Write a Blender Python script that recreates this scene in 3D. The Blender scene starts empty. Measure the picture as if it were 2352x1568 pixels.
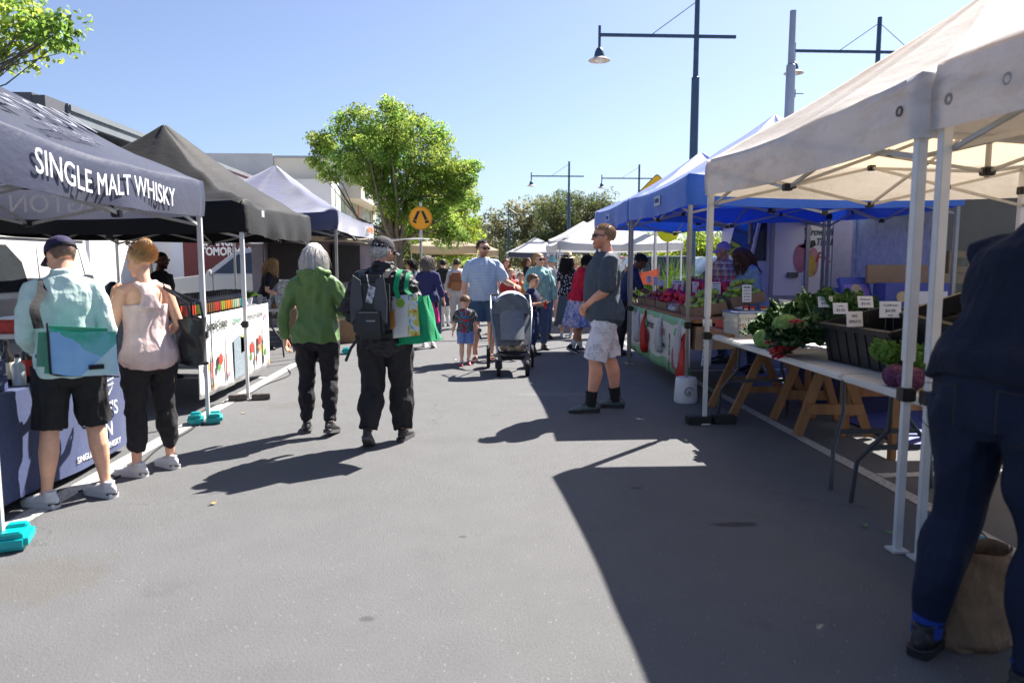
import bpy, bmesh, math, random
import numpy as np
from mathutils import Vector, Matrix, Euler
random.seed(7); rng = np.random.default_rng(11)
SC = bpy.context.scene
# ---------------- camera, sky, sun, exposure ----------------
FPX, CX, CY, EYE = 1680.0, 1176.0, 784.0, 1.5           # measured in a 2352 x 1568 view of the photo
PITCH = math.atan(182 / FPX); YAW = math.atan(86 / FPX * math.cos(PITCH))
cam = bpy.data.cameras.new('camera'); cam_o = bpy.data.objects.new('camera', cam); SC.collection.objects.link(cam_o)
cam.sensor_width = 36; cam.lens = FPX / 2352 * 36; cam.clip_end = 3000; cam.clip_start = 0.05
cam_o.location = (0, 0, EYE); cam_o.rotation_euler = (math.pi / 2 - PITCH, 0, -YAW)
cam.dof.use_dof = True; cam.dof.focus_distance = 8.5; cam.dof.aperture_fstop = 2.2
SC.camera = cam_o
SUN_EL, SUN_AZ = math.radians(46.8), math.radians(43.5)      # azimuth measured from +Y towards +X
w = bpy.data.worlds.new('World'); SC.world = w; w.use_nodes = True
nt = w.node_tree; sky = nt.nodes.new('ShaderNodeTexSky'); sky.sky_type = 'NISHITA'; sky.sun_disc = False
sky.sun_elevation = SUN_EL; sky.sun_rotation = SUN_AZ; sky.air_density = 1.0; sky.dust_density = 1.1; sky.ozone_density = 8.0; sky.altitude = 0
nt.nodes['Background'].inputs['Strength'].default_value = 0.055
hs = nt.nodes.new('ShaderNodeHueSaturation'); hs.inputs['Saturation'].default_value = .84; hs.inputs['Hue'].default_value = .507; nt.links.new(sky.outputs[0], hs.inputs['Color']); nt.links.new(hs.outputs[0], nt.nodes['Background'].inputs['Color'])
sl = bpy.data.lights.new('sun', 'SUN'); sl.energy = 5.0; sl.angle = math.radians(0.5); sl.color = (1, 0.94, 0.86)
so = bpy.data.objects.new('sun', sl); SC.collection.objects.link(so); so.location = (20, 20, 30)
so.rotation_euler = Vector((math.sin(SUN_AZ) * math.cos(SUN_EL), math.cos(SUN_AZ) * math.cos(SUN_EL), math.sin(SUN_EL))).to_track_quat('Z', 'Y').to_euler()
SC.view_settings.view_transform = 'Standard'; SC.view_settings.look = 'None'; SC.view_settings.exposure = 1.66; SC.view_settings.gamma = 1
SC.cycles.max_bounces = 6; SC.cycles.diffuse_bounces = 3; SC.cycles.transparent_max_bounces = 6
# ---------------- pixel helpers (photo measured at 2352 wide) ----------------
_F = np.array([math.sin(YAW) * math.cos(PITCH), math.cos(YAW) * math.cos(PITCH), -math.sin(PITCH)])
_R = np.array([math.cos(YAW), -math.sin(YAW), 0.0]); _U = np.cross(_R, _F)
def ray(x, y): return _F * FPX + _R * (x - CX) - _U * (y - CY)
def G(x, y, z=0.0):
    r = ray(x, y); return np.array([0, 0, EYE]) + r * ((z - EYE) / r[2])
def at(x, y, Y):
    r = ray(x, y); return np.array([0, 0, EYE]) + r * (Y / r[1])
# ---------------- object bookkeeping ----------------
def link(o, parent=None):
    SC.collection.objects.link(o)
    if parent is not None: o.parent = parent
    return o
def tag(o, label=None, cat=None, group=None, kind=None):
    if label: o['label'] = label
    if cat: o['category'] = cat
    if group: o['group'] = group
    if kind: o['kind'] = kind
    return o
def thing(name, label, cat, loc=(0, 0, 0), rz=0, group=None):
    o = bpy.data.objects.new(name, None); o.empty_display_size = .1
    o.location = loc; o.rotation_euler = (0, 0, rz); link(o)
    return tag(o, label, cat, group)
def copy_tree(o, parent=None):
    c = o.copy(); SC.collection.objects.link(c); c.parent = parent
    for ch in list(o.children): copy_tree(ch, c)
    return c
# ---------------- materials ----------------
def lin(c):
    if isinstance(c, str):
        c = [int(c[i:i + 2], 16) / 255 for i in (0, 2, 4)]
    return tuple((v / 12.92 if v <= .04045 else ((v + .055) / 1.055) ** 2.4) for v in c)
class NT:
    def __init__(s, name):
        s.m = bpy.data.materials.new(name); s.m.use_nodes = True; s.t = s.m.node_tree
        s.b = s.t.nodes['Principled BSDF']; s.out = s.t.nodes['Material Output']
    def n(s, t, **k):
        x = s.t.nodes.new(t)
        for a, b in k.items(): setattr(x, a, b)
        return x
    def l(s, a, b): s.t.links.new(a, b)
    def coord(s, scale=(1, 1, 1), kind='Object', rot=(0, 0, 0)):
        tc = s.n('ShaderNodeTexCoord'); mp = s.n('ShaderNodeMapping'); mp.inputs['Scale'].default_value = scale
        mp.inputs['Rotation'].default_value = rot
        s.l(tc.outputs[kind], mp.inputs[0]); return mp.outputs[0]
    def noise(s, vec, scale, detail=3, rough=.55):
        x = s.n('ShaderNodeTexNoise'); x.inputs['Scale'].default_value = scale; x.inputs['Detail'].default_value = detail
        x.inputs['Roughness'].default_value = rough; s.l(vec, x.inputs['Vector']); return x.outputs['Fac']
    def ramp(s, fac, stops, interp='LINEAR'):
        r = s.n('ShaderNodeValToRGB'); r.color_ramp.interpolation = interp; e = r.color_ramp.elements
        while len(e) < len(stops): e.new(.5)
        for i, (p, c) in enumerate(stops): e[i].position = p; e[i].color = (*c, 1)
        s.l(fac, r.inputs[0]); return r.outputs[0]
    def mix(s, f, a, b, mode='MIX'):
        x = s.n('ShaderNodeMix', data_type='RGBA', blend_type=mode)
        for v, i in ((f, 0), (a, 6), (b, 7)):
            if isinstance(v, (int, float)): x.inputs[i].default_value = v
            elif isinstance(v, tuple): x.inputs[i].default_value = (*v[:3], 1)
            else: s.l(v, x.inputs[i])
        return x.outputs[2]
    def math(s, op, a, b=0.0, c=0.0):
        x = s.n('ShaderNodeMath', operation=op)
        for v, i in ((a, 0), (b, 1), (c, 2)):
            if isinstance(v, (int, float)): x.inputs[i].default_value = v
            else: s.l(v, x.inputs[i])
        return x.outputs[0]
    def bump(s, h, dist, strength=1.0):
        x = s.n('ShaderNodeBump'); x.inputs['Distance'].default_value = dist; x.inputs['Strength'].default_value = strength
        s.l(h, x.inputs['Height']); s.l(x.outputs[0], s.b.inputs['Normal'])
    def trans(s, f, col=None):
        t = s.n('ShaderNodeBsdfTranslucent'); mx = s.n('ShaderNodeMixShader'); mx.inputs[0].default_value = f
        if col is None: pass
        elif isinstance(col, tuple): t.inputs[0].default_value = (*col[:3], 1)
        else: s.l(col, t.inputs[0])
        s.l(s.b.outputs[0], mx.inputs[1]); s.l(t.outputs[0], mx.inputs[2]); s.l(mx.outputs[0], s.out.inputs[0])
MC = {}
def mat(name, col, rough=.7, var=.12, vs=9, bump=0.0, bs=120, metal=0, trans=0, tcol=None, spec=.4, stretch=(1, 1, 1), vcol=False, coat=0, folds=0):
    if name in MC: return MC[name]
    s = NT(name); c = lin(col) if isinstance(col, str) else col
    v = s.coord(stretch); f = s.noise(v, vs)
    lo = tuple(x * (1 - var) for x in c); hi = tuple(min(1, x * (1 + var)) for x in c)
    base = s.ramp(f, [(.3, lo), (.7, hi)])
    if vcol:
        a = s.n('ShaderNodeAttribute', attribute_name='Col'); base = s.mix(1.0, base, a.outputs[0], 'MULTIPLY')
    s.l(base, s.b.inputs['Base Color']); s.b.inputs['Roughness'].default_value = rough
    s.b.inputs['Metallic'].default_value = metal; s.b.inputs['Specular IOR Level'].default_value = spec
    if coat: s.b.inputs['Coat Weight'].default_value = coat; s.b.inputs['Coat Roughness'].default_value = .08
    if folds:
        v2 = s.coord((1, 1, .45), rot=(.25, .2, 0)); n1 = s.noise(v2, 8, 3, .5); rid = s.math('ABSOLUTE', s.math('SUBTRACT', n1, .5)); h = s.math('ADD', s.math('MULTIPLY', rid, -3.2), s.math('MULTIPLY', s.noise(s.coord((.5, .5, 1)), 26, 3), .5)); s.bump(s.math('ADD', h, s.math('MULTIPLY', s.noise(v, bs, 2), .04)), folds)
    elif bump: s.bump(s.noise(v, bs, 2), bump)
    if trans: s.trans(trans, base if tcol is None else lin(tcol))
    MC[name] = s.m; return s.m
# ---------------- mesh building ----------------
def unit(v):
    v = np.asarray(v, float); return v / (np.linalg.norm(v) + 1e-12)
def rotm(rx=0, ry=0, rz=0): return np.array(Euler((math.radians(rx), math.radians(ry), math.radians(rz)), 'XYZ').to_matrix())
ORD = 'first second third fourth fifth sixth seventh eighth ninth tenth eleventh twelfth thirteenth fourteenth fifteenth sixteenth seventeenth eighteenth nineteenth twentieth twenty-first twenty-second twenty-third twenty-fourth twenty-fifth twenty-sixth twenty-seventh twenty-eighth'.split()
def strap(mb, pts, wd, w_, th=.004):      # flat band through smoothed points
    P = np.array(pts, float); t = np.linspace(0, len(P) - 1, 5 * len(P)); Q = np.stack([np.interp(t, range(len(P)), P[:, i]) for i in range(3)], 1)
    for _ in range(3): Q[1:-1] = (Q[:-2] + 2 * Q[1:-1] + Q[2:]) / 4
    wd = unit(wd); mb.grid(lambda u, v: np.array([np.interp(u * (len(Q) - 1), range(len(Q)), Q[:, i]) for i in range(3)]) + wd * w_ * (v - .5), len(Q) - 1, 2, thick=th)
class MB:
    def __init__(s, off=(0, 0, 0)): s.v = []; s.f = []; s.m = []; s.off = np.array(off, float); s.nv = 0
    def add(s, V, Fc, mi=0):
        V = np.asarray(V, float) - s.off
        s.v.append(V); b = s.nv; s.nv += len(V)
        s.f.extend([[i + b for i in q] for q in Fc]); s.m.extend([mi] * len(Fc)); return s
    def box(s, c, d, R=None, mi=0, taper=None):
        h = np.array(d) / 2.; P = np.array([[x, y, z] for z in (-1, 1) for y in (-1, 1) for x in (-1, 1)], float) * h
        if taper is not None: P[4:, :2] *= taper
        if R is not None: P = P @ np.asarray(R).T
        return s.add(P + np.array(c), [[0, 2, 3, 1], [4, 5, 7, 6], [0, 1, 5, 4], [2, 6, 7, 3], [0, 4, 6, 2], [1, 3, 7, 5]], mi)
    def rbox(s, c, d, r=.01, R=None, mi=0):   # bevelled box
        bm = bmesh.new(); bmesh.ops.create_cube(bm, size=1); bmesh.ops.scale(bm, vec=d, verts=bm.verts)
        bmesh.ops.bevel(bm, geom=bm.edges[:], offset=min(r, min(d) * .45), segments=2, affect='EDGES')
        bm.verts.ensure_lookup_table(); P = np.array([v.co[:] for v in bm.verts]); Fc = [[v.index for v in f.verts] for f in bm.faces]
        bm.free()
        if R is not None: P = P @ np.asarray(R).T
        return s.add(P + np.array(c), Fc, mi)
    def bar(s, a, b, w, h=None, up=(0, 0, 1), mi=0):
        a = np.array(a, float); b = np.array(b, float); h = h or w; t = unit(b - a)
        x = np.cross(t, up)
        if np.linalg.norm(x) < 1e-3: x = np.cross(t, (0, 1, 0))
        x = unit(x); y = np.cross(t, x); R = np.stack([x, y, t], 1)
        return s.box((a + b) / 2, (w, h, np.linalg.norm(b - a)), R, mi)
    def tube(s, P, R, xd=(1, 0, 0), n=12, rnd=True, mi=0, cap=True):
        P = np.array(P, float); R = [(r, r) if np.isscalar(r) else r for r in R]; R = np.array(R, float)
        T = np.gradient(P, axis=0) if len(P) > 1 else None
        if rnd:
            t0, t1 = unit(P[0] - P[1]), unit(P[-1] - P[-2]); r0, r1 = R[0].min(), R[-1].min()
            P = np.vstack([P[0] + t0 * r0 * .92, P[0] + t0 * r0 * .62, P, P[-1] + t1 * r1 * .62, P[-1] + t1 * r1 * .92])
            R = np.vstack([R[0] * .38, R[0] * .78, R, R[-1] * .78, R[-1] * .38]); T = np.gradient(P, axis=0)
        xd = np.array(xd, float); a = np.linspace(0, 2 * math.pi, n, endpoint=False); V = []
        if xd.ndim == 1: xd = np.repeat(xd[None], len(P), 0)
        elif rnd: xd = np.vstack([xd[0], xd[0], xd, xd[-1], xd[-1]])
        prev = None
        for i in range(len(P)):
            t = unit(T[i]); x = xd[i] - t * (xd[i] @ t)
            if np.linalg.norm(x) < .08: x = prev if prev is not None else np.cross(t, (0.3, 1, .2))
            x = unit(x - t * (x @ t)); prev = x; y = np.cross(t, x)
            V.append(P[i] + np.outer(np.cos(a) * R[i, 0], x) + np.outer(np.sin(a) * R[i, 1], y))
        k = len(P); V = np.vstack(V); Fc = []
        for i in range(k - 1):
            for j in range(n):
                j2 = (j + 1) % n; Fc.append([i * n + j, i * n + j2, (i + 1) * n + j2, (i + 1) * n + j])
        if cap: Fc.append(list(range(n))[::-1]); Fc.append([(k - 1) * n + j for j in range(n)])
        return s.add(V, Fc, mi)
    def cyl(s, a, b, r, n=12, mi=0, r2=None): return s.tube([a, b], [r, r if r2 is None else r2], n=n, rnd=False, mi=mi)
    def ell(s, c, r, R=None, mi=0, n=14, m=9):
        th = np.linspace(0, math.pi, m); V = [[0, 0, 1]]
        for t in th[1:-1]:
            for p in np.linspace(0, 2 * math.pi, n, endpoint=False): V.append([math.sin(t) * math.cos(p), math.sin(t) * math.sin(p), math.cos(t)])
        V.append([0, 0, -1]); V = np.array(V) * np.array(r if not np.isscalar(r) else (r, r, r))
        if R is not None: V = V @ np.asarray(R).T
        Fc = [[0, 1 + j, 1 + (j + 1) % n] for j in range(n)]
        for i in range(m - 3):
            for j in range(n): a = 1 + i * n; Fc.append([a + j, a + n + j, a + n + (j + 1) % n, a + (j + 1) % n])
        a = 1 + (m - 3) * n; Fc += [[a + j, a + n, a + (j + 1) % n] for j in range(n)]
        return s.add(V + np.array(c), Fc, mi)
    def lathe(s, prof, c=(0, 0, 0), n=20, mi=0, R=None):
        a = np.linspace(0, 2 * math.pi, n, endpoint=False); V = np.vstack([np.stack([r * np.cos(a), r * np.sin(a), np.full(n, z)], 1) for r, z in prof])
        if R is not None: V = V @ np.asarray(R).T
        Fc = [[i * n + j, i * n + (j + 1) % n, (i + 1) * n + (j + 1) % n, (i + 1) * n + j] for i in range(len(prof) - 1) for j in range(n)]
        Fc.append(list(range(n))[::-1]); Fc.append([(len(prof) - 1) * n + j for j in range(n)])
        return s.add(V + np.array(c), Fc, mi)
    def grid(s, fn, nu, nv, mi=0, thick=0.0):      # fn(u, v) -> point, u and v in 0..1
        U = np.linspace(0, 1, nu + 1); Vv = np.linspace(0, 1, nv + 1)
        P = np.array([fn(u, v) for v in Vv for u in U]); w_ = nu + 1
        Fc = [[j * w_ + i, j * w_ + i + 1, (j + 1) * w_ + i + 1, (j + 1) * w_ + i] for j in range(nv) for i in range(nu)]
        if thick:
            Q = P.reshape(nv + 1, nu + 1, 3); du = np.gradient(Q, axis=1); dv = np.gradient(Q, axis=0)
            N = np.cross(du, dv); N /= np.linalg.norm(N, axis=2, keepdims=True) + 1e-9
            k = len(P); P2 = (Q - N * thick).reshape(-1, 3); P = np.vstack([P, P2]); F2 = [[i + k for i in q[::-1]] for q in Fc]
            bd = [i for i in range(w_)] + [j * w_ + nu for j in range(1, nv + 1)] + [nv * w_ + i for i in range(nu - 1, -1, -1)] + [j * w_ for j in range(nv - 1, 0, -1)]
            Fc = Fc + F2 + [[bd[(i + 1) % len(bd)], bd[i], bd[i] + k, bd[(i + 1) % len(bd)] + k] for i in range(len(bd))]
        return s.add(P, Fc, mi)
    def prism(s, pts, z0, z1, mi=0, fr=None):      # extruded outline; fr = (origin, ex, ey, ez)
        n = len(pts); P = [[x, y, z] for z in (z0, z1) for x, y in pts]
        if fr is not None: o, ex, ey, ez = [np.array(q, float) for q in fr]; P = [o + ex * p[0] + ey * p[1] + ez * p[2] for p in P]
        return s.add(P, [list(range(n))[::-1], [n + i for i in range(n)]] + [[i, (i + 1) % n, n + (i + 1) % n, n + i] for i in range(n)], mi)
    def build(s, name, mats, parent=None, smooth=True, sharp=40, fixn=True):
        me = bpy.data.meshes.new(name); me.from_pydata(np.vstack(s.v).tolist() if s.v else [], [], s.f)
        for m in (mats if isinstance(mats, (list, tuple)) else [mats]): me.materials.append(m)
        me.polygons.foreach_set('material_index', s.m)
        if fixn:
            bm = bmesh.new(); bm.from_mesh(me); bmesh.ops.recalc_face_normals(bm, faces=bm.faces); bm.to_mesh(me); bm.free()
        if smooth:
            me.polygons.foreach_set('use_smooth', [True] * len(me.polygons))
            if sharp: me.set_sharp_from_angle(angle=math.radians(sharp))
        me.update(); return link(bpy.data.objects.new(name, me), parent)
TMP = bpy.data.scenes.new('tmp')
def tmpdg():
    TMP.view_layers[0].update(); return TMP.view_layers[0].depsgraph
def remesh(mb, vox, smooth_it=2, fac=.5):
    me = bpy.data.meshes.new('tmp'); me.from_pydata(np.vstack(mb.v).tolist(), [], mb.f)
    bm = bmesh.new(); bm.from_mesh(me); bmesh.ops.recalc_face_normals(bm, faces=bm.faces); bm.to_mesh(me); bm.free()
    o = bpy.data.objects.new('tmp', me); TMP.collection.objects.link(o)
    r = o.modifiers.new('r', 'REMESH'); r.mode = 'VOXEL'; r.voxel_size = vox; r.adaptivity = 0
    if smooth_it: sm = o.modifiers.new('s', 'SMOOTH'); sm.iterations = smooth_it; sm.factor = fac
    dg = tmpdg(); ev = o.evaluated_get(dg)
    out = bpy.data.meshes.new_from_object(ev, depsgraph=dg)
    bpy.data.objects.remove(o); bpy.data.meshes.remove(me); return out
def co_no(me):
    n = len(me.vertices); a = np.empty(n * 3, np.float32); me.vertices.foreach_get('co', a)
    b = np.empty(n * 3, np.float32); me.vertices.foreach_get('normal', b); return a.reshape(-1, 3).astype(float), b.reshape(-1, 3).astype(float)
def wav(co, freq, seed=0, an=(1, 1, 1), n=9):
    g = np.random.default_rng(seed); d = g.normal(size=(n, 3)); d /= np.linalg.norm(d, axis=1, keepdims=True)
    d = d * freq * g.uniform(.6, 1.4, (n, 1)) * np.array(an); ph = g.uniform(0, 6.28, n)
    return np.sin(co @ d.T + ph).sum(1) / math.sqrt(n / 2)
def finish(me, name, mats, parent, disp=None, col=None):
    if disp is not None:
        co, no = co_no(me); co = co + no * disp(co)[:, None]; me.vertices.foreach_set('co', co.astype(np.float32).ravel())
    me.name = name; me.materials.clear()
    for m in (mats if isinstance(mats, (list, tuple)) else [mats]): me.materials.append(m)
    me.polygons.foreach_set('use_smooth', [True] * len(me.polygons))
    if col is not None:
        co, no = co_no(me); c = col(co, no); at_ = me.color_attributes.new('Col', 'FLOAT_COLOR', 'POINT')
        at_.data.foreach_set('color', np.hstack([c, np.ones((len(c), 1))]).astype(np.float32).ravel())
    me.update(); return link(bpy.data.objects.new(name, me), parent)
def fastmesh(name, V, F, mats, parent=None, smooth=False, mi=None, col=None):   # V (n,3), F (m,k) arrays
    me = bpy.data.meshes.new(name); k = F.shape[1]
    me.vertices.add(len(V)); me.vertices.foreach_set('co', np.asarray(V, np.float32).ravel())
    me.loops.add(F.size); me.loops.foreach_set('vertex_index', F.astype(np.int32).ravel())
    me.polygons.add(len(F)); me.polygons.foreach_set('loop_start', np.arange(0, F.size, k, dtype=np.int32))
    for m in (mats if isinstance(mats, (list, tuple)) else [mats]): me.materials.append(m)
    if mi is not None: me.polygons.foreach_set('material_index', mi.astype(np.int32))
    me.polygons.foreach_set('use_smooth', [smooth] * len(F))
    if col is not None:
        a = me.color_attributes.new('Col', 'FLOAT_COLOR', 'POINT'); a.data.foreach_set('color', np.hstack([col, np.ones((len(col), 1))]).astype(np.float32).ravel())
    me.update(calc_edges=True); me.validate(); return link(bpy.data.objects.new(name, me), parent)
def ribbons(P, W, sides=3):      # P (n,k,3) strands, W (n,k) radii -> V, F arrays of thin tubes
    n, k, _ = P.shape; T = np.gradient(P, axis=1); T /= np.linalg.norm(T, axis=2, keepdims=True) + 1e-9
    ref = np.zeros_like(T); ref[..., 0] = .3; ref[..., 1] = .5; ref[..., 2] = .81
    X = np.cross(T, ref); X /= np.linalg.norm(X, axis=2, keepdims=True) + 1e-9; Y = np.cross(T, X)
    V = np.stack([P + (X * math.cos(a) + Y * math.sin(a)) * W[..., None] for a in np.linspace(0, 2 * math.pi, sides, endpoint=False)], 2)
    idx = np.arange(n * k * sides).reshape(n, k, sides); F = []
    for j in range(sides):
        j2 = (j + 1) % sides; F.append(np.stack([idx[:, :-1, j], idx[:, :-1, j2], idx[:, 1:, j2], idx[:, 1:, j]], -1).reshape(-1, 4))
    return V.reshape(-1, 3), np.vstack(F)
def text(body, size, name, material, parent, fn, depth=.002, align='CENTER', shear=0, bold=0.0, xs=1.0, sub=0, mirror=False, off=0):
    # flat letters; fn(x, y, z) maps letter space (metres) to a point
    c = bpy.data.curves.new('t', 'FONT'); c.body = body; c.size = size; c.extrude = depth; c.align_x = align; c.align_y = 'CENTER'
    c.shear = shear; c.offset = bold; c.resolution_u = 3
    o = bpy.data.objects.new('t', c); TMP.collection.objects.link(o); dg = tmpdg()
    me = bpy.data.meshes.new_from_object(o.evaluated_get(dg), depsgraph=dg); bpy.data.objects.remove(o); bpy.data.curves.remove(c)
    if sub:
        bm = bmesh.new(); bm.from_mesh(me); bmesh.ops.triangulate(bm, faces=bm.faces)
        for _ in range(4):
            ed = [e for e in bm.edges if e.calc_length() > sub]
            if not ed: break
            bmesh.ops.subdivide_edges(bm, edges=ed, cuts=1); bmesh.ops.triangulate(bm, faces=[f for f in bm.faces if len(f.verts) > 3])
        bm.to_mesh(me); bm.free()
    for v in me.vertices:
        x, y, z = v.co; x *= xs
        if mirror: x = -x
        v.co = fn(x, y, z)
    me.name = name; me.materials.clear(); me.materials.append(material); me.update()
    return link(bpy.data.objects.new(name, me), parent)
def plane_fn(o, ex, ey, lift=.004, off=(0, 0, 0)):
    o = np.array(o, float); ex = unit(ex); ey = unit(ey); ez = np.cross(ex, ey); off = np.array(off, float)
    return lambda x, y, z: tuple(o + ex * x + ey * y + ez * (z + lift) - off)
# ---------------- people ----------------
def sstep(a, b, x):
    t = np.clip((x - a) / (b - a), 0, 1); return t * t * (3 - 2 * t)
RING_M = [(.80, .085, .07, 0), (.86, .16, .11, -.012), (.93, .172, .118, -.018), (1.01, .16, .108, -.006), (1.09, .148, .10, .004), (1.18, .156, .108, .006),
          (1.28, .172, .118, .004), (1.35, .178, .116, -.004), (1.40, .165, .10, -.01), (1.44, .128, .084, -.014), (1.475, .082, .068, -.018), (1.51, .06, .058, -.018)]
RING_F = [(.80, .085, .07, 0), (.86, .165, .112, -.014), (.93, .176, .12, -.02), (1.01, .155, .104, -.006), (1.09, .130, .09, .004), (1.18, .135, .098, .01),
          (1.27, .152, .118, .018), (1.34, .158, .112, .004), (1.39, .146, .092, -.01), (1.43, .112, .076, -.014), (1.465, .07, .06, -.018), (1.50, .052, .052, -.018)]
C_heel = mat('heel_stripe_black', (.02, .02, .025), .5)
SKIN = dict(fair='e0ab8d', pale='e8b89c', tan='b98365', dark='6a4432', ruddy='dc9d82')
class Person:
    def __init__(s, label, x, y, face, h=1.75, fem=False, lean=0, side=0, twist=0, head=(0, 0, 0), hs=1.0, wide=1.0, belly=0.0, z=0.0,
                 aL=None, aR=None, lL=None, lR=None, hL=None, hR=None, skin='fair', vox=.008, curl=.35, group=None, legw=1.0, nameit='person'):
        s.root = thing(nameit, label, 'person', (x, y, z), math.radians(-face), group)   # face: degrees clockwise from +Y
        s.k = h / 1.75; s.rings = [(z, rx * wide, ry * (1 + .5 * (wide - 1)), yc) for z, rx, ry, yc in (RING_F if fem else RING_M)]
        if belly: s.rings = [(z, rx + .35 * b, ry + b * .6, yc + b * .5) for z, rx, ry, yc, b in [(q[0], q[1], q[2], q[3], belly * math.exp(-((q[0] - 1.1) / .13) ** 2)) for q in s.rings]]
        s.lean, s.side, s.twist = lean, side, twist; s.hs = hs; s.vox = vox; s.fem = fem; s.skin = skin; s.wide = wide; s.legw = legw
        sw = (.165 if not fem else .148) * (1 + .8 * (wide - 1))
        d = {'S': [self_pt for self_pt in (s.T((-sw, -.012, 1.395)), s.T((sw, -.012, 1.395)))]}
        s.S = d['S']
        defE = [s.T((-sw - .055, -.035, 1.14)), s.T((sw + .055, -.035, 1.14))]; defW = [s.T((-sw - .065, .03, .90)), s.T((sw + .065, .03, .90))]
        s.E = []; s.W = []; s.HD = []; s.HT = []
        for i, a in enumerate((aL, aR)):
            if a is None: a = (defE[i], defW[i])
            s.E.append(np.array(a[0], float)); s.W.append(np.array(a[1], float))
            hd = (hL, hR)[i] or ((0, .12, -1), (0, 1, 0)) if (aL, aR)[i] is None else (hL, hR)[i] or (unit(s.W[i] - s.E[i]), (0, 1, .3))
            s.HD.append(unit(hd[0])); s.HT.append(np.array(hd[1], float))
        s.Hp = [np.array((-.092 * wide, -.005, .90)), np.array((.092 * wide, -.005, .90))]
        s.K = []; s.A = []; s.FY = []; s.FP = []
        for i, l in enumerate((lL, lR)):
            sx = -1 if i == 0 else 1
            if l is None: l = ((sx * .10, .02, .49), (sx * .105, -.03, .09), sx * 8, 0)
            s.K.append(np.array(l[0], float)); s.A.append(np.array(l[1], float)); s.FY.append(l[2]); s.FP.append(l[3] if len(l) > 3 else 0)
        yaw, pit, rol = head; s.nb = s.T((0, -.018, 1.49)); s.hc0 = s.T((0, .018, 1.49 + .135 * hs))
        RR = s.Rt(1.5) @ rotm(0, 0, -yaw) @ rotm(-pit, 0, 0) @ rotm(0, rol, 0); s.HR = RR
        s.hc = s.nb + s.Rt(1.5) @ rotm(-pit * .45, 0, 0) @ np.array((0, .036, .135 * hs)); s.curl = curl
    def Rt(s, z):
        f = float(sstep(.92, 1.2, z)); return rotm(0, s.side * f, 0) @ rotm(-s.lean * f, 0, 0) @ rotm(0, 0, -s.twist * f)
    def T(s, p):
        p = np.array(p, float); b = np.array((0, 0, .95)); return b + s.Rt(p[2]) @ (p - b)
    def hp(s, v): return s.hc + s.HR @ (np.array(v, float) * s.hs)
    def hpn(s, V): return (s.HR @ (np.asarray(V, float) * s.hs).T).T + s.hc
    def torso(s, mb, z0, z1, off=0., hem=0., n=20, mi=0):
        P, R, X = [], [], []; zs = [r[0] for r in s.rings]; A = np.array(s.rings)
        for z in np.linspace(z0, z1, max(6, int((z1 - z0) / .045))):
            rx, ry, yc = [np.interp(z, zs, A[:, i]) for i in (1, 2, 3)]; fl = hem * float(sstep(z0 + .22, z0, z))
            P.append(s.T((0, yc, z))); R.append((rx + off + fl, ry + off + fl)); X.append(s.Rt(z) @ np.array((1, 0, 0)))
        mb.tube(P, R, np.array(X), n=n, rnd=False, mi=mi)
    def arm(s, mb, i, t=2.0, off=0., flare=0., mi=0, r0=1.0):   # t: 1 = elbow, 2 = wrist
        S, E, Wr = s.S[i], s.E[i], s.W[i]; wd = (.5 + .5 * s.wide) * (.9 if s.fem else 1.0)
        sx = -1 if i == 0 else 1; A = s.T((sx * .08, -.012, 1.425))
        q = [(-.3, .05), (0, .056), (.25, .056), (.5, .051), (.8, .044), (1.0, .041), (1.2, .043), (1.4, .041), (1.75, .03), (2.0, .026)]
        P, R = [], []
        for a, r in q:
            if a > t + .001:
                a2 = t; r = np.interp(t, [x[0] for x in q], [x[1] for x in q])
            else: a2 = a
            p = A + (S - A) * (1 + a2 / .3) if a2 < 0 else S + (E - S) * a2 if a2 <= 1 else E + (Wr - E) * (a2 - 1)
            fl = flare * sstep(t - .8, t, a2); P.append(p); R.append((r * wd + off + fl) * (r0 if a2 <= .1 else 1))
            if a > t + .001: break
        if np.linalg.norm(P[-1] - P[-2]) < .004: P.pop(-2); R.pop(-2)
        mb.tube(P, R, (0, 1, 0), n=12, mi=mi, rnd=(off == 0 or t < 1.9))
    def leg(s, mb, i, t=2.0, off=0., flare=0., mi=0):
        H, K, A = s.Hp[i], s.K[i], s.A[i]; wd = (.4 + .6 * s.wide) * s.legw
        q = [(0, .092, 0), (.2, .09, 0), (.5, .078, .004), (.8, .062, .004), (1.0, .055, .002), (1.15, .056, -.01), (1.32, .059, -.018), (1.5, .052, -.014), (1.75, .038, -.004), (1.93, .033, 0), (2.0, .036, 0)]
        P, R = [], []
        for a, r, yo in q:
            a2 = min(a, t); r = np.interp(a2, [x[0] for x in q], [x[1] for x in q])
            p = H + (K - H) * a2 if a2 <= 1 else K + (A - K) * (a2 - 1)
            P.append(p + np.array((0, yo, 0))); R.append(r * wd + off + flare * sstep(.35, t, a2) * (1 if t > .4 else 0))
            if a >= t: break
        if len(P) > 2 and np.linalg.norm(P[-1] - P[-2]) < .004: P.pop(-2); R.pop(-2)
        mb.tube(P, R, (1, 0, 0), n=14, mi=mi, rnd=False)
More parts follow.
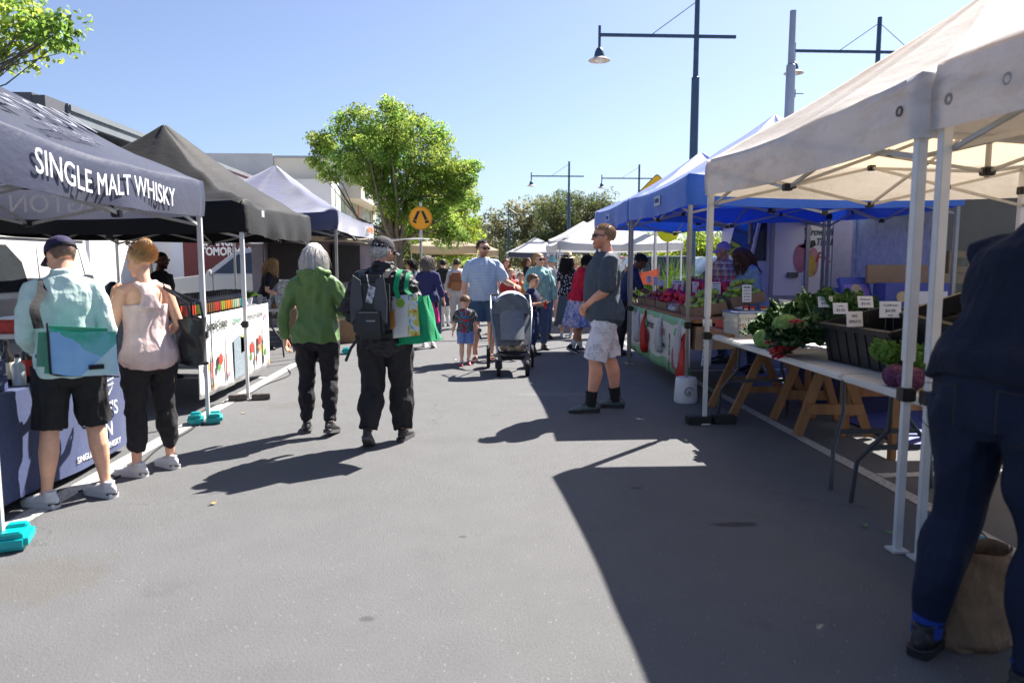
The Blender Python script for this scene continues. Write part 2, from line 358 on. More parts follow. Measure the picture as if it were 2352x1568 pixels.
    def hand(s, mb, i):
        Wr, d, t = s.W[i], s.HD[i], s.HT[i]; t = unit(t - d * (t @ d)); n = np.cross(d, t) * (1 if i == 0 else -1); c = s.curl
        mb.tube([Wr - d * .02, Wr + d * .03, Wr + d * .085], [(.027, .021), (.036, .018), (.041, .014)], t, n=12)
        for j, L in enumerate((.074, .082, .077, .06)):
            p = Wr + d * (.083 - .004 * abs(j - 1.2)) + t * (.034 - .0225 * j); P = [p - d * .012]; R = [.009]; ang = 0
            for q, fr in enumerate((.45, .3, .25)):
                ang += c * (.8 if q == 0 else 1.0) * (1 + .12 * j); dd = d * math.cos(ang) + n * math.sin(ang) + t * (.10 - .07 * j)
                p = p + unit(dd) * L * fr; P.append(p); R.append(.0086 - .0007 * q)
            mb.tube(P, R, t, n=8)
        b = Wr + d * .022 + t * .03; e1 = b + unit(d * .65 + t * .62 + n * .3) * .04; e2 = e1 + unit(d * .85 + t * .28 + n * .35) * .032; e3 = e2 + unit(d * .95 + n * .3 * (1 + c)) * .026
        mb.tube([b, e1, e2, e3], [.014, .011, .0095, .008], n, n=8)
    def foot(s, i, V):      # V in foot frame: y forward from ankle, z up from sole
        A = s.A[i]; R = rotm(0, 0, -s.FY[i]) @ rotm(s.FP[i], 0, 0)
        piv = np.array((0, .0, .09)); return (R @ (np.atleast_2d(V) - piv).T).T + A
    def body(s, feet=False, thin=0.0, eyes=True, stubble=None, lips='b0605a'):
        k = s.k; m = MB(); s.torso(m, .80, 1.49, -.010); m.ell((0, -.012, .85), (.085, .07, .06))
        for i in (0, 1):
            s.arm(m, i, off=-thin); s.hand(m, i); s.leg(m, i)
            if feet:
                sec = [(-.055, .028, .055), (-.03, .034, .075), (.03, .038, .07), (.09, .044, .045), (.14, .046, .03), (.18, .036, .022)]
                f = MB(); f.tube([(0, y_, hh * .5) for y_, w_, hh in sec], [(w_, hh * .5) for y_, w_, hh in sec], n=12); m.add(s.foot(i, f.v[0]), f.f)
        s_ = s.hs; m.tube([s.nb - (s.HR @ np.array((0, 0, .05))) * 1, s.nb + np.array((0, 0, .0)), s.hp((0, -.015, -.055))], [.064 * (.9 if s.fem else 1), .056 * (.86 if s.fem else 1), .053 * (.88 if s.fem else 1) * (.6 + .4 * s_)], n=14, rnd=False)
        HRm = s.HR
        def el(c, r): m.ell(s.hp(c), np.array(r) * s_, HRm, n=16, m=11)
        el((0, -.016, .034), (.076, .094, .082)); el((0, .012, -.01), (.068, .078, .085)); el((0, .036, -.052), (.052, .052, .055))
        el((0, .074, -.094), (.022, .018, .018)); el((.03, .055, -.025), (.032, .03, .034)); el((-.03, .055, -.025), (.032, .03, .034))
        el((0, .062, .04), (.052, .032, .034)); el((0, .082, .022), (.045, .012, .009)); el((0, .09, -.052), (.022, .009, .005)); el((0, .089, -.064), (.019, .009, .006))
        m.tube([s.hp((0, .087, .015)), s.hp((0, .098, -.005)), s.hp((0, .105, -.024))], [.009 * s_, .010 * s_, .0125 * s_], HRm @ np.array((1, 0, 0)), n=10)
        el((.011, .094, -.028), (.009, .011, .008)); el((-.011, .094, -.028), (.009, .011, .008))
        for q in (-1, 1): m.ell(s.hp((q * .077, -.008, -.002)), np.array((.009, .02, .031)) * s_, HRm @ rotm(12, 0, q * -18), n=12)
        for V in m.v: V *= k
        me = remesh(m, s.vox, 2, .4); base = np.ones(3)
        hc = s.hc * k; hk = s.hs * k; RT = HRm; lc = np.array(lin(lips)) / np.array(lin(SKIN.get(s.skin, s.skin)))
        def colf(co, no):
            q = (co - hc) @ RT / hk; c = np.ones((len(co), 3)); inh = (q[:, 2] > -.14) & (np.linalg.norm(q, axis=1) < .17)
            c *= (1 + .05 * wav(co, 45, 3))[:, None]
            def blend(mask, colr, a): c[:] = c * (1 - (mask * a)[:, None]) + np.array(colr) * (mask * a)[:, None]
            if stubble:
                mk = inh * sstep(-.012, -.05, q[:, 2] + .25 * np.maximum(0, .06 - q[:, 1])) * sstep(-.02, .02, q[:, 1]) * (1 - sstep(.0, 1, 1 - ((q[:, 0] / .02) ** 2 + ((q[:, 2] + .058) / .011) ** 2)) * .8)
                blend(np.clip(mk, 0, 1), stubble[0], stubble[1])
            lp = inh * np.clip(1.4 - ((q[:, 0] / .024) ** 2 + ((q[:, 2] + .058) / .012) ** 2), 0, 1) * (q[:, 1] > .07); blend(lp, lc, .6)
            for sg in (-1, 1):
                if eyes:
                    ey = inh * np.clip(1.6 - (((q[:, 0] - sg * .031) / .015) ** 2 + ((q[:, 2] - .008) / .007) ** 2), 0, 1) * (q[:, 1] > .04); blend(ey, (.12, .1, .1), .85)
                br = inh * np.clip(1.4 - (((q[:, 0] - sg * .033) / .022) ** 2 + ((q[:, 2] - .031) / .006) ** 2), 0, 1) * (q[:, 1] > .04); blend(br, (.3, .25, .22), .6)
            ck = inh * np.exp(-(((np.abs(q[:, 0]) - .045) / .02) ** 2 + ((q[:, 2] + .03) / .02) ** 2)) * (q[:, 1] > .02); blend(ck, (1.0, .82, .8), .5)
            return np.clip(c, 0, 2)
        s.b = finish(me, 'body', mat('skin_' + s.skin, SKIN.get(s.skin, s.skin), .5, .06, 30, vcol=True, spec=.35, bump=.0006, bs=300), s.root, None, colf); return s.b
    def cloth(s, name, mat_, fill, vox=None, fold=.006, fq=42, an=(1, 1, .6), sm=3, seed=None, label=None, parent=None):
        m = MB(); fill(m)
        for V in m.v: V *= s.k
        me = remesh(m, vox or s.vox * 1.1, sm, .5); sd = seed if seed is not None else random.randrange(9999); a = fold * s.k; f = fq / s.k
        def disp(co):
            p = co + .012 * np.stack([wav(co, f * .4, sd + 5), wav(co, f * .4, sd + 6), wav(co, f * .4, sd + 7)], 1)
            g1 = wav(p, f, sd, an); g2 = wav(p, f * 2.1, sd + 1, an); return a * ((1 - np.abs(g1)) * .75 + .35 * g2)
        o = finish(me, name, mat_, parent or s.root, disp if fold else None)
        if label: o['label'] = label
        return o
    def top(s, mat_, hem=.88, sleeve=1.0, off=.014, hemf=.012, slv=.012, neck=1.485, name='shirt', extra=None, **k):
        def fill(m):
            s.torso(m, hem, neck, off, hemf)
            if sleeve > 0:
                for i in (0, 1): s.arm(m, i, sleeve, max(off * .55, .0105), slv)
            if extra: extra(m)
        return s.cloth(name, mat_, fill, **k)
    def trousers(s, mat_, length=1.9, off=.012, flare=.006, rise=1.0, name='trousers', extra=None, **k):
        def fill(m):
            s.torso(m, .81, rise, off * .9); m.ell((0, -.012, .86), (.13, .10 + off, .09))
            for i in (0, 1): s.leg(m, i, length, off, flare)
            if extra: extra(m)
        return s.cloth(name, mat_, fill, **k)
    def shoes(s, mu, ms=None, chunky=0.0, sock=None, sockz=.16, name='shoe', lace=None):
        k = s.k; ms = ms or mu
        for i in (0, 1):
            f = MB(); sec = [(-.075, .018, .06), (-.06, .030, .08), (-.03, .036, .088), (.02, .039, .080), (.07, .043, .064), (.12, .048, .05), (.165, .043, .04), (.192, .027, .03)]
            f.tube([(0, y_, .016 + hh * .45) for y_, w_, hh in sec], [(w_, hh * .52) for y_, w_, hh in sec], n=14)
            f.tube([(0, -.022, .05), (0, -.024, .09), (0, -.026, .112)], [(.037, .045), (.036, .043), (.038, .045)], n=12, rnd=False)
            for V in f.v: V[:] = s.foot(i, V) * k
            me = remesh(f, .006, 2); sh = finish(me, name, mu, s.root, None)
            g = MB(); prof = [(-.086, .02), (-.078, .034), (-.03, .039), (.02, .040), (.07, .044), (.12, .051), (.165, .048), (.198, .032), (.210, .014)]
            zt = .020 + chunky; pts = [(w_, y_) for y_, w_ in prof] + [(-w_, y_) for y_, w_ in prof[::-1]]
            g.prism(pts, 0.0, zt); V = g.v[0]; V[: len(pts), 1] = V[: len(pts), 1] * .96; V[:] = s.foot(i, V) * k; g.build('sole', ms, sh, smooth=True, sharp=35)
            if s.vox < .0075:
                q = MB(); [q.bar((-.022, y_, z_), (.022, y_ + .004, z_), .007, .004) for y_, z_ in ((.035, .094), (.052, .088), (.069, .081), (.086, .074))]; q.v = [s.foot(i, V_) * k for V_ in q.v]; q.build('laces', lace or ms, sh, smooth=False)
                q = MB(); q.grid(lambda u, v: (.0505 * math.cos(math.pi * (1.12 + .76 * u)) * (.9 - .06 * v), -.03 + .062 * math.sin(math.pi * (1.12 + .76 * u)), .024 + .012 * v), 14, 1, thick=.003); q.v = [s.foot(i, V_) * k for V_ in q.v]; q.build('heel_stripe', C_heel, sh, sharp=0)
            if sock:
                A = s.A[i]; K = s.K[i]; t = (sockz - .09) / max(.05, (K[2] - A[2])); q = MB(); q.tube([A + (0, -.0, -.03), A + (K - A) * t * .5, A + (K - A) * t], [.047 * (.4 + .6 * s.wide), .047 * (.4 + .6 * s.wide), .052 * (.4 + .6 * s.wide)], n=14, rnd=False)
                for V in q.v: V *= k
                q.build('sock', sock, s.root)
    # ---- hair ----
    def hairmask(s, D, line=.45, back=-.55, sideb=.0):
        y, z, x = D[:, 1], D[:, 2], np.abs(D[:, 0])
        front = sstep(line - .12, line + .05, z + .25 * np.maximum(0, x - .3) - .0 * y); fr = np.where(y > .25, front, 1.0)
        sd = np.where((y > -.05) & (y <= .25), sstep(sideb - .25, sideb - .05, z), 1.0); bk = sstep(back - .1, back, z)
        return np.minimum(np.minimum(fr, sd), bk)
    def hair(s, mat_, thick=.012, line=.45, back=-.6, sideb=-.1, n=500, length=.03, r=.0022, comb=(0, -.6, -.3), grav=.25, jit=.25, seg=6, curl=0, name='hair', wav_=0.0, shell=True, lenf=None, nseed=1, out=.35, bulk=None):
        g = np.random.default_rng(nseed); C = np.array((0, -.014, .03)); RD = np.array((.078, .096, .086)); Vs, Fs, nb = [], [], 0
        if shell:
            nu, nv = 40, 26; D = np.array([[math.sin(t) * math.cos(p), math.sin(t) * math.sin(p), math.cos(t)] for t in np.linspace(.001, math.pi - .001, nv) for p in np.linspace(0, 2 * math.pi, nu, endpoint=False)])
            mk = s.hairmask(D, line, back, sideb); th = np.full(len(D), thick)
            if bulk is not None: th = th + bulk(D)
            rad = 1 - .2 * (1 - mk); P = C + D * (RD * rad[:, None] + (th * mk * (1 + .18 * wav(D * .1, 160, 2)))[:, None])
            F = np.array([[j * nu + i, j * nu + (i + 1) % nu, (j + 1) * nu + (i + 1) % nu, (j + 1) * nu + i] for j in range(nv - 1) for i in range(nu)])
            Vs.append(s.hpn(P)); Fs.append(F); nb = len(P)
        if n:
            D = g.normal(size=(n * 4, 3)); D /= np.linalg.norm(D, axis=1, keepdims=True); D = D[s.hairmask(D, line, back, sideb) > .6][:n]; n = len(D)
            p = C + D * (RD + thick * .5); d = D * out + np.array(comb) + g.normal(size=(n, 3)) * jit * .5; d /= np.linalg.norm(d, axis=1, keepdims=True)
            L = np.full(n, length) * g.uniform(.75, 1.2, n)
            if lenf is not None: L = L * lenf(D)
            up = s.HR.T @ np.array((0, 0, 1.0)); P = [p]; ph = g.uniform(0, 6.28, n)
            for j in range(seg):
                d = d - up * grav * (j + 1) / seg + g.normal(size=(n, 3)) * jit * .3
                if curl: d = d + curl * np.stack([np.sin(ph + j * 1.7), np.cos(ph + j * 1.7), np.zeros(n)], 1)
                d /= np.linalg.norm(d, axis=1, keepdims=True); p = p + d * (L / seg)[:, None]
                q = (p - C) / (RD + thick * .8); rr = np.linalg.norm(q, axis=1, keepdims=True); low = p[:, 2:3] > -.12
                p = np.where((rr < 1) & low, C + (p - C) / np.maximum(rr, .3), p)
                q = p.copy(); nk = np.linalg.norm(q[:, :2] - [0, -.01], axis=1, keepdims=True); ins = (nk < .07) & (p[:, 2:3] < -.05)
                p[:, :2] = np.where(ins, [0, -.01] + (q[:, :2] - [0, -.01]) * (.07 / np.maximum(nk, .01)), p[:, :2]); P.append(p)
            P = np.stack(P, 1); Wd = np.linspace(1, .35, seg + 1)[None] * r * g.uniform(.7, 1.4, (n, 1)); V, F = ribbons(s.hpn(P.reshape(-1, 3)).reshape(P.shape), Wd)
            Vs.append(V); Fs.append(F + nb)
        V = np.vstack(Vs) * s.k; F = np.vstack(Fs); g2 = np.random.default_rng(nseed); per = (seg + 1) * 3
        col = np.ones((len(V), 3)); 
        if n: col[nb:] = np.repeat(g2.uniform(.55, 1.6, (n, 1)), per, 0)
        return fastmesh(name, V, F, mat_, s.root, True, col=col)
    # ---- head wear ----
    def glasses(s, m_, up=0.0, ang=0, parent=None, wrap=0.0, name='sunglasses'):
        k = s.k; g = MB(); R0 = rotm(ang, 0, 0)
        def T_(v): v = np.array(v, float); return s.hp(R0 @ v + np.array((0, -.02 if up else 0, up)))
        for q in (-1, 1):
            g.ell(T_((q * .034, .096, .012)), np.array((.03, .007, .02)) * s.hs, s.HR @ R0 @ rotm(0, 0, q * -14), n=16)
            g.tube([T_((q * .062, .086, .018)), T_((q * .078, .05, .016)), T_((q * .08, -.01, .008))], [.004 * s.hs] * 3, n=6)
        g.tube([T_((-.03, .103, .02)), T_((.03, .103, .02))], [.004 * s.hs] * 2, n=6)
        for V in g.v: V *= k
        return g.build(name, m_, s.root)
    def cap(s, m_, yaw=0, name='cap', tilt=0, strap=None, brim=None, lift=.0):
        g = MB(); R0 = rotm(0, 0, yaw) @ rotm(tilt, 0, 0); C = np.array((0, -.016, .036 + lift)); RD = np.array((.088, .106, .094)); nv, nu = 12, 32; P = []
        for v in np.linspace(.02, 1, nv + 1):
            for u in np.linspace(0, 2 * math.pi, nu, endpoint=False):
                t = v * math.radians(96); d = np.array((math.sin(t) * math.cos(u), math.sin(t) * math.sin(u), math.cos(t))); rr = 1 + .012 * math.cos(6 * u) * math.sin(t)
                P.append(s.hp(C + R0 @ (d * RD * rr)))
        F = [[j * nu + i, j * nu + (i + 1) % nu, (j + 1) * nu + (i + 1) % nu, (j + 1) * nu + i] for j in range(nv) for i in range(nu)] + [list(range(nu))]
        g.add(P, F); g.ell(s.hp(C + R0 @ np.array((0, 0, .096))), .007 * s.hs, n=8, m=5)
        for V in g.v: V *= s.k
        o = g.build(name, m_, s.root, sharp=60); b = MB()
        def br(u, v):
            a = (u - .5) * 2.0; rr = .075 * v * math.cos(a * .75); return s.hp(C + R0 @ np.array((math.sin(a) * .088 * (1 + .05 * v), math.cos(a * .98) * .10 + rr, -.008 - .02 * (a / 1.0) ** 2 - .03 * v))) * s.k
        b.grid(br, 16, 5, thick=.004); b.build('brim', brim or m_, o)
        if strap:
            q = MB(); q.grid(lambda u, v: s.hp(C + R0 @ np.array((math.cos(math.pi * (1.12 + .76 * u)) * .091, math.sin(math.pi * (1.12 + .76 * u)) * .109, -.006 + .016 * v))) * s.k, 14, 1, thick=.003); q.build('strap', strap, o)
        return o
    def brimhat(s, m_, br=.17, crown=.10, droop=.03, band=None, tilt=0, name='sun_hat', z=.075, flat=True):
        R0 = rotm(tilt, 0, 0); cr = .088
        prof = [(cr * .1, crown), (cr * .75, crown * .99), (cr * .98, crown * .82), (cr * 1.08, .0), (cr * 1.2, -.006), ((cr + br) / 2, -.006 - droop * .3), (br, -droop), (br - .004, -droop - .005), ((cr + br) / 2, -.012 - droop * .3), (cr * 1.05, -.012)]
        g = MB(); g.lathe(prof, n=36); V = g.v[0]; V[:, 1] *= 1.12
        a = np.arctan2(V[:, 1], V[:, 0]); rr = np.linalg.norm(V[:, :2], axis=1); V[:, 2] += np.where(rr > cr * 1.2, .012 * np.sin(2 * a + .6) * (rr / br), 0)
        g.v[0] = s.hpn((R0 @ V.T).T + np.array((0, -.015, z))) * s.k; o = g.build(name, m_, s.root, sharp=50)
        if band:
            b = MB(); b.lathe([(cr * 1.10, .0), (cr * 1.11, .002), (cr * 1.08, .028), (cr * 1.06, .028)], n=36); V = b.v[0]; V[:, 1] *= 1.12; b.v[0] = s.hpn((R0 @ V.T).T + np.array((0, -.015, z))) * s.k; b.build('hat_band', band, o)
        return o
    def skirt(s, m_, z0, z1, r0, r1, pleats=14, amp=.02, name='skirt', sway=(0, 0)):
        g = MB(); rg = random.random() * 6
        def fn(u, v):
            a = u * 2 * math.pi; r = (1 - v) * 1 + 0; rx = r0 + (r1 - r0) * v ** .8; w = amp * v * (math.sin(a * pleats + rg) + .5 * math.sin(a * (pleats * .37) + 2 * rg))
            return np.array((math.cos(a) * (rx + w), math.sin(a) * (rx + w) * .8 - .01, z0 + (z1 - z0) * v)) * s.k + np.array((sway[0], sway[1], 0)) * v * v
        g.grid(fn, 90, 14, thick=.004); return g.build(name, m_, s.root, sharp=0)
def clothmat(name, col, rough=.85, var=.1, vs=14, bump=.0012, bs=260, folds=.009, **k): return mat(name, col, rough, var, vs, bump, bs, folds=folds, **k)
def hairmat(name, col, rough=.55, spec=.35):
    return mat(name, col, rough, .18, 60, vcol=True, spec=spec)
# ---------------- setting ----------------
def asphalt():
    s = NT('asphalt'); v = s.coord()
    f1 = s.noise(v, .35, 4); f2 = s.noise(v, 3.2, 4); f3 = s.noise(v, 85, 2, .7); f4 = s.noise(v, 260, 2, .6)
    base = s.ramp(f1, [(.3, (.096, .098, .103)), (.7, (.117, .119, .125))])
    base = s.mix(.5, base, s.ramp(f2, [(.3, (.083, .085, .089)), (.5, (.107, .109, .114)), (.72, (.127, .129, .134))]))
    base = s.mix(s.math('MULTIPLY', f3, .85), base, s.ramp(f4, [(.36, (.03, .031, .034)), (.5, (.092, .094, .098)), (.64, (.27, .27, .265))]))
    vo = s.n('ShaderNodeTexVoronoi'); vo.inputs['Scale'].default_value = 42; s.l(v, vo.inputs['Vector'])
    sp = s.math('LESS_THAN', vo.outputs['Distance'], .10); sel = s.math('GREATER_THAN', s.noise(v, 21, 1), .55)
    base = s.mix(s.math('MULTIPLY', sp, sel), base, (.42, .40, .36))
    vc = s.n('ShaderNodeTexVoronoi', feature='DISTANCE_TO_EDGE'); vc.inputs['Scale'].default_value = .33; dn = s.n('ShaderNodeVectorMath', operation='ADD'); nz = s.n('ShaderNodeTexNoise'); nz.inputs['Scale'].default_value = 2.2; nz.inputs['Detail'].default_value = 6; s.l(v, nz.inputs['Vector']); s.l(v, dn.inputs[0]); s.l(nz.outputs['Color'], dn.inputs[1]); s.l(dn.outputs[0], vc.inputs['Vector'])
    ck = s.math('MULTIPLY', s.math('LESS_THAN', vc.outputs['Distance'], .0035), s.math('GREATER_THAN', s.noise(v, .5, 2), .53)); base = s.mix(s.math('MULTIPLY', ck, .22), base, (.025, .025, .025))
    sx = s.n('ShaderNodeSeparateXYZ'); s.l(v, sx.inputs[0])
    def blot(px, py, rx, ry, f_, col_):
        nonlocal base
        c_ = G(px, py); d_ = s.math('ADD', s.math('POWER', s.math('DIVIDE', s.math('SUBTRACT', sx.outputs[0], float(c_[0])), rx), 2.0), s.math('POWER', s.math('DIVIDE', s.math('SUBTRACT', sx.outputs[1], float(c_[1])), ry), 2.0))
        m_ = s.ramp(s.math('ADD', d_, s.math('MULTIPLY', s.math('SUBTRACT', s.noise(v, 9, 4), .5), 2.4)), [(.35, (1, 1, 1)), (.95, (0, 0, 0))]); base = s.mix(s.math('MULTIPLY', m_, f_), base, col_)
    blot(1685, 1203, .16, .05, .85, (.035, .035, .036)); blot(1062, 1232, .03, .02, .8, (.05, .05, .05)); blot(700, 930, .5, .25, .35, (.09, .08, .065)); blot(90, 1330, .35, .3, .3, (.10, .085, .06)); blot(1280, 905, .5, .12, .3, (.2, .19, .18)); blot(840, 1420, .04, .03, .7, (.05, .05, .05)); blot(1460, 1120, .05, .03, .7, (.04, .04, .04))
    st = s.ramp(s.noise(v, 1.1, 5, .65), [(.63, (0, 0, 0)), (.72, (1, 1, 1))]); base = s.mix(s.math('MULTIPLY', st, .35), base, (.06, .058, .056))
    s.l(base, s.b.inputs['Base Color']); s.b.inputs['Roughness'].default_value = .88; s.b.inputs['Specular IOR Level'].default_value = .35
    s.bump(s.math('ADD', s.math('MULTIPLY', f4, .6), s.math('MULTIPLY', f3, 1.0)), .006, .8); return s.m
M_asph = asphalt()
def paint_white():
    s = NT('road_paint'); v = s.coord(); f = s.noise(v, 40, 4, .7); g = s.noise(v, 2.2, 3)
    c = s.ramp(f, [(.36, (.2, .195, .185)), (.5, (.5, .49, .46)), (.7, (.6, .59, .56))]); c = s.mix(s.math('MULTIPLY', g, .45), c, (.22, .21, .2))
    s.l(c, s.b.inputs['Base Color']); s.b.inputs['Roughness'].default_value = .8; s.bump(s.noise(v, 200, 2), .002, .5); return s.m
M_paint = paint_white()
def struct(name, mb, m, **k):
    o = mb.build(name, m, **k); o['kind'] = 'structure'; return o
g = MB(); g.grid(lambda u, v: (-400 + 800 * u, -60 + 860 * v, 0), 8, 8); struct('ground', g, M_asph, smooth=False)
def line(name, pts, w, z=.004):
    g = MB(); P = [np.array((*p, z), float) for p in pts]
    for i in range(len(P) - 1):
        t = unit(P[i + 1] - P[i]); n = np.array((t[1], -t[0], 0)) * w / 2; N = max(1, int(np.linalg.norm(P[i + 1] - P[i]) / .5))
        g.grid(lambda u, v: P[i] + (P[i + 1] - P[i]) * u + n * (2 * v - 1), N, 1)
    return struct(name, g, M_paint, smooth=False)
line('left_parking_line', [(-2.66, 1.0), (-2.66, 16.8)], .13); line('right_parking_line', [(2.79, -1), (2.79, 16)], .10)
for i, Y in enumerate((4.9, 9.9, 15.2)): line('bay_line', [(2.85, Y), (7.6, Y + .25)], .10)
for i, Y in enumerate((3.2, 9.6, 14.0)): line('bay_line', [(-7.4, Y), (-2.74, Y)], .10)
M_conc = mat('concrete', (.36, .34, .31), .85, .18, 3, .002, 150)
M_kerb = mat('kerb_stone', (.33, .32, .30), .85, .2, 5, .002, 120)
def pavement(name, pts, h=.13):
    g = MB(); g.prism(pts, -.2, h); o = struct(name, g, M_pave, smooth=False)
    k = MB(); n = len(pts)
    for i in range(n):
        a = np.array(pts[i], float); b = np.array(pts[(i + 1) % n], float)
        if abs(a[0]) > 28 or abs(b[0]) > 28: continue
        if np.linalg.norm(b - a) > .05: k.bar((*a, h * .5 + .002), (*b, h * .5 + .002), .16, h + .008)
    struct(name + '_kerb', k, M_kerb, smooth=False)
def paver():
    s = NT('brick_paving'); v = s.coord(); b = s.n('ShaderNodeTexBrick'); s.l(v, b.inputs['Vector']); b.inputs['Scale'].default_value = 1
    b.inputs['Brick Width'].default_value = .23; b.inputs['Row Height'].default_value = .115; b.inputs['Mortar Size'].default_value = .006
    b.inputs['Color1'].default_value = (.36, .31, .25, 1); b.inputs['Color2'].default_value = (.27, .24, .2, 1); b.inputs['Mortar'].default_value = (.17, .16, .14, 1)
    s.l(s.mix(.35, b.outputs[0], s.ramp(s.noise(v, 2, 4), [(.3, (.2, .18, .15)), (.7, (.42, .38, .32))])), s.b.inputs['Base Color']); s.b.inputs['Roughness'].default_value = .85; return s.m
M_pave = paver()
arc = [(-1.9 + .9 * math.sin(a), 18.6 - .9 * math.cos(a)) for a in np.linspace(0, math.pi / 2, 7)]
pavement('footpath', [(-30, 17.7)] + arc + [(-1.0, 30), (-2.8, 34), (-2.8, 75), (-30, 75)])
g = MB(); g.prism([(-30, 2), (-8.3, 2), (-8.3, 17.5), (-30, 17.5)], -.2, .12); struct('shop_forecourt', g, M_conc, smooth=False)
# garden bed on the right behind the fruit stall
M_soil = mat('soil_mulch', (.09, .065, .045), .95, .4, 12, .02, 40)
g = MB(); g.prism([(4.2, 15.2), (13, 14.6), (14, 27), (4.6, 27)], -.2, .16); struct('garden_bed', g, M_soil, smooth=False)
g = MB(); P = [(4.2, 15.2), (13, 14.6), (14, 27), (4.6, 27)]
for i in range(4): g.bar((*P[i], .08), (*P[(i + 1) % 4], .08), .16, .2)
struct('garden_kerb', g, M_kerb, smooth=False)
# ---------------- vegetation ----------------
def leafmat(name, col, trans=.45, tcol=None):
    s = NT(name); a = s.n('ShaderNodeAttribute', attribute_name='Col'); c = s.mix(1.0, lin(col) if isinstance(col, str) else col, a.outputs[0], 'MULTIPLY')
    s.l(c, s.b.inputs['Base Color']); s.b.inputs['Roughness'].default_value = .5; s.b.inputs['Specular IOR Level'].default_value = .3
    t = s.mix(1.0, tcol or tuple(min(1, x * 1.7) for x in (lin(col) if isinstance(col, str) else col)), a.outputs[0], 'MULTIPLY'); s.trans(trans, t); return s.m
def leaf_cloud(g, C, R, per, size, asp=.62, flat=0.0, droop=0.0):      # clusters C (n,3) with radii R
    n = len(C); cnt = np.maximum(3, (per * (R / R.mean()) ** 2).astype(int)); idx = np.repeat(np.arange(n), cnt); N = len(idx)
    d = g.normal(size=(N, 3)); d /= np.linalg.norm(d, axis=1, keepdims=True); rr = g.uniform(.25, 1, N) ** .5
    P = C[idx] + d * (R[idx] * rr)[:, None] * np.array((1, 1, .75)); nr = g.normal(size=(N, 3)); nr[:, 2] += flat; nr += d * .7; nr /= np.linalg.norm(nr, axis=1, keepdims=True)
    a = g.normal(size=(N, 3)); a[:, 2] -= droop; a -= nr * (a * nr).sum(1, keepdims=True); a /= np.linalg.norm(a, axis=1, keepdims=True); b = np.cross(nr, a)
    s_ = size * g.uniform(.65, 1.3, N)[:, None]; V = np.stack([P - a * s_ * .5, P + b * s_ * asp * .5 + nr * s_ * .08, P + a * s_ * .5, P - b * s_ * asp * .5 + nr * s_ * .08], 1).reshape(-1, 3)
    F = np.arange(N * 4).reshape(N, 4); cl = g.uniform(.5, 1.35, n)[idx] * g.uniform(.8, 1.25, N); yel = g.uniform(.85, 1.3, n)[idx]
    col = np.stack([cl * yel, cl, cl * .9], 1); return V, F, np.repeat(col, 4, 0)
M_bark = mat('bark', (.16, .13, .10), .9, .3, 8, .01, 40, stretch=(1, 1, .3))
def clusters(g, blobs, n, lo=.5):
    out = []; w_ = np.array([b[3] * b[4] * b[5] for b in blobs]) ** .66; w_ = w_ / w_.sum()
    for b, k in zip(blobs, (w_ * n).astype(int) + 2):
        d = g.normal(size=(k, 3)); d /= np.linalg.norm(d, axis=1, keepdims=True); sc_ = g.uniform(lo, 1, (k, 1)) ** .6; sc_ = np.where(g.uniform(0, 1, (k, 1)) > .86, g.uniform(1.0, 1.22, (k, 1)), sc_); out.append(np.array(b[:3]) + d * sc_ * np.array(b[3:6]))
    return np.vstack(out)
def tree(name, label, cat, x, y, blobs, fork, ncl, crad, per, lsize, lm, trunkr=.14, lean=(0, 0), seed=1, group=None, nlimb=9, bark=None, flat=.3, droop=0., lo=.5, zmin=-9, asp=.62, basez=0.):
    g = np.random.default_rng(seed); t = thing(name, label, cat, (x, y, basez), 0, group)
    C = clusters(g, blobs, ncl, lo); C = C[C[:, 2] > zmin]; R = crad * g.uniform(.55, 1.35, len(C))
    V, F, col = leaf_cloud(g, C, R, per, lsize, asp, flat, droop); fastmesh('crown', V, F, lm, t, col=col)
    m = MB(); fk = np.array((lean[0], lean[1], fork)); m.tube([(0, 0, -.1), (0, 0, .15), fk * .5 + np.array((.04, .03, 0)), fk], [trunkr * 1.35, trunkr * 1.05, trunkr * .92, trunkr * .8], n=10)
    tops = C[g.permutation(len(C))[:nlimb]]; S, W = [], []
    for q in tops:
        mid = fk + (q - fk) * .5 + np.array((*((q - fk)[:2] * .12), -.1 * abs(q[2] - fork))) + g.normal(size=3) * .1
        m.tube([fk - (0, 0, .12), fk + (mid - fk) * .5 + g.normal(size=3) * .05, mid, q], [trunkr * .55, trunkr * .42, trunkr * .28, trunkr * .08], n=7, rnd=False)
        S += [mid, fk + (mid - fk) * .6]
    S = np.array(S); k = g.permutation(len(C))[:min(len(C), 90)]
    A = []
    for q in C[k]:
        a = S[np.argmin(np.linalg.norm(S - q, axis=1))]; md = (a + q) / 2 + g.normal(size=3) * .08; A.append([a, md, q])
    V2, F2 = ribbons(np.array(A), np.tile([trunkr * .14, trunkr * .09, trunkr * .03], (len(A), 1)), 4); m.add(V2, F2.tolist())
    m.build('trunk', bark or M_bark, t, sharp=60, fixn=False); return t
LM_green = leafmat('leaf_spring_green', (.125, .23, .05), .5, (.33, .50, .10))
LM_dark = leafmat('leaf_dark_green', (.08, .12, .045), .3); LM_euc = leafmat('leaf_grey_green', (.17, .20, .105), .35, (.32, .34, .16))
LM_pine = leafmat('leaf_pine_green', (.10, .135, .06), .3, (.2, .25, .09)); LM_lime = leafmat('leaf_lime', (.15, .24, .04), .5, (.38, .52, .07))
def PX(x, y, Y): return at(x, y, Y)
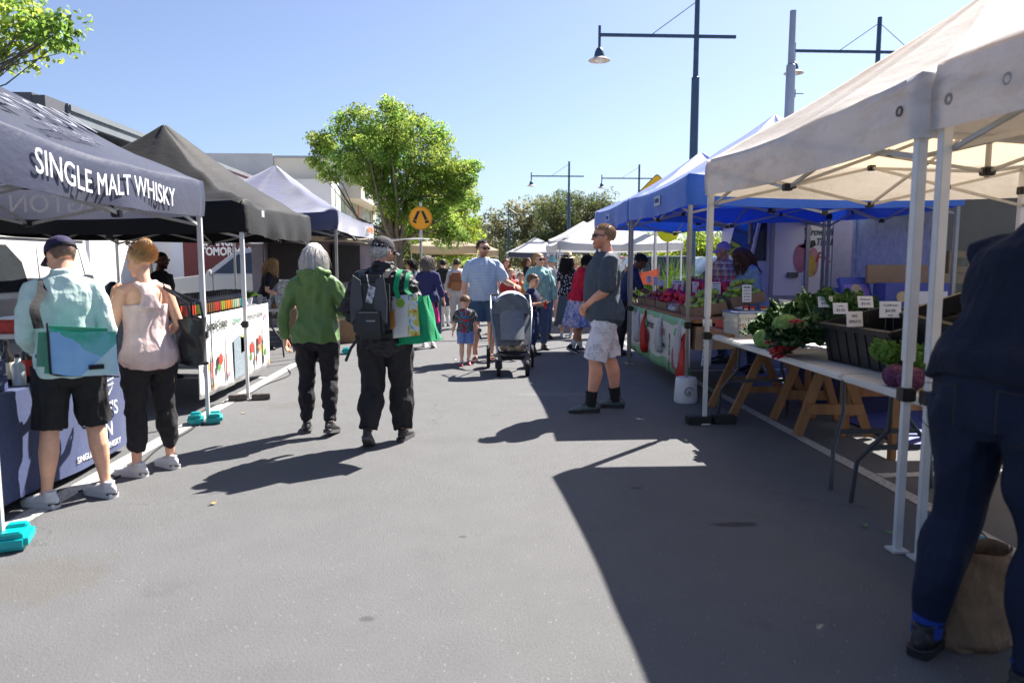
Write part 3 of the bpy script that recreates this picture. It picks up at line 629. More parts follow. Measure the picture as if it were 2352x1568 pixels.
# main street tree behind the pedestrian sign
tx, ty = -2.45, 23.0
def bl(px, py, rx, ry, Y, c=(0, 0), dy=1.0):      # ellipsoid given by its place in the photo, relative to the trunk
    p = PX(px, py, Y); k = Y / FPX; return (p[0] - c[0], p[1] - c[1], p[2], rx * k, max(rx, ry) * k * dy, ry * k)
B1 = [bl(800, 335, 70, 45, 23, (tx, ty)), bl(890, 300, 75, 50, 23.3, (tx, ty)), bl(960, 345, 80, 65, 22.6, (tx, ty)), bl(1035, 400, 55, 50, 23, (tx, ty)), bl(930, 410, 65, 50, 23.4, (tx, ty)),
      bl(850, 350, 85, 45, 22.5, (tx, ty)), bl(745, 325, 28, 20, 23, (tx, ty)), bl(895, 245, 20, 18, 23, (tx, ty)), bl(1000, 460, 60, 40, 23.3, (tx, ty)), bl(1010, 330, 25, 30, 23, (tx, ty)), bl(1085, 385, 12, 18, 23, (tx, ty)), bl(1088, 470, 14, 22, 23, (tx, ty)), bl(820, 262, 18, 12, 23, (tx, ty)), bl(730, 360, 22, 22, 23, (tx, ty)), bl(760, 395, 30, 18, 23, (tx, ty)), bl(935, 470, 45, 35, 22.6, (tx, ty)), bl(780, 270, 14, 22, 23, (tx, ty)), bl(1050, 420, 45, 45, 23, (tx, ty)), bl(1020, 520, 45, 35, 23.5, (tx, ty)), bl(905, 480, 30, 30, 22.8, (tx, ty)), bl(840, 400, 60, 25, 23.2, (tx, ty)), bl(885, 440, 35, 22, 22.6, (tx, ty)), bl(1040, 540, 35, 30, 23.5, (tx, ty)), bl(960, 520, 45, 30, 23.6, (tx, ty))]
tree('street_tree', 'broad spring green street tree behind the round walking legs sign', 'tree', tx, ty, B1, 2.0, 760, .25, 72, .085, LM_green, .15, (.1, .1), 3, nlimb=12, lo=.35)
B2 = [bl(1010, 480, 60, 50, 33, (-1.9, 33)), bl(1060, 520, 45, 55, 33, (-1.9, 33)), bl(980, 540, 55, 40, 33, (-1.9, 33)), bl(1040, 575, 45, 30, 33, (-1.9, 33)), bl(1065, 460, 25, 30, 33, (-1.9, 33))]
tree('street_tree', 'second street tree, yellow green, just beyond the broad one', 'tree', -1.9, 33, B2, 1.9, 260, .32, 55, .11, LM_lime, .14, (0, 0), 5, lo=.35)
B3 = [bl(1060, 560, 42, 40, 45, (-2.2, 45)), bl(1020, 540, 60, 50, 45, (-2.2, 45)), bl(970, 560, 50, 50, 45, (-2.2, 45))]
tree('street_tree', 'third street tree, small and yellow green, low above the beige tent', 'tree', -2.2, 45, B3, 2.0, 110, .45, 55, .14, LM_lime, .15, (0, 0), 6, lo=.35)
B4 = [bl(900, 560, 50, 70, 30, (-4.6, 30)), bl(930, 590, 40, 40, 30, (-4.6, 30)), bl(890, 500, 20, 50, 30, (-4.6, 30))]
tree('street_tree', 'dark leafy tree in shade behind the broad street tree', 'tree', -4.6, 30, B4, 1.8, 70, .4, 50, .12, LM_dark, .12, (0, 0), 8, lo=.3)
# branch reaching in at the top left, from a tree that stands outside the frame
lt = (-6.6, 6.3)
B5 = [bl(95, 85, 78, 38, 6.7, lt, .7), bl(20, 90, 60, 55, 6.8, lt, .7), bl(60, 45, 25, 14, 6.7, lt), bl(140, 95, 34, 30, 6.6, lt), bl(-60, 0, 110, 70, 6.7, lt), bl(-250, -120, 220, 160, 6.6, lt, .8), bl(150, 50, 16, 14, 6.6, lt)]
tree('street_tree', 'leafy tree whose branch hangs in at the top left corner', 'tree', lt[0], lt[1], B5, 2.6, 120, .17, 48, .06, LM_green, .07, (.1, 0), 9, nlimb=10, lo=.1)
# eucalypts and the large dark tree at the end of the street
E1 = [bl(1215, 480, 40, 30, 85, (8, 85)), bl(1190, 530, 45, 35, 85, (8, 85)), bl(1240, 520, 45, 50, 85, (8, 85)), bl(1150, 545, 30, 25, 85, (8, 85)), bl(1200, 575, 80, 30, 85, (8, 85)), bl(1130, 500, 18, 10, 85, (8, 85)), bl(1175, 480, 20, 12, 85, (8, 85))]
tree('gum_tree', 'pale loose gum tree left of the big dark round tree', 'tree', 8, 85, E1, 2.5, 130, 1.1, 50, .36, LM_euc, .3, (0, 0), 12, nlimb=14, bark=mat('pale_bark', (.4, .35, .28), .8, .2, 4), droop=1.2, lo=.4)
E2 = [bl(1120, 575, 30, 30, 95, (2, 95)), bl(1100, 540, 16, 30, 95, (2, 95)), bl(1085, 580, 30, 30, 95, (2, 95)), bl(1160, 585, 30, 20, 95, (2, 95))]
tree('gum_tree', 'low gum tree showing between the street trees and the big gum', 'tree', 2, 95, E2, 2, 70, 1.2, 50, .4, LM_euc, .3, (0, 0), 13, lo=.3)
D1 = [bl(1320, 490, 85, 42, 75, (11, 75)), bl(1270, 530, 40, 60, 75, (11, 75)), bl(1380, 480, 45, 32, 75, (11, 75)), bl(1245, 570, 35, 35, 75, (11, 75)), bl(1340, 520, 60, 30, 75, (11, 75)), bl(1300, 555, 45, 30, 75, (11, 75)), bl(1230, 590, 40, 14, 75, (11, 75))]
tree('pine_tree', 'large dark olive round topped tree at the end of the street', 'tree', 11, 75, D1, 2.5, 210, .95, 95, .3, LM_pine, .4, (.5, 0), 14, nlimb=12, lo=.3, asp=.35)
D2 = [bl(1400, 560, 70, 40, 80, (16, 80)), bl(1440, 545, 30, 30, 80, (16, 80)), bl(1480, 570, 50, 30, 80, (16, 80))]
tree('gum_tree', 'thin stemmed gum tree behind the tall man\'s head', 'tree', 16, 80, D2, 3.0, 60, 1.1, 35, .35, LM_euc, .25, (0, 0), 15, nlimb=14, droop=1, lo=.3)
def bushrow(name, label, x0, x1, y0, y1, h, n, lm, size, seed, per=60, cr=.9):
    g = np.random.default_rng(seed); C = np.stack([g.uniform(x0, x1, n), g.uniform(y0, y1, n), g.uniform(0.2, h, n) * g.uniform(.6, 1, n)], 1); V, F, col = leaf_cloud(g, C, cr * g.uniform(.6, 1.3, n), per, size)
    o = fastmesh(name, V, F, lm, col=col); o['kind'] = 'stuff'; tag(o, label, 'bushes'); return o
bushrow('distant_woodland', 'far off mass of gum woodland closing the end of the street', -45, 70, 100, 112, 4.6, 300, LM_euc, .55, 21, 60, 2.2)
bushrow('hedge_foliage', 'dark foliage mass beyond the car park behind the stalls', 12, 60, 62, 70, 3.6, 200, LM_pine, .4, 22, 60, 1.4)
for i, (px, pyt, Y, r, lm, lab) in enumerate([(1590, 545, 34, 50, LM_lime, 'light green young tree seen under the blue marquee edge, right of the yellow sign'), (1700, 550, 38, 60, LM_euc, 'grey green tree behind the plaid shirted stallholder'), (1640, 560, 40, 45, LM_green, 'green tree seen behind the white plastic legged marquee'), (1500, 560, 42, 40, LM_euc, 'grey green tree just above the white arched marquee')]):
    p = PX(px, 602, Y); c = (p[0], Y)
    tree('park_tree', lab, 'tree', p[0], Y, [bl(px, pyt + 20, r, 40, Y, c), bl(px - r * .8, pyt + 45, r * .8, 30, Y, c), bl(px + r * .8, pyt + 25, r * .7, 30, Y, c), bl(px + r * .2, pyt + 55, r * 1.2, 20, Y, c)], 1.0, 90, .45, 50, .14, lm, .12, seed=30 + i, lo=.3)
# reeds and shrubs in the garden bed
def reeds(x, y, n, h, seed, label):
    g = np.random.default_rng(seed); a = g.uniform(0, 6.28, n); r = g.uniform(0, .5, n); b = np.stack([r * np.cos(a) * .8, r * np.sin(a) * .5, np.zeros(n)], 1); sp = g.normal(size=(n, 2)) * .22; H = h * g.uniform(.6, 1.1, n); P = []
    for t in np.linspace(0, 1, 6): P.append(b + np.stack([sp[:, 0] * t ** 1.8, sp[:, 1] * t ** 1.8, H * t], 1))
    P = np.stack(P, 1); W = np.linspace(1, .15, 6)[None] * .014 * g.uniform(.7, 1.3, (n, 1)); V, F = ribbons(P, W, 3); col = np.repeat(g.uniform(.6, 1.4, (n, 1)), 18, 0) * np.ones((1, 3))
    t_ = thing('reed_clump', label, 'plant', (x, y, .16), 0, 'plants in the garden bed'); fastmesh('leaves', V, F, LM_lime, t_, col=col); return t_
for i, (px, Y, n, h, lb) in enumerate([(1500, 17, 90, 1.3, 'tall green reeds right of the first steel pole behind the fruit'), (1545, 17.4, 110, 1.5, 'tallest green reeds, behind the middle of the apple boxes'), (1590, 17.2, 90, 1.2, 'green reeds beside the blue marquee pole on the white bucket'), (1475, 17.8, 50, 1.0, 'shorter reeds at the left end of the garden bed')]):
    p = G(px, 602 + 1680 * (1.5 - .16) / Y, .16); reeds(at(px, 650, Y)[0], Y, n, h, 40 + i, lb)
def shrub(px, Y, rx, h, lm, seed, lab, size=.06, n=16, z=.16):
    g = np.random.default_rng(seed); x = at(px, 650, Y)[0]; t_ = thing('garden_shrub', lab, 'shrub', (x, Y, z), 0, 'plants in the garden bed')
    C = np.stack([g.uniform(-rx, rx, n), g.uniform(-rx, rx, n) * .6, g.uniform(.05, h, n)], 1); V, F, col = leaf_cloud(g, C, .16 * g.uniform(.7, 1.4, n), 70, size); fastmesh('foliage', V, F, lm, t_, col=col)
for i, q in enumerate([(1455, 16.4, .5, .35, LM_lime, 'yellow green low shrub left of the reeds'), (1530, 16.2, .5, .3, LM_lime, 'low yellow green shrub in front of the tall reeds'), (1620, 16.4, .6, .55, LM_lime, 'bright shrub left of the plaid shirted stallholder'), (1650, 17.5, .5, .6, LM_euc, 'grey green shrub behind the plaid shirted stallholder'), (1420, 16.0, .4, .3, LM_euc, 'small grey shrub beside the orange barrier mesh'), (1585, 16.2, .4, .35, LM_green, 'small green shrub behind the price cards')]):
    shrub(q[0], q[1], q[2], q[3], q[4], 60 + i, q[5])
# ---------------- buildings on the left ----------------
M_white = mat('white_render', (.62, .62, .63), .8, .05, 1.2, .001, 80); M_dkbox = mat('charcoal_cladding', (.075, .08, .095), .7, .1, 2)
M_cream = mat('cream_render', (.55, .51, .43), .85, .05, .8); M_precast = mat('precast_concrete', (.36, .37, .38), .85, .12, .7, .002, 40); M_glass = mat('window_glass', (.05, .07, .09), .08, .3, .5, spec=.8)
M_alu = mat('aluminium', (.45, .46, .48), .38, .06, 6, metal=.85); M_steelgrey = mat('painted_steel_grey', (.28, .31, .34), .45, .08, 5, metal=.2)
zpar = at(90, 212, 15.5)[2]; zfa = at(190, 258, 16.3)[2]
A_ = thing('shop_building', 'grey two level building with deep cream eaves behind the whisky tent', 'building', (-9, 16, 0))
def W(name, bl_, m, par, **k):
    g = MB(par.location[:]); [g.box(*b) for b in bl_]; return g.build(name, m, par, smooth=False, **k)
W('wall', [((-13, 23, 2.1), (8, 14, 4.2))], M_white, A_)
W('parapet', [((-11.9, 15.75, zpar / 2), (6.2, .5, zpar)), ((-8.68, 15.95, zpar - .5), (.26, .9, .9))], M_dkbox, A_)
ro = W('roof', [((-11.2, 23, zfa + .12), (5.3, 13.4, .08)), ((-8.5, 23, zfa + .09), (.08, 13.44, .12)), ((-8.54, 23, zfa - .07), (.06, 13.44, .2)), ((-11.1, 16.28, zfa), (5.2, .06, .34))], mat('roof_fascia', (.15, .17, .19), .6, .08, 2), A_); W('soffit', [((-10.8, 23, zfa - .2), (4.5, 13.3, .06)), ((-8.95, 23, zfa - .42), (.1, 13.2, .3))], mat('soffit_cream', (.8, .76, .66), .8, .05, 2), ro)
for i in range(5):
    f = W('window', [((-8.96, 18.5 + i * 2.2, 3.75), (.1, 1.25, .9))], M_steelgrey, A_); W('pane', [((-8.92, 18.5 + i * 2.2, 3.75), (.06, 1.05, .74))], M_glass, f)
W('downpipe', [((-8.9, 17.5, 2.2), (.09, .09, 4.3))], M_white, A_)
# garage wing that faces the camera, with the red board
B_ = thing('garage_wing', 'white rendered wall carrying the dark red board behind the white car', 'building', (-7.5, 20.5, 0))
W('wall', [((-8.9, 23.5, 1.55), (6.6, 6, 3.1))], M_white, B_)
W('door_panel', [((-7.85, 20.47, 1.2), (.72, .06, 2.4))], mat('pale_blue_panel', (.55, .6, .68), .6, .04, 2), B_)
sg = W('sign_board', [((-6.95, 20.46, 1.55), (1.9, .07, 2.0))], mat('maroon_board', (.11, .012, .02), .5, .1, 3), B_)
mw = mat('white_lettering', (.75, .75, .75), .6, .03, 3)
text('CHANGE', .30, 'lettering', mw, sg, plane_fn((-6.98, 20.42, 2.04), (1, 0, 0), (0, 0, 1), off=B_.location[:]), bold=.012, xs=.76)
text('TOMORROW', .30, 'lettering', mw, sg, plane_fn((-6.72, 20.42, 1.78), (1, 0, 0), (0, 0, 1), off=B_.location[:]), bold=.012, xs=.78)
# far building with the painted mural
M_mural = None
def muralmat():
    s = NT('painted_mural'); v = s.coord((1, .55, .25)); f = s.noise(v, 1.7, 6, .7); c = s.ramp(f, [(.3, (.03, .045, .03)), (.42, (.25, .3, .18)), (.5, (.55, .57, .5)), (.58, (.2, .28, .2)), (.68, (.6, .55, .4))])
    w_ = s.noise(s.coord((1, .35, .12)), 1.3, 2); c = s.mix(s.ramp(w_, [(.6, (0, 0, 0)), (.64, (1, 1, 1))]), c, (.5, .12, .04)); s.l(c, s.b.inputs['Base Color']); s.b.inputs['Roughness'].default_value = .7; return s.m
C_ = thing('mural_building', 'long cream and concrete building with a painted mural on its street side', 'building', (-10, 50, 0))
W('wall', [((-16.5, 58, 3.35), (15, 21, 6.7))], M_white, C_); W('upper_storey', [((-13.0, 59.0, 7.2), (10.5, 15, 2.7))], M_cream, C_)
W('concrete_panel', [((-17.6, 51.43, 7.3), (8.0, .16, 3.0)), ((-26, 55, 4.0), (4, 6, 9.3))], M_precast, C_)
for i in range(3): f = W('window', [((-7.72, 54 + i * 4.5, 7.1), (.1, 1.8, 2.0))], M_dkbox, C_); W('pane', [((-7.66, 54 + i * 4.5, 7.1), (.06, 1.5, 1.7))], M_glass, f)
W('mural', [((-8.97, 58.3, 4.4), (.06, 19.5, 3.9))], muralmat(), C_)
W('roof', [((-13.0, 59.0, 8.62), (10.7, 15.2, .12))], M_steelgrey, C_)
# little shops beyond the trees
sh_cols = [('red fronted shop with a yellow panel behind the street trees', (.4, .03, .03), (.6, .38, .02)), ('cream shop with black awning behind the pedestrian sign', (.5, .46, .38), (.03, .03, .035)), ('white shop with an orange sign past the mural', (.6, .6, .58), (.55, .22, .03))]
for i, (lb, c1, c2) in enumerate(sh_cols):
    y0 = 26.5 + i * 6; S_ = thing('small_shop', lb, 'shop', (-6.5, y0, .13)); W('wall', [((-9, y0 + 2.9, 1.9), (5, 5.8, 3.5))], mat('shopwall%d' % i, c1, .8, .08, 2), S_)
    W('awning', [((-5.6, y0 + 2.9, 2.75), (1.8, 5.6, .14))], mat('awn%d' % i, c2, .7, .06, 2), S_); W('sign_board', [((-6.44, y0 + 2.9, 3.25), (.1, 3.6, .55))], mat('awn%d' % i, c2), S_)
    for k in range(2): f = W('window', [((-6.45, y0 + 1.5 + k * 2.8, 1.35), (.1, 2.0, 1.6))], M_dkbox, S_); W('pane', [((-6.4, y0 + 1.5 + k * 2.8, 1.35), (.05, 1.8, 1.4))], M_glass, f)
# ---------------- street furniture ----------------
M_navyst = mat('blue_grey_steel', (.045, .085, .14), .45, .1, 4, metal=.3); M_shade = mat('lamp_shade_enamel', (.55, .5, .45), .4, .05, 4); M_bulb = mat('lamp_glass', (.75, .7, .65), .2, .03, 4)
def lamp(px, Y, parm, ptop, armL, armR, label, second=False, rot=0, wires=2):
    """px = pole x, parm = height of the cross arm, in photo pixels"""
    p = at(px, parm, Y); x = p[0]; za = p[2]; zt = at(px, ptop, Y)[2]; t = thing('street_lamp', label, 'street lamp', (x, Y, 0), rot, 'street lamps on tall blue grey poles')
    m = MB(); m.tube([(0, 0, 0), (0, 0, .5), (0, 0, za - 1.0), (0, 0, za - .98), (0, 0, zt)], [.13, .125, .10, .07, .06], n=12, rnd=False); m.cyl((0, 0, 0), (0, 0, .03), .2); m.build('pole', M_navyst, t)
    m = MB(); m.bar((-armL, 0, za), (armR, 0, za), .07, .07); m.cyl((-armL, 0, za - .33), (-armL, 0, za + .22), .035, 8); m.build('cross_arm', M_navyst, t)
    m = MB(); m.cyl((0, 0, za + min(.85, zt - za - .15)), (-armL * .48, 0, za), .012, 5)
    if wires > 1: m.cyl((0, 0, za + min(.85, zt - za - .15)), (armR * .85 if armR < armL else armR * .6, 0, za), .012, 5)
    m.build('stay_wire', M_steelgrey, t)
    m = MB(); m.lathe([(.03, 0), (.07, -.02), (.11, -.10), (.14, -.24), (.14, -.26)], (-armL, 0, za - .3), 16); h = m.build('lamp_housing', M_navyst, t)
    m = MB(); m.lathe([(.14, -.24), (.27, -.31), (.275, -.325), (.14, -.28)], (-armL, 0, za - .3), 24); m.build('lamp_shade', M_shade, h)
    m = MB(); m.ell((-armL, 0, za - .59), (.13, .13, .09)); m.build('bulb_cover', M_bulb, h)
lamp(1600, 18.8, 84, -60, 2.45, 1.0, 'tall street lamp rising behind the blue fruit tents', wires=1)
lamp(2017, 21.2, 120, 40, 2.45, 1.2, 'street lamp above the white tent roof with its arm half hidden')
lamp(1307, 47, 405, 371, 2.4, .95, 'street lamp over the dark round tree, left of the yellow diamond sign', wires=1)
lamp(1468, 48, 410, 378, 2.45, 1.2, 'street lamp beside the yellow diamond sign')
lamp(1168, 76, 493, 474, 2.4, 1.2, 'small far street lamp in front of the gum trees')
t = thing('camera_pole', 'thick light grey pole with a small arm rising behind the white tent', 'pole', (at(1815, 200, 13.5)[0], 13.5, 0))
m = MB(); zt = at(1818, 25, 13.5)[2]; m.tube([(0, 0, 0), (0, 0, zt - .95), (0, 0, zt - .93), (0, 0, zt)], [.10, .082, .06, .055], n=14, rnd=False); m.build('pole', mat('galvanised_grey', (.26, .30, .36), .5, .08, 5, metal=.3), t)
m = MB(); m.box((.16, 0, zt - 1.45), (.18, .02, .012)); m.box((.08, 0, zt - 1.45), (.03, .05, .14)); m.build('bracket', M_navyst, t)
# round pedestrian sign
M_gal = mat('galvanised', (.42, .44, .46), .4, .1, 8, metal=.6); M_yel = mat('sign_orange_yellow', (.85, .36, .01), .45, .03, 4); M_blk = mat('sign_black', (.012, .012, .014), .5, .05, 4)
Ys = 20.0; c = at(966, 501, Y := Ys); t = thing('pedestrian_sign', 'round orange yellow sign with black walking legs on a galvanised post', 'sign', (c[0], Ys, .13))
zc = c[2] - .13; m = MB(); m.cyl((0, .03, 0), (0, .03, zc + .42), .033, 12); m.build('post', M_gal, t)
m = MB(); m.lathe([(.31, -.012), (.31, 0)], (0, -.01, zc), 40, R=rotm(90)); f = m.build('sign_face', M_yel, t)
m = MB(); a = np.linspace(0, 2 * math.pi, 49); m.tube([(math.cos(q) * .293, -.013, zc + math.sin(q) * .293) for q in a], [(.006, .003)] * 49, (0, 1, 0), 6, rnd=False); m.build('border', M_blk, f)
fr = ((0, 0, zc), (1, 0, 0), (0, 0, 1), (0, -1, 0)); m = MB()
m.prism([(-.085, .185), (-.012, .185), (-.115, -.06), (-.185, -.03)], .014, .018, fr=fr); m.prism([(.012, .185), (.085, .185), (.185, -.03), (.115, -.06)], .014, .018, fr=fr)
m.prism([(-.205, -.06), (-.18, -.045), (-.12, -.085), (-.10, -.12), (-.125, -.145), (-.21, -.10)], .014, .018, fr=fr); m.prism([(.12, -.075), (.19, -.05), (.225, -.085), (.235, -.115), (.135, -.14), (.115, -.125)], .014, .018, fr=fr); m.build('legs_symbol', M_blk, f, smooth=False)
# yellow diamond sign behind the blue tents
Yd = 16.0; c = at(1508, 455, Yd); t = thing('diamond_sign', 'yellow diamond warning sign half hidden behind the blue tent roof', 'sign', (c[0], Yd, 0)); r = .53
m = MB(); m.cyl((0, .04, 0), (0, .04, c[2] + .3), .035, 10); m.build('post', M_gal, t)
fr = ((0, 0, c[2]), (1, 0, 0), (0, 0, 1), (0, -1, 0)); q = .06
def dia(r, q=.05): return [(-q, r - q), (0, r - q * .4), (q, r - q), (r - q, q), (r - q * .4, 0), (r - q, -q), (q, -r + q), (0, -r + q * .4), (-q, -r + q), (-r + q, -q), (-r + q * .4, 0), (-r + q, q)]
m = MB(); m.prism(dia(r), .0, .012, fr=fr); f = m.build('sign_face', M_blk, t, smooth=False); m = MB(); m.prism(dia(r * .955), .013, .016, fr=fr); m.build('sign_panel', mat('sign_yellow', (.85, .48, .01), .45, .03, 4), f, smooth=False)
m = MB(); m.prism([(-.03, .10), (0, .24), (.03, .10), (.03, -.25), (-.03, -.25)], .017, .02, fr=fr); m.build('arrow_symbol', M_blk, f, smooth=False)
# ---------------- tents ----------------
def fabric(name, col, rough=.6, sheen=0., trans=0., tcol=None, stain=0., bump=.004, spec=.3):
    s = NT(name); v = s.coord(); c = lin(col) if isinstance(col, str) else col
    base = s.ramp(s.noise(v, 2.5, 4), [(.3, tuple(x * .88 for x in c)), (.7, tuple(min(1, x * 1.1) for x in c))])
    if stain:
        f = s.noise(s.coord((1.2, 1.2, 5)), 1.9, 6, .68); mk = s.ramp(f, [(.48, (0, 0, 0)), (.75, (1, 1, 1))]); base = s.mix(s.math('MULTIPLY', mk, stain), base, (.30, .22, .13))
        f2 = s.noise(v, 14, 5, .7); mk2 = s.ramp(f2, [(.56, (0, 0, 0)), (.72, (1, 1, 1))]); base = s.mix(s.math('MULTIPLY', mk2, stain * .5), base, (.28, .22, .15))
    s.l(base, s.b.inputs['Base Color']); s.b.inputs['Roughness'].default_value = rough; s.b.inputs['Specular IOR Level'].default_value = spec
    s.b.inputs['Sheen Weight'].default_value = sheen; s.b.inputs['Sheen Roughness'].default_value = .4
    h = s.math('ADD', s.noise(s.coord((1, 1, 2.2)), 7, 3), s.math('MULTIPLY', s.noise(v, 30, 2), .25)); s.bump(h, .02, .28)
    if trans: s.trans(trans, base if tcol is None else tcol)
    return s.m
F_white = fabric('white_tent_canvas', (.68, .67, .65), .7, 0, .46, (.72, .54, .33), stain=.35)
F_blue = fabric('blue_tent_canvas', (.05, .14, .50), .5, .3, .28, (.0, .06, .7)); F_bluev = fabric('blue_valance_canvas', (.06, .17, .58), .55, .3, .10, (.02, .1, .6)); F_whitev = fabric('white_valance_canvas', (.62, .62, .65), .7, 0, .28, (.58, .51, .40), stain=.6); F_navy = fabric('navy_tent_canvas', (.028, .034, .075), .5, .2, .3, (.12, .13, .18), spec=.6)
F_black = fabric('black_tent_canvas', (.010, .010, .011), .65, .05, spec=.2); F_lav = fabric('dark_blue_tent_canvas', (.06, .066, .14), .45, .55, spec=.6)
F_beige = fabric('beige_tent_canvas', (.55, .46, .33), .7, 0, .35, (.6, .48, .3)); F_pale = fabric('pale_tent_canvas', (.62, .62, .62), .6, 0, .35, (.6, .62, .65))
M_legw = mat('white_powder_steel', (.6, .6, .6), .35, .06, 6, metal=.1); M_legg = mat('grey_alloy', (.30, .29, .28), .4, .1, 8, metal=.55); M_blkpl = mat('black_plastic', (.015, .015, .016), .45, .1, 8)
M_trussw = mat('truss_grey', (.42, .41, .39), .4, .08, 8, metal=.3)
def tent(name, label, x0, x1, y0, y1, zt, zb, zp, fab, leg, group=None, seed=1, legs=(1, 1, 1, 1), sag=.05, wr=.016, truss=None, legw=.042, cat='market tent', det=True, vfab=None, pw=1.18, rz=0):
    cx_, cy_ = (x0 + x1) / 2, (y0 + y1) / 2; t = thing(name, label, cat, (cx_, cy_, 0), rz, group); hx, hy = (x1 - x0) / 2, (y1 - y0) / 2; N = 26 if det else 8; NR = 16 if det else 6
    loop = [(-1 + 2 * i / N, -1) for i in range(N)] + [(1, -1 + 2 * i / N) for i in range(N)] + [(1 - 2 * i / N, 1) for i in range(N)] + [(-1, 1 - 2 * i / N) for i in range(N)]; L = np.array(loop, float); n = len(L)
    ang = np.arctan2(L[:, 1], L[:, 0]); edge = np.minimum(np.abs(L[:, 0]), np.abs(L[:, 1])); V, rows = [], []
    for r in np.linspace(0.015, 1, NR):
        z = zt + (zp - zt) * (1 - r) ** pw - sag * (1 - edge ** 2) * r * (1 if r < 1 else 1); X = L * r
        w_ = wr * wav(np.stack([np.cos(ang) * 1.0, np.sin(ang), np.full(n, r * .35)], 1), 9, seed) * min(1, (1 - r) * 6 + .25) * (r ** .5)
        w_ += wr * .8 * np.exp(-((1 - edge) / .25)) * wav(np.stack([X[:, 0] * hx, X[:, 1] * hy, z * 0], 1), 10, seed + 3) * r
        V.append(np.stack([X[:, 0] * hx, X[:, 1] * hy, z + w_], 1))
    for j, q in enumerate(np.linspace(.02, 1, 7)):
        z = zt - (zt - zb) * q - sag * (1 - edge ** 2) * (1 - .3 * q); nrm = np.where(np.abs(L) > .999, np.sign(L), 0)
        o = (.006 + .012 * math.sin(q * 3)) + wr * .9 * wav(np.stack([L[:, 0] * hx, L[:, 1] * hy, np.full(n, q * .25)], 1), 7, seed + 9) * q * (.25 + (1 - edge))
        V.append(np.stack([L[:, 0] * hx + nrm[:, 0] * o, L[:, 1] * hy + nrm[:, 1] * o, z], 1))
    V = np.vstack(V); K = NR + 7; F = np.array([[j * n + i, j * n + (i + 1) % n, (j + 1) * n + (i + 1) % n, (j + 1) * n + i] for j in range(K - 1) for i in range(n)])
    mi = np.array([0 if j < NR else 1 for j in range(K - 1) for i in range(n)]); fastmesh('canopy', V, F, [fab, vfab or fab], t, True, mi=mi)
    if not det:
        [MB().cyl((sx * (hx - .03), sy * (hy - .03), 0), (sx * (hx - .03), sy * (hy - .03), zt - .03), .02, 6).build('leg', leg, t) for sx in (-1, 1) for sy in (-1, 1)]; return t
    for i, (sx, sy) in enumerate(((-1, -1), (1, -1), (1, 1), (-1, 1))):
        if not legs[i]: continue
        m = MB(); px, py = sx * (hx - .03), sy * (hy - .03); m.rbox((px, py, 1.0 + (zt - .05 - 1.0) / 2), (legw, legw, zt - 1.05), .004); m.rbox((px, py, .51), (legw * .74, legw * .74, 1.02), .004)
        m.box((px, py, .008), (.085, .085, .012)); l = m.build('leg', leg, t, sharp=30); m = MB(); m.rbox((px, py, .83), (legw + .02, legw + .02, .07), .006); m.rbox((px - sx * .035, py, .83), (.03, .02, .03), .004); m.build('leg_bracket', M_blkpl, l); m = MB(); m.rbox((px, py, zb + .06), (legw + .02, legw + .02, .07), .006); m.build('leg_bracket', M_blkpl, l)
    tm = truss or leg; zh, zl = zt - .07, zt - .40
    def scis(a, b, nm, cz=0):
        m = MB(); a = np.array(a, float); b = np.array(b, float); h = np.array((0, 0, zh)); l = np.array((0, 0, zl)); md = (a + b) / 2; d = np.cross(unit(b - a), (0, 0, 1)) * .012
        for p, q in ((a, md), (md, b)):
            m.bar(p + h + d, q + l + d, .012, .026); m.bar(p + l - d, q + h - d, .012, .026); m.rbox((p + q) / 2 + (h + l) / 2, (.05, .05, .05), .006, mi=1)
        m.rbox(md + h, (.06, .06, .05), .006, mi=1); m.rbox(md + l, (.06, .06, .05), .006, mi=1); m.build(nm, [tm, M_blkpl], t, sharp=30)
    c = [(-hx + .05, -hy + .05, 0), (hx - .05, -hy + .05, 0), (hx - .05, hy - .05, 0), (-hx + .05, hy - .05, 0)]
    for i in range(4): scis(c[i], c[(i + 1) % 4], 'truss')
    m = MB()
    for i in range(4):
        e = (np.array(c[i]) + np.array(c[(i + 1) % 4])) / 2; z0 = np.array((0, 0, zl)); z1 = np.array((0, 0, zh)); o = np.array((0., 0, 0))
        m.bar(e + z1, e * .5 + (0, 0, zl + .22), .012, .024); m.bar(e + z0, e * .5 + (0, 0, zl + .26), .012, .024); m.bar(e * .5 + (0, 0, zl + .24), o + (0, 0, zl + .52), .012, .024); m.bar(e * .5 + (0, 0, zl + .22), o + (0, 0, zl + .12), .012, .024); m.rbox(e * .5 + (0, 0, zl + .24), (.045, .045, .045), .006, mi=1)
    m.build('roof_brace', [tm, M_blkpl], t, sharp=30); m = MB(); m.cyl((0, 0, zl + .08), (0, 0, zp - .02), .02, 10); m.rbox((0, 0, zl + .12), (.08, .08, .06), .008, mi=1); m.rbox((0, 0, zl + .52), (.08, .08, .06), .008, mi=1); m.build('peak_pole', [tm, M_blkpl], t, sharp=30)
    return t
W1 = tent('market_tent', 'stained white tent over the vegetable table, roof rising off the top right', 2.134, 5.154, 3.58, 6.66, 2.42, 2.10, 3.42, F_white, M_legw, seed=2, rz=.022, vfab=F_whitev, wr=.024, truss=M_trussw, legw=.05)
W2 = tent('market_tent', 'nearest white tent, its grimy valance cut off by the right edge of the photo', 2.22, 5.26, .42, 3.50, 2.44, 2.13, 3.35, F_white, M_legw, seed=5, vfab=F_whitev, wr=.022, truss=M_trussw, legw=.05)
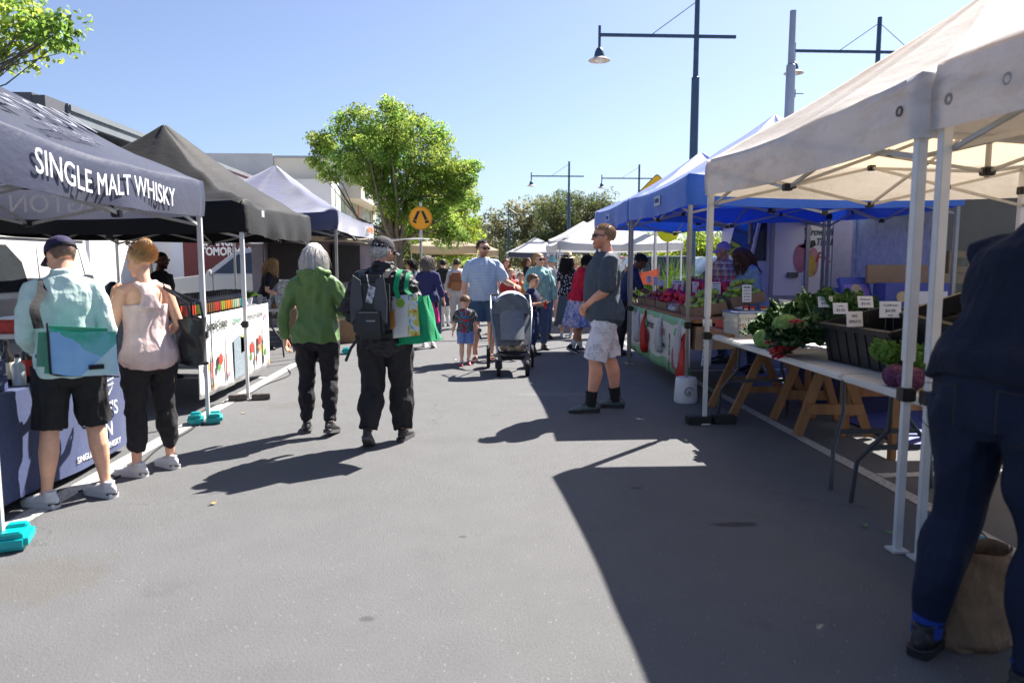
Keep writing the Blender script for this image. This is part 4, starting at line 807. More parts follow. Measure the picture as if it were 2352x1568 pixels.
for T_, yy in ((W1, -1.54), (W2, 1.54)):     # eyelets and rivets on the valance corners
    for q in (.12, .5 if T_ is W2 else .12):
        m = MB(); m.tube([(0, -.022 * math.cos(a), .022 * math.sin(a)) for a in np.linspace(0, 6.283, 13)], [.006] * 13, (1, 0, 0), 6, rnd=False)
        for V in m.v: V += np.array((-1.545, yy + (q if yy < 0 else -q), -.17 + 2.42))
        m.build('eyelet', M_legg, T_)
B1 = tent('market_tent', 'nearer bright blue tent over the fruit tables, pole standing in a white bucket', 2.24, 5.2, 7.66, 10.58, 2.42, 2.10, 3.32, F_blue, M_legg, 'blue tents over the fruit stall', 8, pw=1.3, vfab=F_bluev, truss=M_legg, wr=.02)
B2 = tent('market_tent', 'farther bright blue tent, behind the tall man', 2.24, 5.2, 10.66, 13.6, 2.42, 2.10, 3.3, F_blue, M_legg, 'blue tents over the fruit stall', 9, pw=1.3, vfab=F_bluev, truss=M_legg, wr=.02)
for T_, dy in ((B1, -.2), (B2, .1)):
    m = MB(); m.grid(lambda u, v: (-1.512, dy + .1 - .28 * u, 2.18 + .11 * v), 3, 1, thick=.003); lg = m.build('logo_patch', mat('logo_white', (.5, .52, .6), .6, .03), T_, smooth=False)
    text('OZTRAIL', .075, 'lettering', mat('logo_blue', (.03, .07, .35), .6, .03), lg, lambda x, y, z, dy=dy: (-1.518 - z, dy - .04 - x * .62, 2.235 + y))
L1 = tent('market_tent', 'navy tent with white whisky lettering at the left edge', -5.55, -2.48, 3.84, 6.93, 2.24, 1.92, 3.12, F_navy, M_legw, seed=12, wr=.02, truss=M_trussw)
L2 = tent('market_tent', 'plain black tent between the navy tent and the dark blue tent', -5.3, -2.46, 8.02, 11.2, 2.17, 1.82, 3.22, F_black, M_legw, seed=15, wr=.05, pw=1.4, truss=M_trussw)
L3 = tent('market_tent', 'faded dark blue tent with the orange logo, third on the left', -5.2, -2.2, 12.0, 16.2, 2.32, 2.02, 3.3, F_lav, M_legg, seed=18, wr=.03, pw=1.4, truss=M_legg)
mwt = mat('printed_white', (.72, .72, .74), .6, .04, 20)
def valx(T_, X, dy0, zc, sgn=1, nrm=1):      # letters on a valance facing +X (reading along +Y when seen from the road)
    return lambda x, y, z: (X + nrm * (.03 + z), dy0 + sgn * x, zc + y)
text('SINGLE MALT WHISKY', .205, 'lettering', mwt, L1, lambda x, y, z: (1.535 + .036 + z, -.14 + x, 2.065 + y + .022 * math.sin(x * 5) - .045 * (1 - (x / 1.5) ** 2)), xs=.93, sub=.06)
text('MORNINGTON PENINSULA', .23, 'lettering', mat('printed_white_back', (.8, .8, .85), .7, .04), L1, lambda x, y, z: (x * 1.0 + .0, 1.545 - .03 - z, 2.045 + y - .03 * (1 - (x / 1.5) ** 2)), mirror=True, sub=.08, xs=1.0)
def roofR(x, y, z):      # text lying on the roof side that faces the road; y = distance up the slope
    r = 1 - (y / 1.2); X = 1.535 * r; return (X + z * .3, x, 2.24 + .88 * (1 - r) ** 1.18 + .045 - .05 * (1 - min(1, abs(x / (1.545 * max(r, .2)))) ** 2) * r + z)
text('CHIEF\'S SON', .30, 'lettering', mat('faded_print', (.17, .18, .23), .7, .2, 8), L1, lambda x, y, z: roofR(x, .52 + y, z), sub=.05, xs=1.0); text('DISTILLERY', .16, 'lettering', mat('faded_print', (.17, .18, .23)), L1, lambda x, y, z: roofR(x, .25 + y, z), sub=.05, xs=.9)
m = MB(); m.grid(lambda u, v: (1.54 + .03, -1.42 + .10 * u, 1.99 + .07 * v), 2, 1, thick=.003); m.build('logo_patch', mat('patch_grey', (.4, .4, .4), .6, .05), L2, smooth=False)
text('MARKET TENTS', .15, 'lettering', mat('printed_orange', (.75, .28, .12), .6, .05), L3, lambda x, y, z: (1.5 + .03 + z, 1.55 + x * .8, 2.16 + y), bold=.004)
# far tents
tent('market_tent', 'white arched marquee past the fruit stall, behind the person leaning over the apples', 1.9, 4.75, 16.6, 19.4, 1.95, 1.78, 2.45, F_pale, M_legw, seed=22, det=False, cat='marquee')
for q in [('pale blue roofed tent on the right, past the white marquee', 2.6, 5.4, 21.5, 24.3, 2.2, 1.95, 3.0, F_pale), ('white peaked tent farther along the right, left of the pale blue roof', 2.9, 5.7, 26, 28.8, 2.3, 2.0, 3.0, F_pale), ('white tent with a red edge behind the straw hat', 3.4, 6.2, 31, 33.8, 2.5, 2.2, 3.3, F_pale),
          ('grey white tent with a dark valance right of the man in stripes', 2.0, 5.4, 43, 46.4, 2.1, 1.8, 3.0, F_pale), ('beige open sided tent under the street trees', -2.5, .1, 29, 31.8, 2.15, 1.85, 2.6, F_beige), ('low beige tent behind the first beige one', -1.6, 1.2, 37, 40, 2.1, 1.8, 2.7, F_beige)]:
    tent('market_tent', *q[:7], q[7] if False else q[7], q[8], M_legw, seed=random.randrange(99), det=False, vfab=(F_navy if 'dark valance' in q[0] else None), pw=1.1)
t = thing('awning', 'pale striped awning reaching out from the food trailer toward the cap wearer', 'awning', (-3.2, 17, 0)); m = MB(); a = at(700, 552, 15.5); b = at(975, 548, 16.0); m.grid(lambda u, v: (a + (b - a) * u + np.array((0, 2.0 * v, .03 * math.sin(u * 9) * v + .05 * v)) - np.array((-3.2, 17, 0))), 16, 4, thick=.02); m.build('canopy', F_pale, t)
m = MB(); m.cyl(np.array((b[0] - .1 + 3.2, b[1] - 17 + .1, b[2])), (b[0] - .1 + 3.2, b[1] - 17 + .1, .1), .018, 8); m.build('pole', M_legg, t)
# ---- things that weigh the legs down ----
M_teal = mat('teal_plastic', (.0, .32, .33), .35, .08, 8, spec=.5); M_brick = mat('rough_dark_block', (.10, .085, .08), .9, .4, 20, .006, 60); M_bucket = mat('white_bucket_plastic', (.62, .63, .66), .4, .06, 6)
def tealweight(x, y, lab, a=0, s=1.0):
    t = thing('leg_weight', lab, 'tent weight', (x, y, 0), a, 'weights at the tent legs')
    for sg in (-1, 1):
        m = MB(); m.rbox((sg * .092 * s, 0, .05 * s), (.155 * s, .24 * s, .085 * s), .022); m.rbox((sg * .092 * s, .07 * s, .098 * s), (.10 * s, .07 * s, .02), .008); m.rbox((sg * .092 * s, -.07 * s, .098 * s), (.10 * s, .07 * s, .02), .008); m.build('weight_half', M_teal, t, sharp=50)
tealweight(-2.53, 3.85, 'nearest teal water weight, at the bottom left corner', .35, .98); tealweight(-2.53, 6.88, 'teal weight on the navy tent leg beside the pink topped woman', .3, .9); tealweight(-2.2, 12.05, 'small teal weight behind the green jacket', .2, .9)
def blockweight(x, y, lab, a, m_=None, dim=(.19, .10, .065)):
    t = thing('leg_block', lab, 'tent weight', (x, y, 0), a, 'weights at the tent legs')
    for sg in (-1, 1): m = MB(); m.rbox((sg * .12, .0, dim[2] / 2 + .002), dim, .008); m.build('block', m_ or M_brick, t, sharp=30)
blockweight(-2.47, 8.04, 'rough dark bricks at the foot of the black tent', .2); blockweight(-2.5, 11.15, 'dark block at the far leg of the black tent, behind the green jacket', .1); blockweight(2.2, 6.62, 'long black block at the foot of the white tent leg', .05, M_blkpl, (.22, .12, .075))
t = thing('water_bucket', 'white plastic drum weighing down the blue tent pole', 'bucket', (2.27, 7.69, 0)); m = MB(); m.lathe([(.05, 0), (.118, .0), (.126, .03), (.112, .255), (.104, .268), (.03, .272)], n=28); m.build('drum', M_bucket, t); m = MB(); m.tube([(.045 * math.cos(a) + .0, -.121, .13 + .045 * math.sin(a)) for a in np.linspace(.3, 5.5, 16)], [.007] * 16, (0, 1, 0), 6, rnd=False); m.ell((0.0, -.12, .12), (.022, .016, .022)); m.build('filler_cap', M_legg, t)
# ---------------- left stalls ----------------
M_navycloth = fabric('navy_tablecloth', (.03, .046, .125), .75, .3); M_tabletop = mat('white_table_plastic', (.60, .59, .56), .5, .1, 4, .001, 80); M_dkleg = mat('dark_grey_tube', (.06, .065, .075), .4, .1, 5, metal=.4)
M_wood = mat('trestle_wood', (.27, .13, .05), .65, .3, 6, .003, 60, stretch=(1, 1, .15)); M_card = mat('cardboard', (.40, .28, .17), .85, .12, 6); M_paper = mat('white_card', (.68, .70, .74), .7, .04, 5); M_ink = mat('blue_black_ink', (.02, .03, .08), .7, .1)
def ftable(name, label, x0, x1, y0, y1, z, par_legs=True, cat='table', topm=None):
    cx_, cy_ = (x0 + x1) / 2, (y0 + y1) / 2; t = thing(name, label, cat, (cx_, cy_, 0)); hx, hy = (x1 - x0) / 2, (y1 - y0) / 2
    m = MB(); m.rbox((0, 0, z - .022), (2 * hx, 2 * hy, .044), .012); m.build('tabletop', topm or M_tabletop, t, sharp=50)
    for sy in (-1, 1):
        m = MB(); y_ = sy * (hy - .28)
        for sx in (-1, 1): m.tube([(sx * hx * .55, y_, z - .05), (sx * hx * .55, y_ + sy * .02, z - .3), (sx * hx * .86, y_ + sy * .14, z - .52), (sx * hx * .9, y_ + sy * .16, .01)], [.0145] * 4, n=8, rnd=False)
        m.bar((-hx * .72, y_ + sy * .08, z - .42), (hx * .72, y_ + sy * .08, z - .42), .02, .03); m.bar((-hx * .5, y_, z - .07), (hx * .5, y_, z - .07), .02, .03); m.tube([(0, y_ + sy * .0, z - .1), (0, y_ - sy * .2, z - .12), (0, y_ - sy * .45, z - .06)], [.01] * 3, n=6); m.build('leg', M_dkleg, t)
    return t
def clothtable(name, label, x0, x1, y0, y1, z, m_, zb=.06, seed=1, cat='tablecloth', fold=.02, thick=.004):
    t = thing(name, label, cat, ((x0 + x1) / 2, (y0 + y1) / 2, 0)); hx, hy = (x1 - x0) / 2, (y1 - y0) / 2; N = 40
    loop = np.array([(-1 + 2 * i / N, -1) for i in range(N)] + [(1, -1 + 2 * i / N) for i in range(N)] + [(1 - 2 * i / N, 1) for i in range(N)] + [(-1, 1 - 2 * i / N) for i in range(N)], float); n = len(loop); V = []
    for r in (0.02, .5, .97): V.append(np.stack([loop[:, 0] * hx * r, loop[:, 1] * hy * r, np.full(n, z)], 1))
    for q in np.linspace(0, 1, 12):
        o = .008 + fold * q * (1.0 + .8 * wav(np.stack([loop[:, 0] * hx, loop[:, 1] * hy, np.full(n, q * .1)], 1), 11, seed)); nn = np.where(np.abs(loop) > .999, np.sign(loop), 0)
        V.append(np.stack([loop[:, 0] * hx + nn[:, 0] * o, loop[:, 1] * hy + nn[:, 1] * o, z - .006 - (z - zb) * q + .01 * np.sin(loop[:, 0] * 3 + loop[:, 1] * 4) * q], 1))
    K = len(V); V = np.vstack(V); F = [[j * n + i, j * n + (i + 1) % n, (j + 1) * n + (i + 1) % n, (j + 1) * n + i] for j in range(K - 1) for i in range(n)]; F.append(list(range(n)))
    m = MB(); m.add(V, F); m.build('cloth', m_, t, sharp=50); return t
T1 = clothtable('table', 'trestle table under a navy cloth printed with white whisky lettering', -3.55, -2.78, 3.75, 5.92, .73, M_navycloth, .07, 3, cat='table')
o = T1.location; fx = lambda y0, z0: (lambda x, y, z: (.385 + .036 + z, y0 + x, z0 + y))
cl = T1.children[0]; text("CHIEF'S", .15, 'lettering', mwt, cl, fx(.60, .40)); text('SON', .15, 'lettering', mwt, cl, fx(.60, .25)); text('SINGLE MALT WHISKY', .062, 'lettering', mwt, cl, fx(.55, .135))
m = MB()      # sailing bird style outline mark above the name
for a in ([(.0, .0), (.06, -.05), (.20, -.05), (.26, .0), (.27, .05)], [(.0, .0), (.02, .10), (.06, .12), (.09, .02)], [(.12, .03), (.2, .06), (.29, .07)], [(.12, .0), (.2, .025), (.285, .03)]): m.tube([(.385 + .04, .50 + p[0], .56 + p[1]) for p in a], [.0045] * len(a), n=6, rnd=False)
m.build('printed_mark', mwt, cl)
M_glassd = mat('dark_bottle_glass', (.02, .016, .014), .08, .1, 5, spec=.7); M_clear = mat('clear_glass', (.5, .55, .55), .06, .05, 5, spec=.7); M_navybox = mat('navy_carton', (.05, .07, .17), .6, .06, 6)
def bottle(label, p, m_, h=.28, r=.038, capm=None, lab=None, group=None, name='bottle', cat='bottle'):
    t = thing(name, label, cat, tuple(p), 0, group); m = MB(); m.lathe([(r * .9, 0), (r, .006), (r, h * .58), (r * .86, h * .66), (r * .4, h * .76), (r * .36, h * .9)], n=18); m.build('glass', m_, t)
    m = MB(); m.lathe([(r * .44, h * .88), (r * .44, h), (r * .3, h * 1.005)], n=14); m.build('stopper', capm or M_blkpl, t)
    if lab: m = MB(); m.lathe([(r * 1.02, h * .14), (r * 1.03, h * .15), (r * 1.03, h * .5), (r * 1.02, h * .51)], n=18); m.build('bottle_label', lab, t)
    return t
gl_ = M_glassd; wl = mat('label_cream', (.6, .58, .5), .6, .05); rl = mat('label_red', (.4, .03, .03), .6, .05)
for i, (x, y, lb, mm) in enumerate([(-2.98, 4.60, 'tall dark bottle with a black stopper at the left end of the navy table', gl_), (-2.93, 4.70, 'second dark bottle, right of the tall one on the navy table', gl_), (-2.88, 4.82, 'dark red labelled bottle beside the cap wearer on the navy table', gl_), (-3.02, 4.76, 'clear glass bottle behind the dark ones on the navy table', M_clear), (-2.84, 4.66, 'short clear tasting bottle at the front of the navy table', M_clear)]):
    bottle(lb, (x, y, .735), mm, .28 if mm is gl_ else .2, .038, lab=rl if i == 2 else wl if mm is gl_ else None, group='bottles on the navy table')
for i, (x, y, z, d, lb) in enumerate([(-2.90, 4.40, .735, (.16, .24, .09), 'navy carton lying at the left end of the navy table'), (-2.90, 4.41, .828, (.155, .235, .085), 'navy carton stacked on another at the left end of the navy table'), (-3.02, 5.62, .735, (.26, .34, .10), 'navy gift box on the right end of the table, beside the teal bag flap'), (-3.1, 5.60, .838, (.2, .28, .06), 'thin navy box stacked on the gift box')]):
    t = thing('gift_box', lb, 'box', (x, y, z), .1 * i); m = MB(); m.rbox((0, 0, d[2] / 2), d, .005); b = m.build('carton', M_navybox, t); text('SINGLE MALT', .022, 'lettering', mwt, b, lambda xx, yy, zz, d=d: (d[0] / 2 + .001 + zz, xx, d[2] * .5 + yy), depth=.0006)
t = thing('tin', 'teal canister at the right end of the navy table', 'tin', (-3.2, 5.82, .735)); m = MB(); m.rbox((0, 0, .075), (.2, .2, .15), .02); m.build('canister', mat('teal_tin', (.01, .16, .17), .4, .05), t)
t = thing('glass_cube', 'clear acrylic display stand holding tasting glasses at the table front', 'display stand', (-2.86, 4.92, .735)); m = MB(); m.rbox((0, 0, .05), (.12, .16, .1), .004); m.build('block', mat('acrylic', (.45, .5, .52), .05, .05, spec=.8), t); m = MB(); [m.lathe([(.02, 0), (.022, .06), (.02, .06), (.018, .005)], (0, y_, .1), 12) for y_ in (-.05, .0, .05)]; m.build('tasting_glass', M_clear, t)
# second stall: banner table and sauce bottles
T2 = clothtable('table', 'long table fronted by a white printed sauce banner', -3.5, -2.80, 7.35, 9.92, .93, mat('grey_blanket', (.14, .15, .17), .95, .3, 30, .004, 90), .5, 7, cat='table', fold=.01)
def banner(name, label, par, X, y0, y1, z0, z1, m_, amp=.012, seed=0, sgn=1, nrm=1):
    m = MB(); m.grid(lambda u, v: (X + nrm * amp * (math.sin(u * 23 + seed) * (.3 + .7 * (1 - v)) + .6 * math.sin(u * 51 + 2 * seed + 2 * v)), y0 + (y1 - y0) * u, z0 + (z1 - z0) * v - .02 * math.sin(u * math.pi) * (1 - v)), 90, 10, thick=.003); o = m.build(name, m_, par, sharp=0)
    if label: o['label'] = label
    return o
M_banner = mat('banner_vinyl', (.66, .66, .64), .5, .05, 3, .001, 60)
bn = banner('banner', None, T2, .395, -1.27, 1.27, .13, .96, M_banner, .008)
dkink = mat('banner_ink', (.05, .06, .05), .6, .1); bx = .395 + .018
def bq(y, z, lift=0): return (bx + lift, y, z)
text('Robinvale Estate', .15, 'lettering', dkink, bn, lambda x, y, z: (bx + z, -.80 + x, .84 + y), shear=.25, xs=.78); text('Preserves', .085, 'lettering', mat('banner_green_ink', (.12, .3, .2), .6, .1), bn, lambda x, y, z: (bx + z, -.08 + x, .84 + y), shear=.2)
text('Handmade Sauces & Dressings', .07, 'lettering', mat('banner_grey_ink', (.3, .32, .3), .6, .1), bn, lambda x, y, z: (bx + z, .62 + x * .75, .85 + y), shear=.2)
bc = [mat('print_%s' % n_, c, .6, .25, 40) for n_, c in (('red', (.55, .05, .03)), ('green', (.10, .25, .06)), ('orange', (.6, .28, .08)), ('grey', (.22, .27, .30)), ('pink', (.6, .15, .3)), ('dark', (.05, .035, .03)), ('olive', (.35, .4, .12)))]
def pprint(mi, pts): m = MB(); m.prism(pts, 0, .002, fr=((bx - .001, 0, 0), (0, 1, 0), (0, 0, 1), (1, 0, 0))); m.build('printed_picture', bc[mi], bn, smooth=False)
for y_, mi in ((-.93, 0), (-.5, 0), (.62, 5), (.92, 6)): pprint(5, [(y_ - .018, .2), (y_ + .018, .2), (y_ + .02, .3), (y_ - .02, .3)]); pprint(mi, [(y_ - .02, .3), (y_ + .02, .3), (y_ + .02, .46), (y_ - .02, .46)]); pprint(5, [(y_ - .02, .46), (y_ + .02, .46), (y_ + .008, .56), (y_ + .007, .68), (y_ - .007, .68), (y_ - .008, .56)])
def disc(y_, z_, r, mi, k=9, e=.8): a = np.linspace(0, 2 * math.pi, k * 2, endpoint=False); pprint(mi, [(y_ + r * math.cos(q) * (1 if j % 2 else e), z_ + r * math.sin(q) * (1 if j % 2 else e)) for j, q in enumerate(a)])
for q in ((-1.08, .42, .08, 2), (-.66, .46, .07, 0), (-.72, .38, .05, 1), (-.9, .21, .06, 2, 8, .3), (-.42, .26, .05, 4, 8, .4), (.45, .46, .08, 0), (.40, .35, .05, 1), (.78, .52, .07, 0), (.78, .42, .06, 2), (.6, .3, .04, 0), (1.02, .34, .05, 1), (.3, .2, .03, 6), (1.05, .8, .04, 4), (1.15, .2, .04, 2)): disc(*q)
pprint(3, [(-.22, .18), (.22, .18), (.22, .62), (.08, .62), (-.02, .66), (-.22, .62)]); pprint(6, [(.02, .44), (.22, .46), (.22, .66), (.02, .64)]); pprint(1, [(.06, .48), (.18, .5), (.16, .63), (.08, .6)])
labc = [('red', (.5, .06, .03)), ('lime', (.33, .42, .05)), ('brown', (.22, .10, .04)), ('orange', (.6, .22, .03)), ('crimson', (.42, .02, .05)), ('pale green', (.35, .5, .3)), ('cream', (.6, .55, .4)), ('teal', (.05, .3, .3))]
def sauceproto(c):
    m = MB(); h, r = .235, .024; m.lathe([(r * .9, 0), (r, .005), (r, h * .6), (r * .85, h * .68), (r * .42, h * .8), (r * .4, h * .84)], n=10, mi=0); m.lathe([(r * .5, h * .83), (r * .5, h), (r * .3, h)], n=8, mi=1); m.lathe([(r * 1.04, h * .13), (r * 1.05, h * .14), (r * 1.05, h * .54), (r * 1.04, h * .55)], n=10, mi=2)
    return m
protos = []
for nm, c in labc:
    p = sauceproto(c).build('sauce_bottle', [M_glassd, M_blkpl, mat('saucelabel_' + nm.replace(' ', '_'), c, .5, .1)]); protos.append(p)
first = [True] * len(protos); order = [0, 0, 1, 1, 2, 2, 0, 4, 1, 3, 3, 5, 6, 7, 5]
for row in range(4):
    for k in range(28):
        ci = order[int(k / 28 * len(order))]; o = protos[ci] if first[ci] else protos[ci].copy()
        if not first[ci]: SC.collection.objects.link(o)
        first[ci] = False; o.location = (-2.87 - row * .064 + random.uniform(-.003, .003), 7.42 + k * .066 + random.uniform(-.003, .003), .936)
        tag(o, 'sauce bottle with %s label, %s row, %s from the left' % (labc[ci][0], ('front', 'second', 'third', 'back')[row], ORD[k]), 'bottle', 'sauce bottles standing in ranks on the banner table')
t = thing('sample_tray', 'flat metal tray with sample lids at the far end of the banner table', 'tray', (-3.0, 9.55, .936)); m = MB(); m.rbox((0, 0, .012), (.3, .4, .02), .006); m.build('tray', M_alu, t, sharp=30); m = MB(); [m.lathe([(.03, 0), (.034, .03), (.03, .03)], (x_, y_, .022), 10) for x_ in (-.07, .03) for y_ in (-.1, 0, .1)]; m.build('sample_cup', M_paper, t)
# tables behind the whisky tent with red tubs
T9 = ftable('table', 'folding table with plastic tubs behind the navy tent', -4.9, -4.3, 7.3, 8.6, .8)
for i, (y_, lb, c) in enumerate([(7.55, 'clear lidded tub of red food on the folding table by the white van', (.45, .03, .02)), (7.95, 'second lidded tub, orange and red, on the folding table', (.6, .2, .03))]):
    t = thing('plastic_tub', lb, 'tub', (-4.55, y_, .80)); m = MB(); m.rbox((0, 0, .07), (.28, .34, .14), .02); m.build('tub', mat('tubfood%d' % i, c, .4, .3, 25), t); m = MB(); m.rbox((0, 0, .15), (.3, .36, .02), .008); m.build('lid', M_paper, t)
# third stall
T3 = ftable('table', 'white folding table of jars and plants beside the banner table', -4.2, -2.95, 11.5, 12.4, .78)
M_jar = mat('jar_glass', (.35, .36, .37), .1, .5, 30, spec=.7)
for i in range(16):
    x_, y_ = -4.05 + (i % 8) * .14, 11.62 + (i // 8) * .2; hh = random.uniform(.12, .22)
    t = thing('jar', ('clear jar with silver lid, %s row of the jar table, %s from the left' % ('front' if i < 8 else 'back', ORD[i % 8])), 'jar', (x_, y_, .78), 0, 'jars on the %s row' % ('front' if i < 8 else 'back')); m = MB(); m.lathe([(.04, 0), (.045, .01), (.045, hh * .8), (.035, hh * .88)], n=12); m.build('glass', M_jar, t); m = MB(); m.lathe([(.038, hh * .86), (.038, hh), (.03, hh)], n=12); m.build('lid', M_alu, t)
t = thing('storage_jar', 'large square glass storage jar on a timber block near the green jacket', 'jar', (-2.98, 11.75, .86)); m = MB(); m.rbox((0, 0, .17), (.24, .24, .34), .03); m.build('glass', M_jar, t); m = MB(); m.lathe([(.1, 0), (.1, .03)], (0, 0, .34), 16); m.build('lid', M_alu, t)
t = thing('timber_block', 'orange brown timber block under the storage jar', 'block', (-2.98, 11.75, .78)); m = MB(); m.rbox((0, 0, .04), (.34, .34, .08), .004); m.build('block', M_wood, t)
t = thing('potted_plant', 'small fern in a white pot at the end of the banner table', 'plant', (-3.0, 9.86, .936)); m = MB(); m.lathe([(.04, 0), (.06, .09), (.052, .09)], n=16); m.build('pot', M_paper, t)
g_ = np.random.default_rng(5); n_ = 60; a_ = g_.uniform(0, 6.28, n_); sp = g_.uniform(.05, .17, n_); Pn = np.stack([np.stack([np.cos(a_) * sp * q, np.sin(a_) * sp * q, .08 + .16 * q - .12 * q * q * sp / .17], 1) for q in np.linspace(0, 1, 6)], 1); V, F = ribbons(Pn, np.tile([[.003, .006, .007, .006, .004, .001]], (n_, 1)), 3); fastmesh('leaves', V, F, LM_green, t, col=np.ones((len(V), 3)))
# drink trailer with blackboards
t = thing('food_trailer', 'dusty mauve sided food trailer with two blackboards', 'trailer', (-3.4, 15.9, 0)); ao = at(606, 560, 14.2); bo = at(868, 560, 17.2); ex = unit((bo - ao) * (1, 1, 0)); Lw = np.linalg.norm((bo - ao)[:2]); off = np.array(t.location[:]); ey = np.cross((0, 0, 1), ex)
M_mauve = mat('mauve_canvas', (.27, .23, .27), .8, .15, 2.5, .003, 20)
m = MB(off); m.grid(lambda u, v: np.array((ao[0], ao[1], 0)) + ex * Lw * u - ey * .02 * math.sin(u * 30 + v * 2) + np.array((0, 0, .55 + 1.35 * v + .04 * math.sin(u * 3))), 40, 8, thick=.03); m.build('side_wall', M_mauve, t, sharp=0)
m = MB(off); p0 = np.array((ao[0], ao[1], 1.98)); m.bar(p0, p0 + ex * Lw, .09, .10); m.build('awning_roll', mat('cream_roll', (.6, .52, .38), .6, .1), t)
m = MB(off); cpt = p0 + ex * Lw / 2 + ey * .22; m.box((cpt[0], cpt[1], 1.2), (Lw * .98, .3, 1.3), np.stack([ex, ey, (0, 0, 1)], 1)); m.build('body', M_mauve, t, smooth=False)
for u0, u1 in ((.02, .40), (.52, .78)): m = MB(off); pc = p0 + ex * Lw * (u0 + u1) / 2; m.box((pc[0] - ey[0] * .07, pc[1] - ey[1] * .07, 1.47), (Lw * (u1 - u0), .04, .80), np.stack([ex, ey, (0, 0, 1)], 1)); bb = m.build('blackboard', mat('blackboard', (.012, .009, .008), .7, .3, 5), t, smooth=False)
t = thing('market_table', 'brown draped table of patterned goods behind the black jacket', 'table', (-2.9, 14.3, 0)); m = MB(); m.rbox((0, 0, .4), (1.4, 1.2, .8), .02); m.build('drape', mat('brown_drape', (.30, .19, .10), .8, .2, 3, .003, 20), t)
for i, c in enumerate([(.3, .05, .2), (.05, .1, .35), (.5, .45, .3)]): t = thing('patterned_box', 'small %s patterned box on the brown draped table' % ('plum', 'blue', 'cream')[i], 'box', (-2.7 + .22 * i - .3, 13.85, .80)); m = MB(); m.rbox((0, 0, .1), (.18, .2, .2), .01); m.build('box', mat('pbox%d' % i, c, .6, .6, 40), t)
# ---------------- vehicles ----------------
M_car = mat('white_car_paint', (.52, .52, .51), .25, .03, 2, spec=.6, coat=.6); M_tyre = mat('tyre', (.02, .02, .02), .85, .1); M_trim = mat('grey_trim', (.10, .10, .11), .6, .05); M_cglass = mat('car_glass', (.03, .035, .04), .04, .2, 2, spec=.9); M_red = mat('tail_red', (.4, .01, .01), .2, .05)
def wheel(t, x, y, r, side):
    m = MB(); m.lathe([(r * .62, -.1), (r * .95, -.1), (r, -.07), (r, .07), (r * .95, .1), (r * .62, .1)], n=28, R=rotm(0, 90)); V = m.v[0]; V += np.array((x, y, r)); o = m.build('wheel', M_tyre, t)
    m = MB(); m.lathe([(r * .1, .09), (r * .55, .08), (r * .63, .1), (r * .63, .06), (r * .1, .05)], n=20, R=rotm(0, 90 * side)); V = m.v[0]; V += np.array((x, y, r)); m.build('rim', M_alu, o)
def vehicle(name, label, cat, x, y, rz, lower, cabin, wid, wins, paint, wheels, r=.34, taper=.82, extra=None, belt=None, z=0.0):
    """profiles in the side plane (y forward, z up), x is the width"""
    t = thing(name, label, cat, (x, y, z), rz); m = MB(); h = wid / 2; n = len(lower)
    P = np.array([[s_, *p] for s_ in (-h, -h + .07, h - .07, h) for p in lower]); c = np.array(lower).mean(0)
    for k in (0, 3): P[k * n:(k + 1) * n, 1:] = c + (P[k * n:(k + 1) * n, 1:] - c) * .975
    m.add(P, [list(range(n)), [3 * n + i for i in range(n)][::-1]] + [[k * n + i, k * n + (i + 1) % n, (k + 1) * n + (i + 1) % n, (k + 1) * n + i] for k in range(3) for i in range(n)])
    z0 = min(p[1] for p in cabin); z1 = max(p[1] for p in cabin); n = len(cabin); hw = lambda z: (h - .03) * (1 - (1 - taper) * (z - z0) / (z1 - z0))
    P = np.array([[s_ * hw(p[1]) * f, *p] for s_, f in ((-1, 1), (-1, .93), (1, .93), (1, 1)) for p in cabin]); 
    for k in (1, 2): P[k * n:(k + 1) * n, 2] += np.where(P[k * n:(k + 1) * n, 2] > z0 + .1, .025, 0)
    m.add(P, [list(range(n)), [3 * n + i for i in range(n)][::-1]] + [[k * n + i, k * n + (i + 1) % n, (k + 1) * n + (i + 1) % n, (k + 1) * n + i] for k in range(3) for i in range(n)])
    m.build('body', paint, t, sharp=28)
    for poly in wins:
        for s_ in (-1, 1):
            m = MB(); P = np.array([[s_ * (hw(p[1]) + .006), *p] for p in poly]); Q = P - np.array((s_ * .03, 0, 0)); k = len(poly); m.add(np.vstack([P, Q]), [list(range(k)), [k + i for i in range(k)][::-1]] + [[i, (i + 1) % k, k + (i + 1) % k, k + i] for i in range(k)]); m.build('window', M_cglass, t, smooth=False)
    for yy in wheels:
        for s_ in (-1, 1): wheel(t, s_ * (h - .11), yy, r, s_)
    if extra: extra(t, h)
    return t
def suvx(t, h):
    m = MB(); [m.rbox((s_ * (h + .07), 1.0, 1.12), (.16, .10, .15), .03) for s_ in (-1, 1)]; m.build('mirror', M_car, t)
    for s_ in (-1, 1): m = MB(); m.tube([(s_ * (h - .26), .4, 1.74), (s_ * (h - .26), .3, 1.79), (s_ * (h - .26), -1.6, 1.79), (s_ * (h - .26), -1.7, 1.74)], [.02] * 4, n=8); m.build('roof_rail', M_trim, t)
    m = MB(); [m.rbox((0, yy, 1.83), (2 * h - .3, .06, .03), .01) for yy in (.1, -1.0)]; m.build('roof_rack', M_alu, t)
    m = MB(); [m.box((s_ * (h + .003), yy, .75), (.006, .012, .62)) for s_ in (-1, 1) for yy in (.95, -.1, -1.1)]; m.build('door_seam', M_trim, t, smooth=False)
    for yy in (.1, -.95): m = MB(); [m.rbox((s_ * (h + .012), yy, .98), (.03, .16, .03), .01) for s_ in (-1, 1)]; m.build('door_handle', M_car, t)
lowSUV = [(2.3, .35), (2.36, .6), (2.28, .85), (1.9, .98), (1.2, 1.07), (-2.15, 1.1), (-2.28, .9), (-2.28, .45), (-2.1, .3), (2.1, .28)]
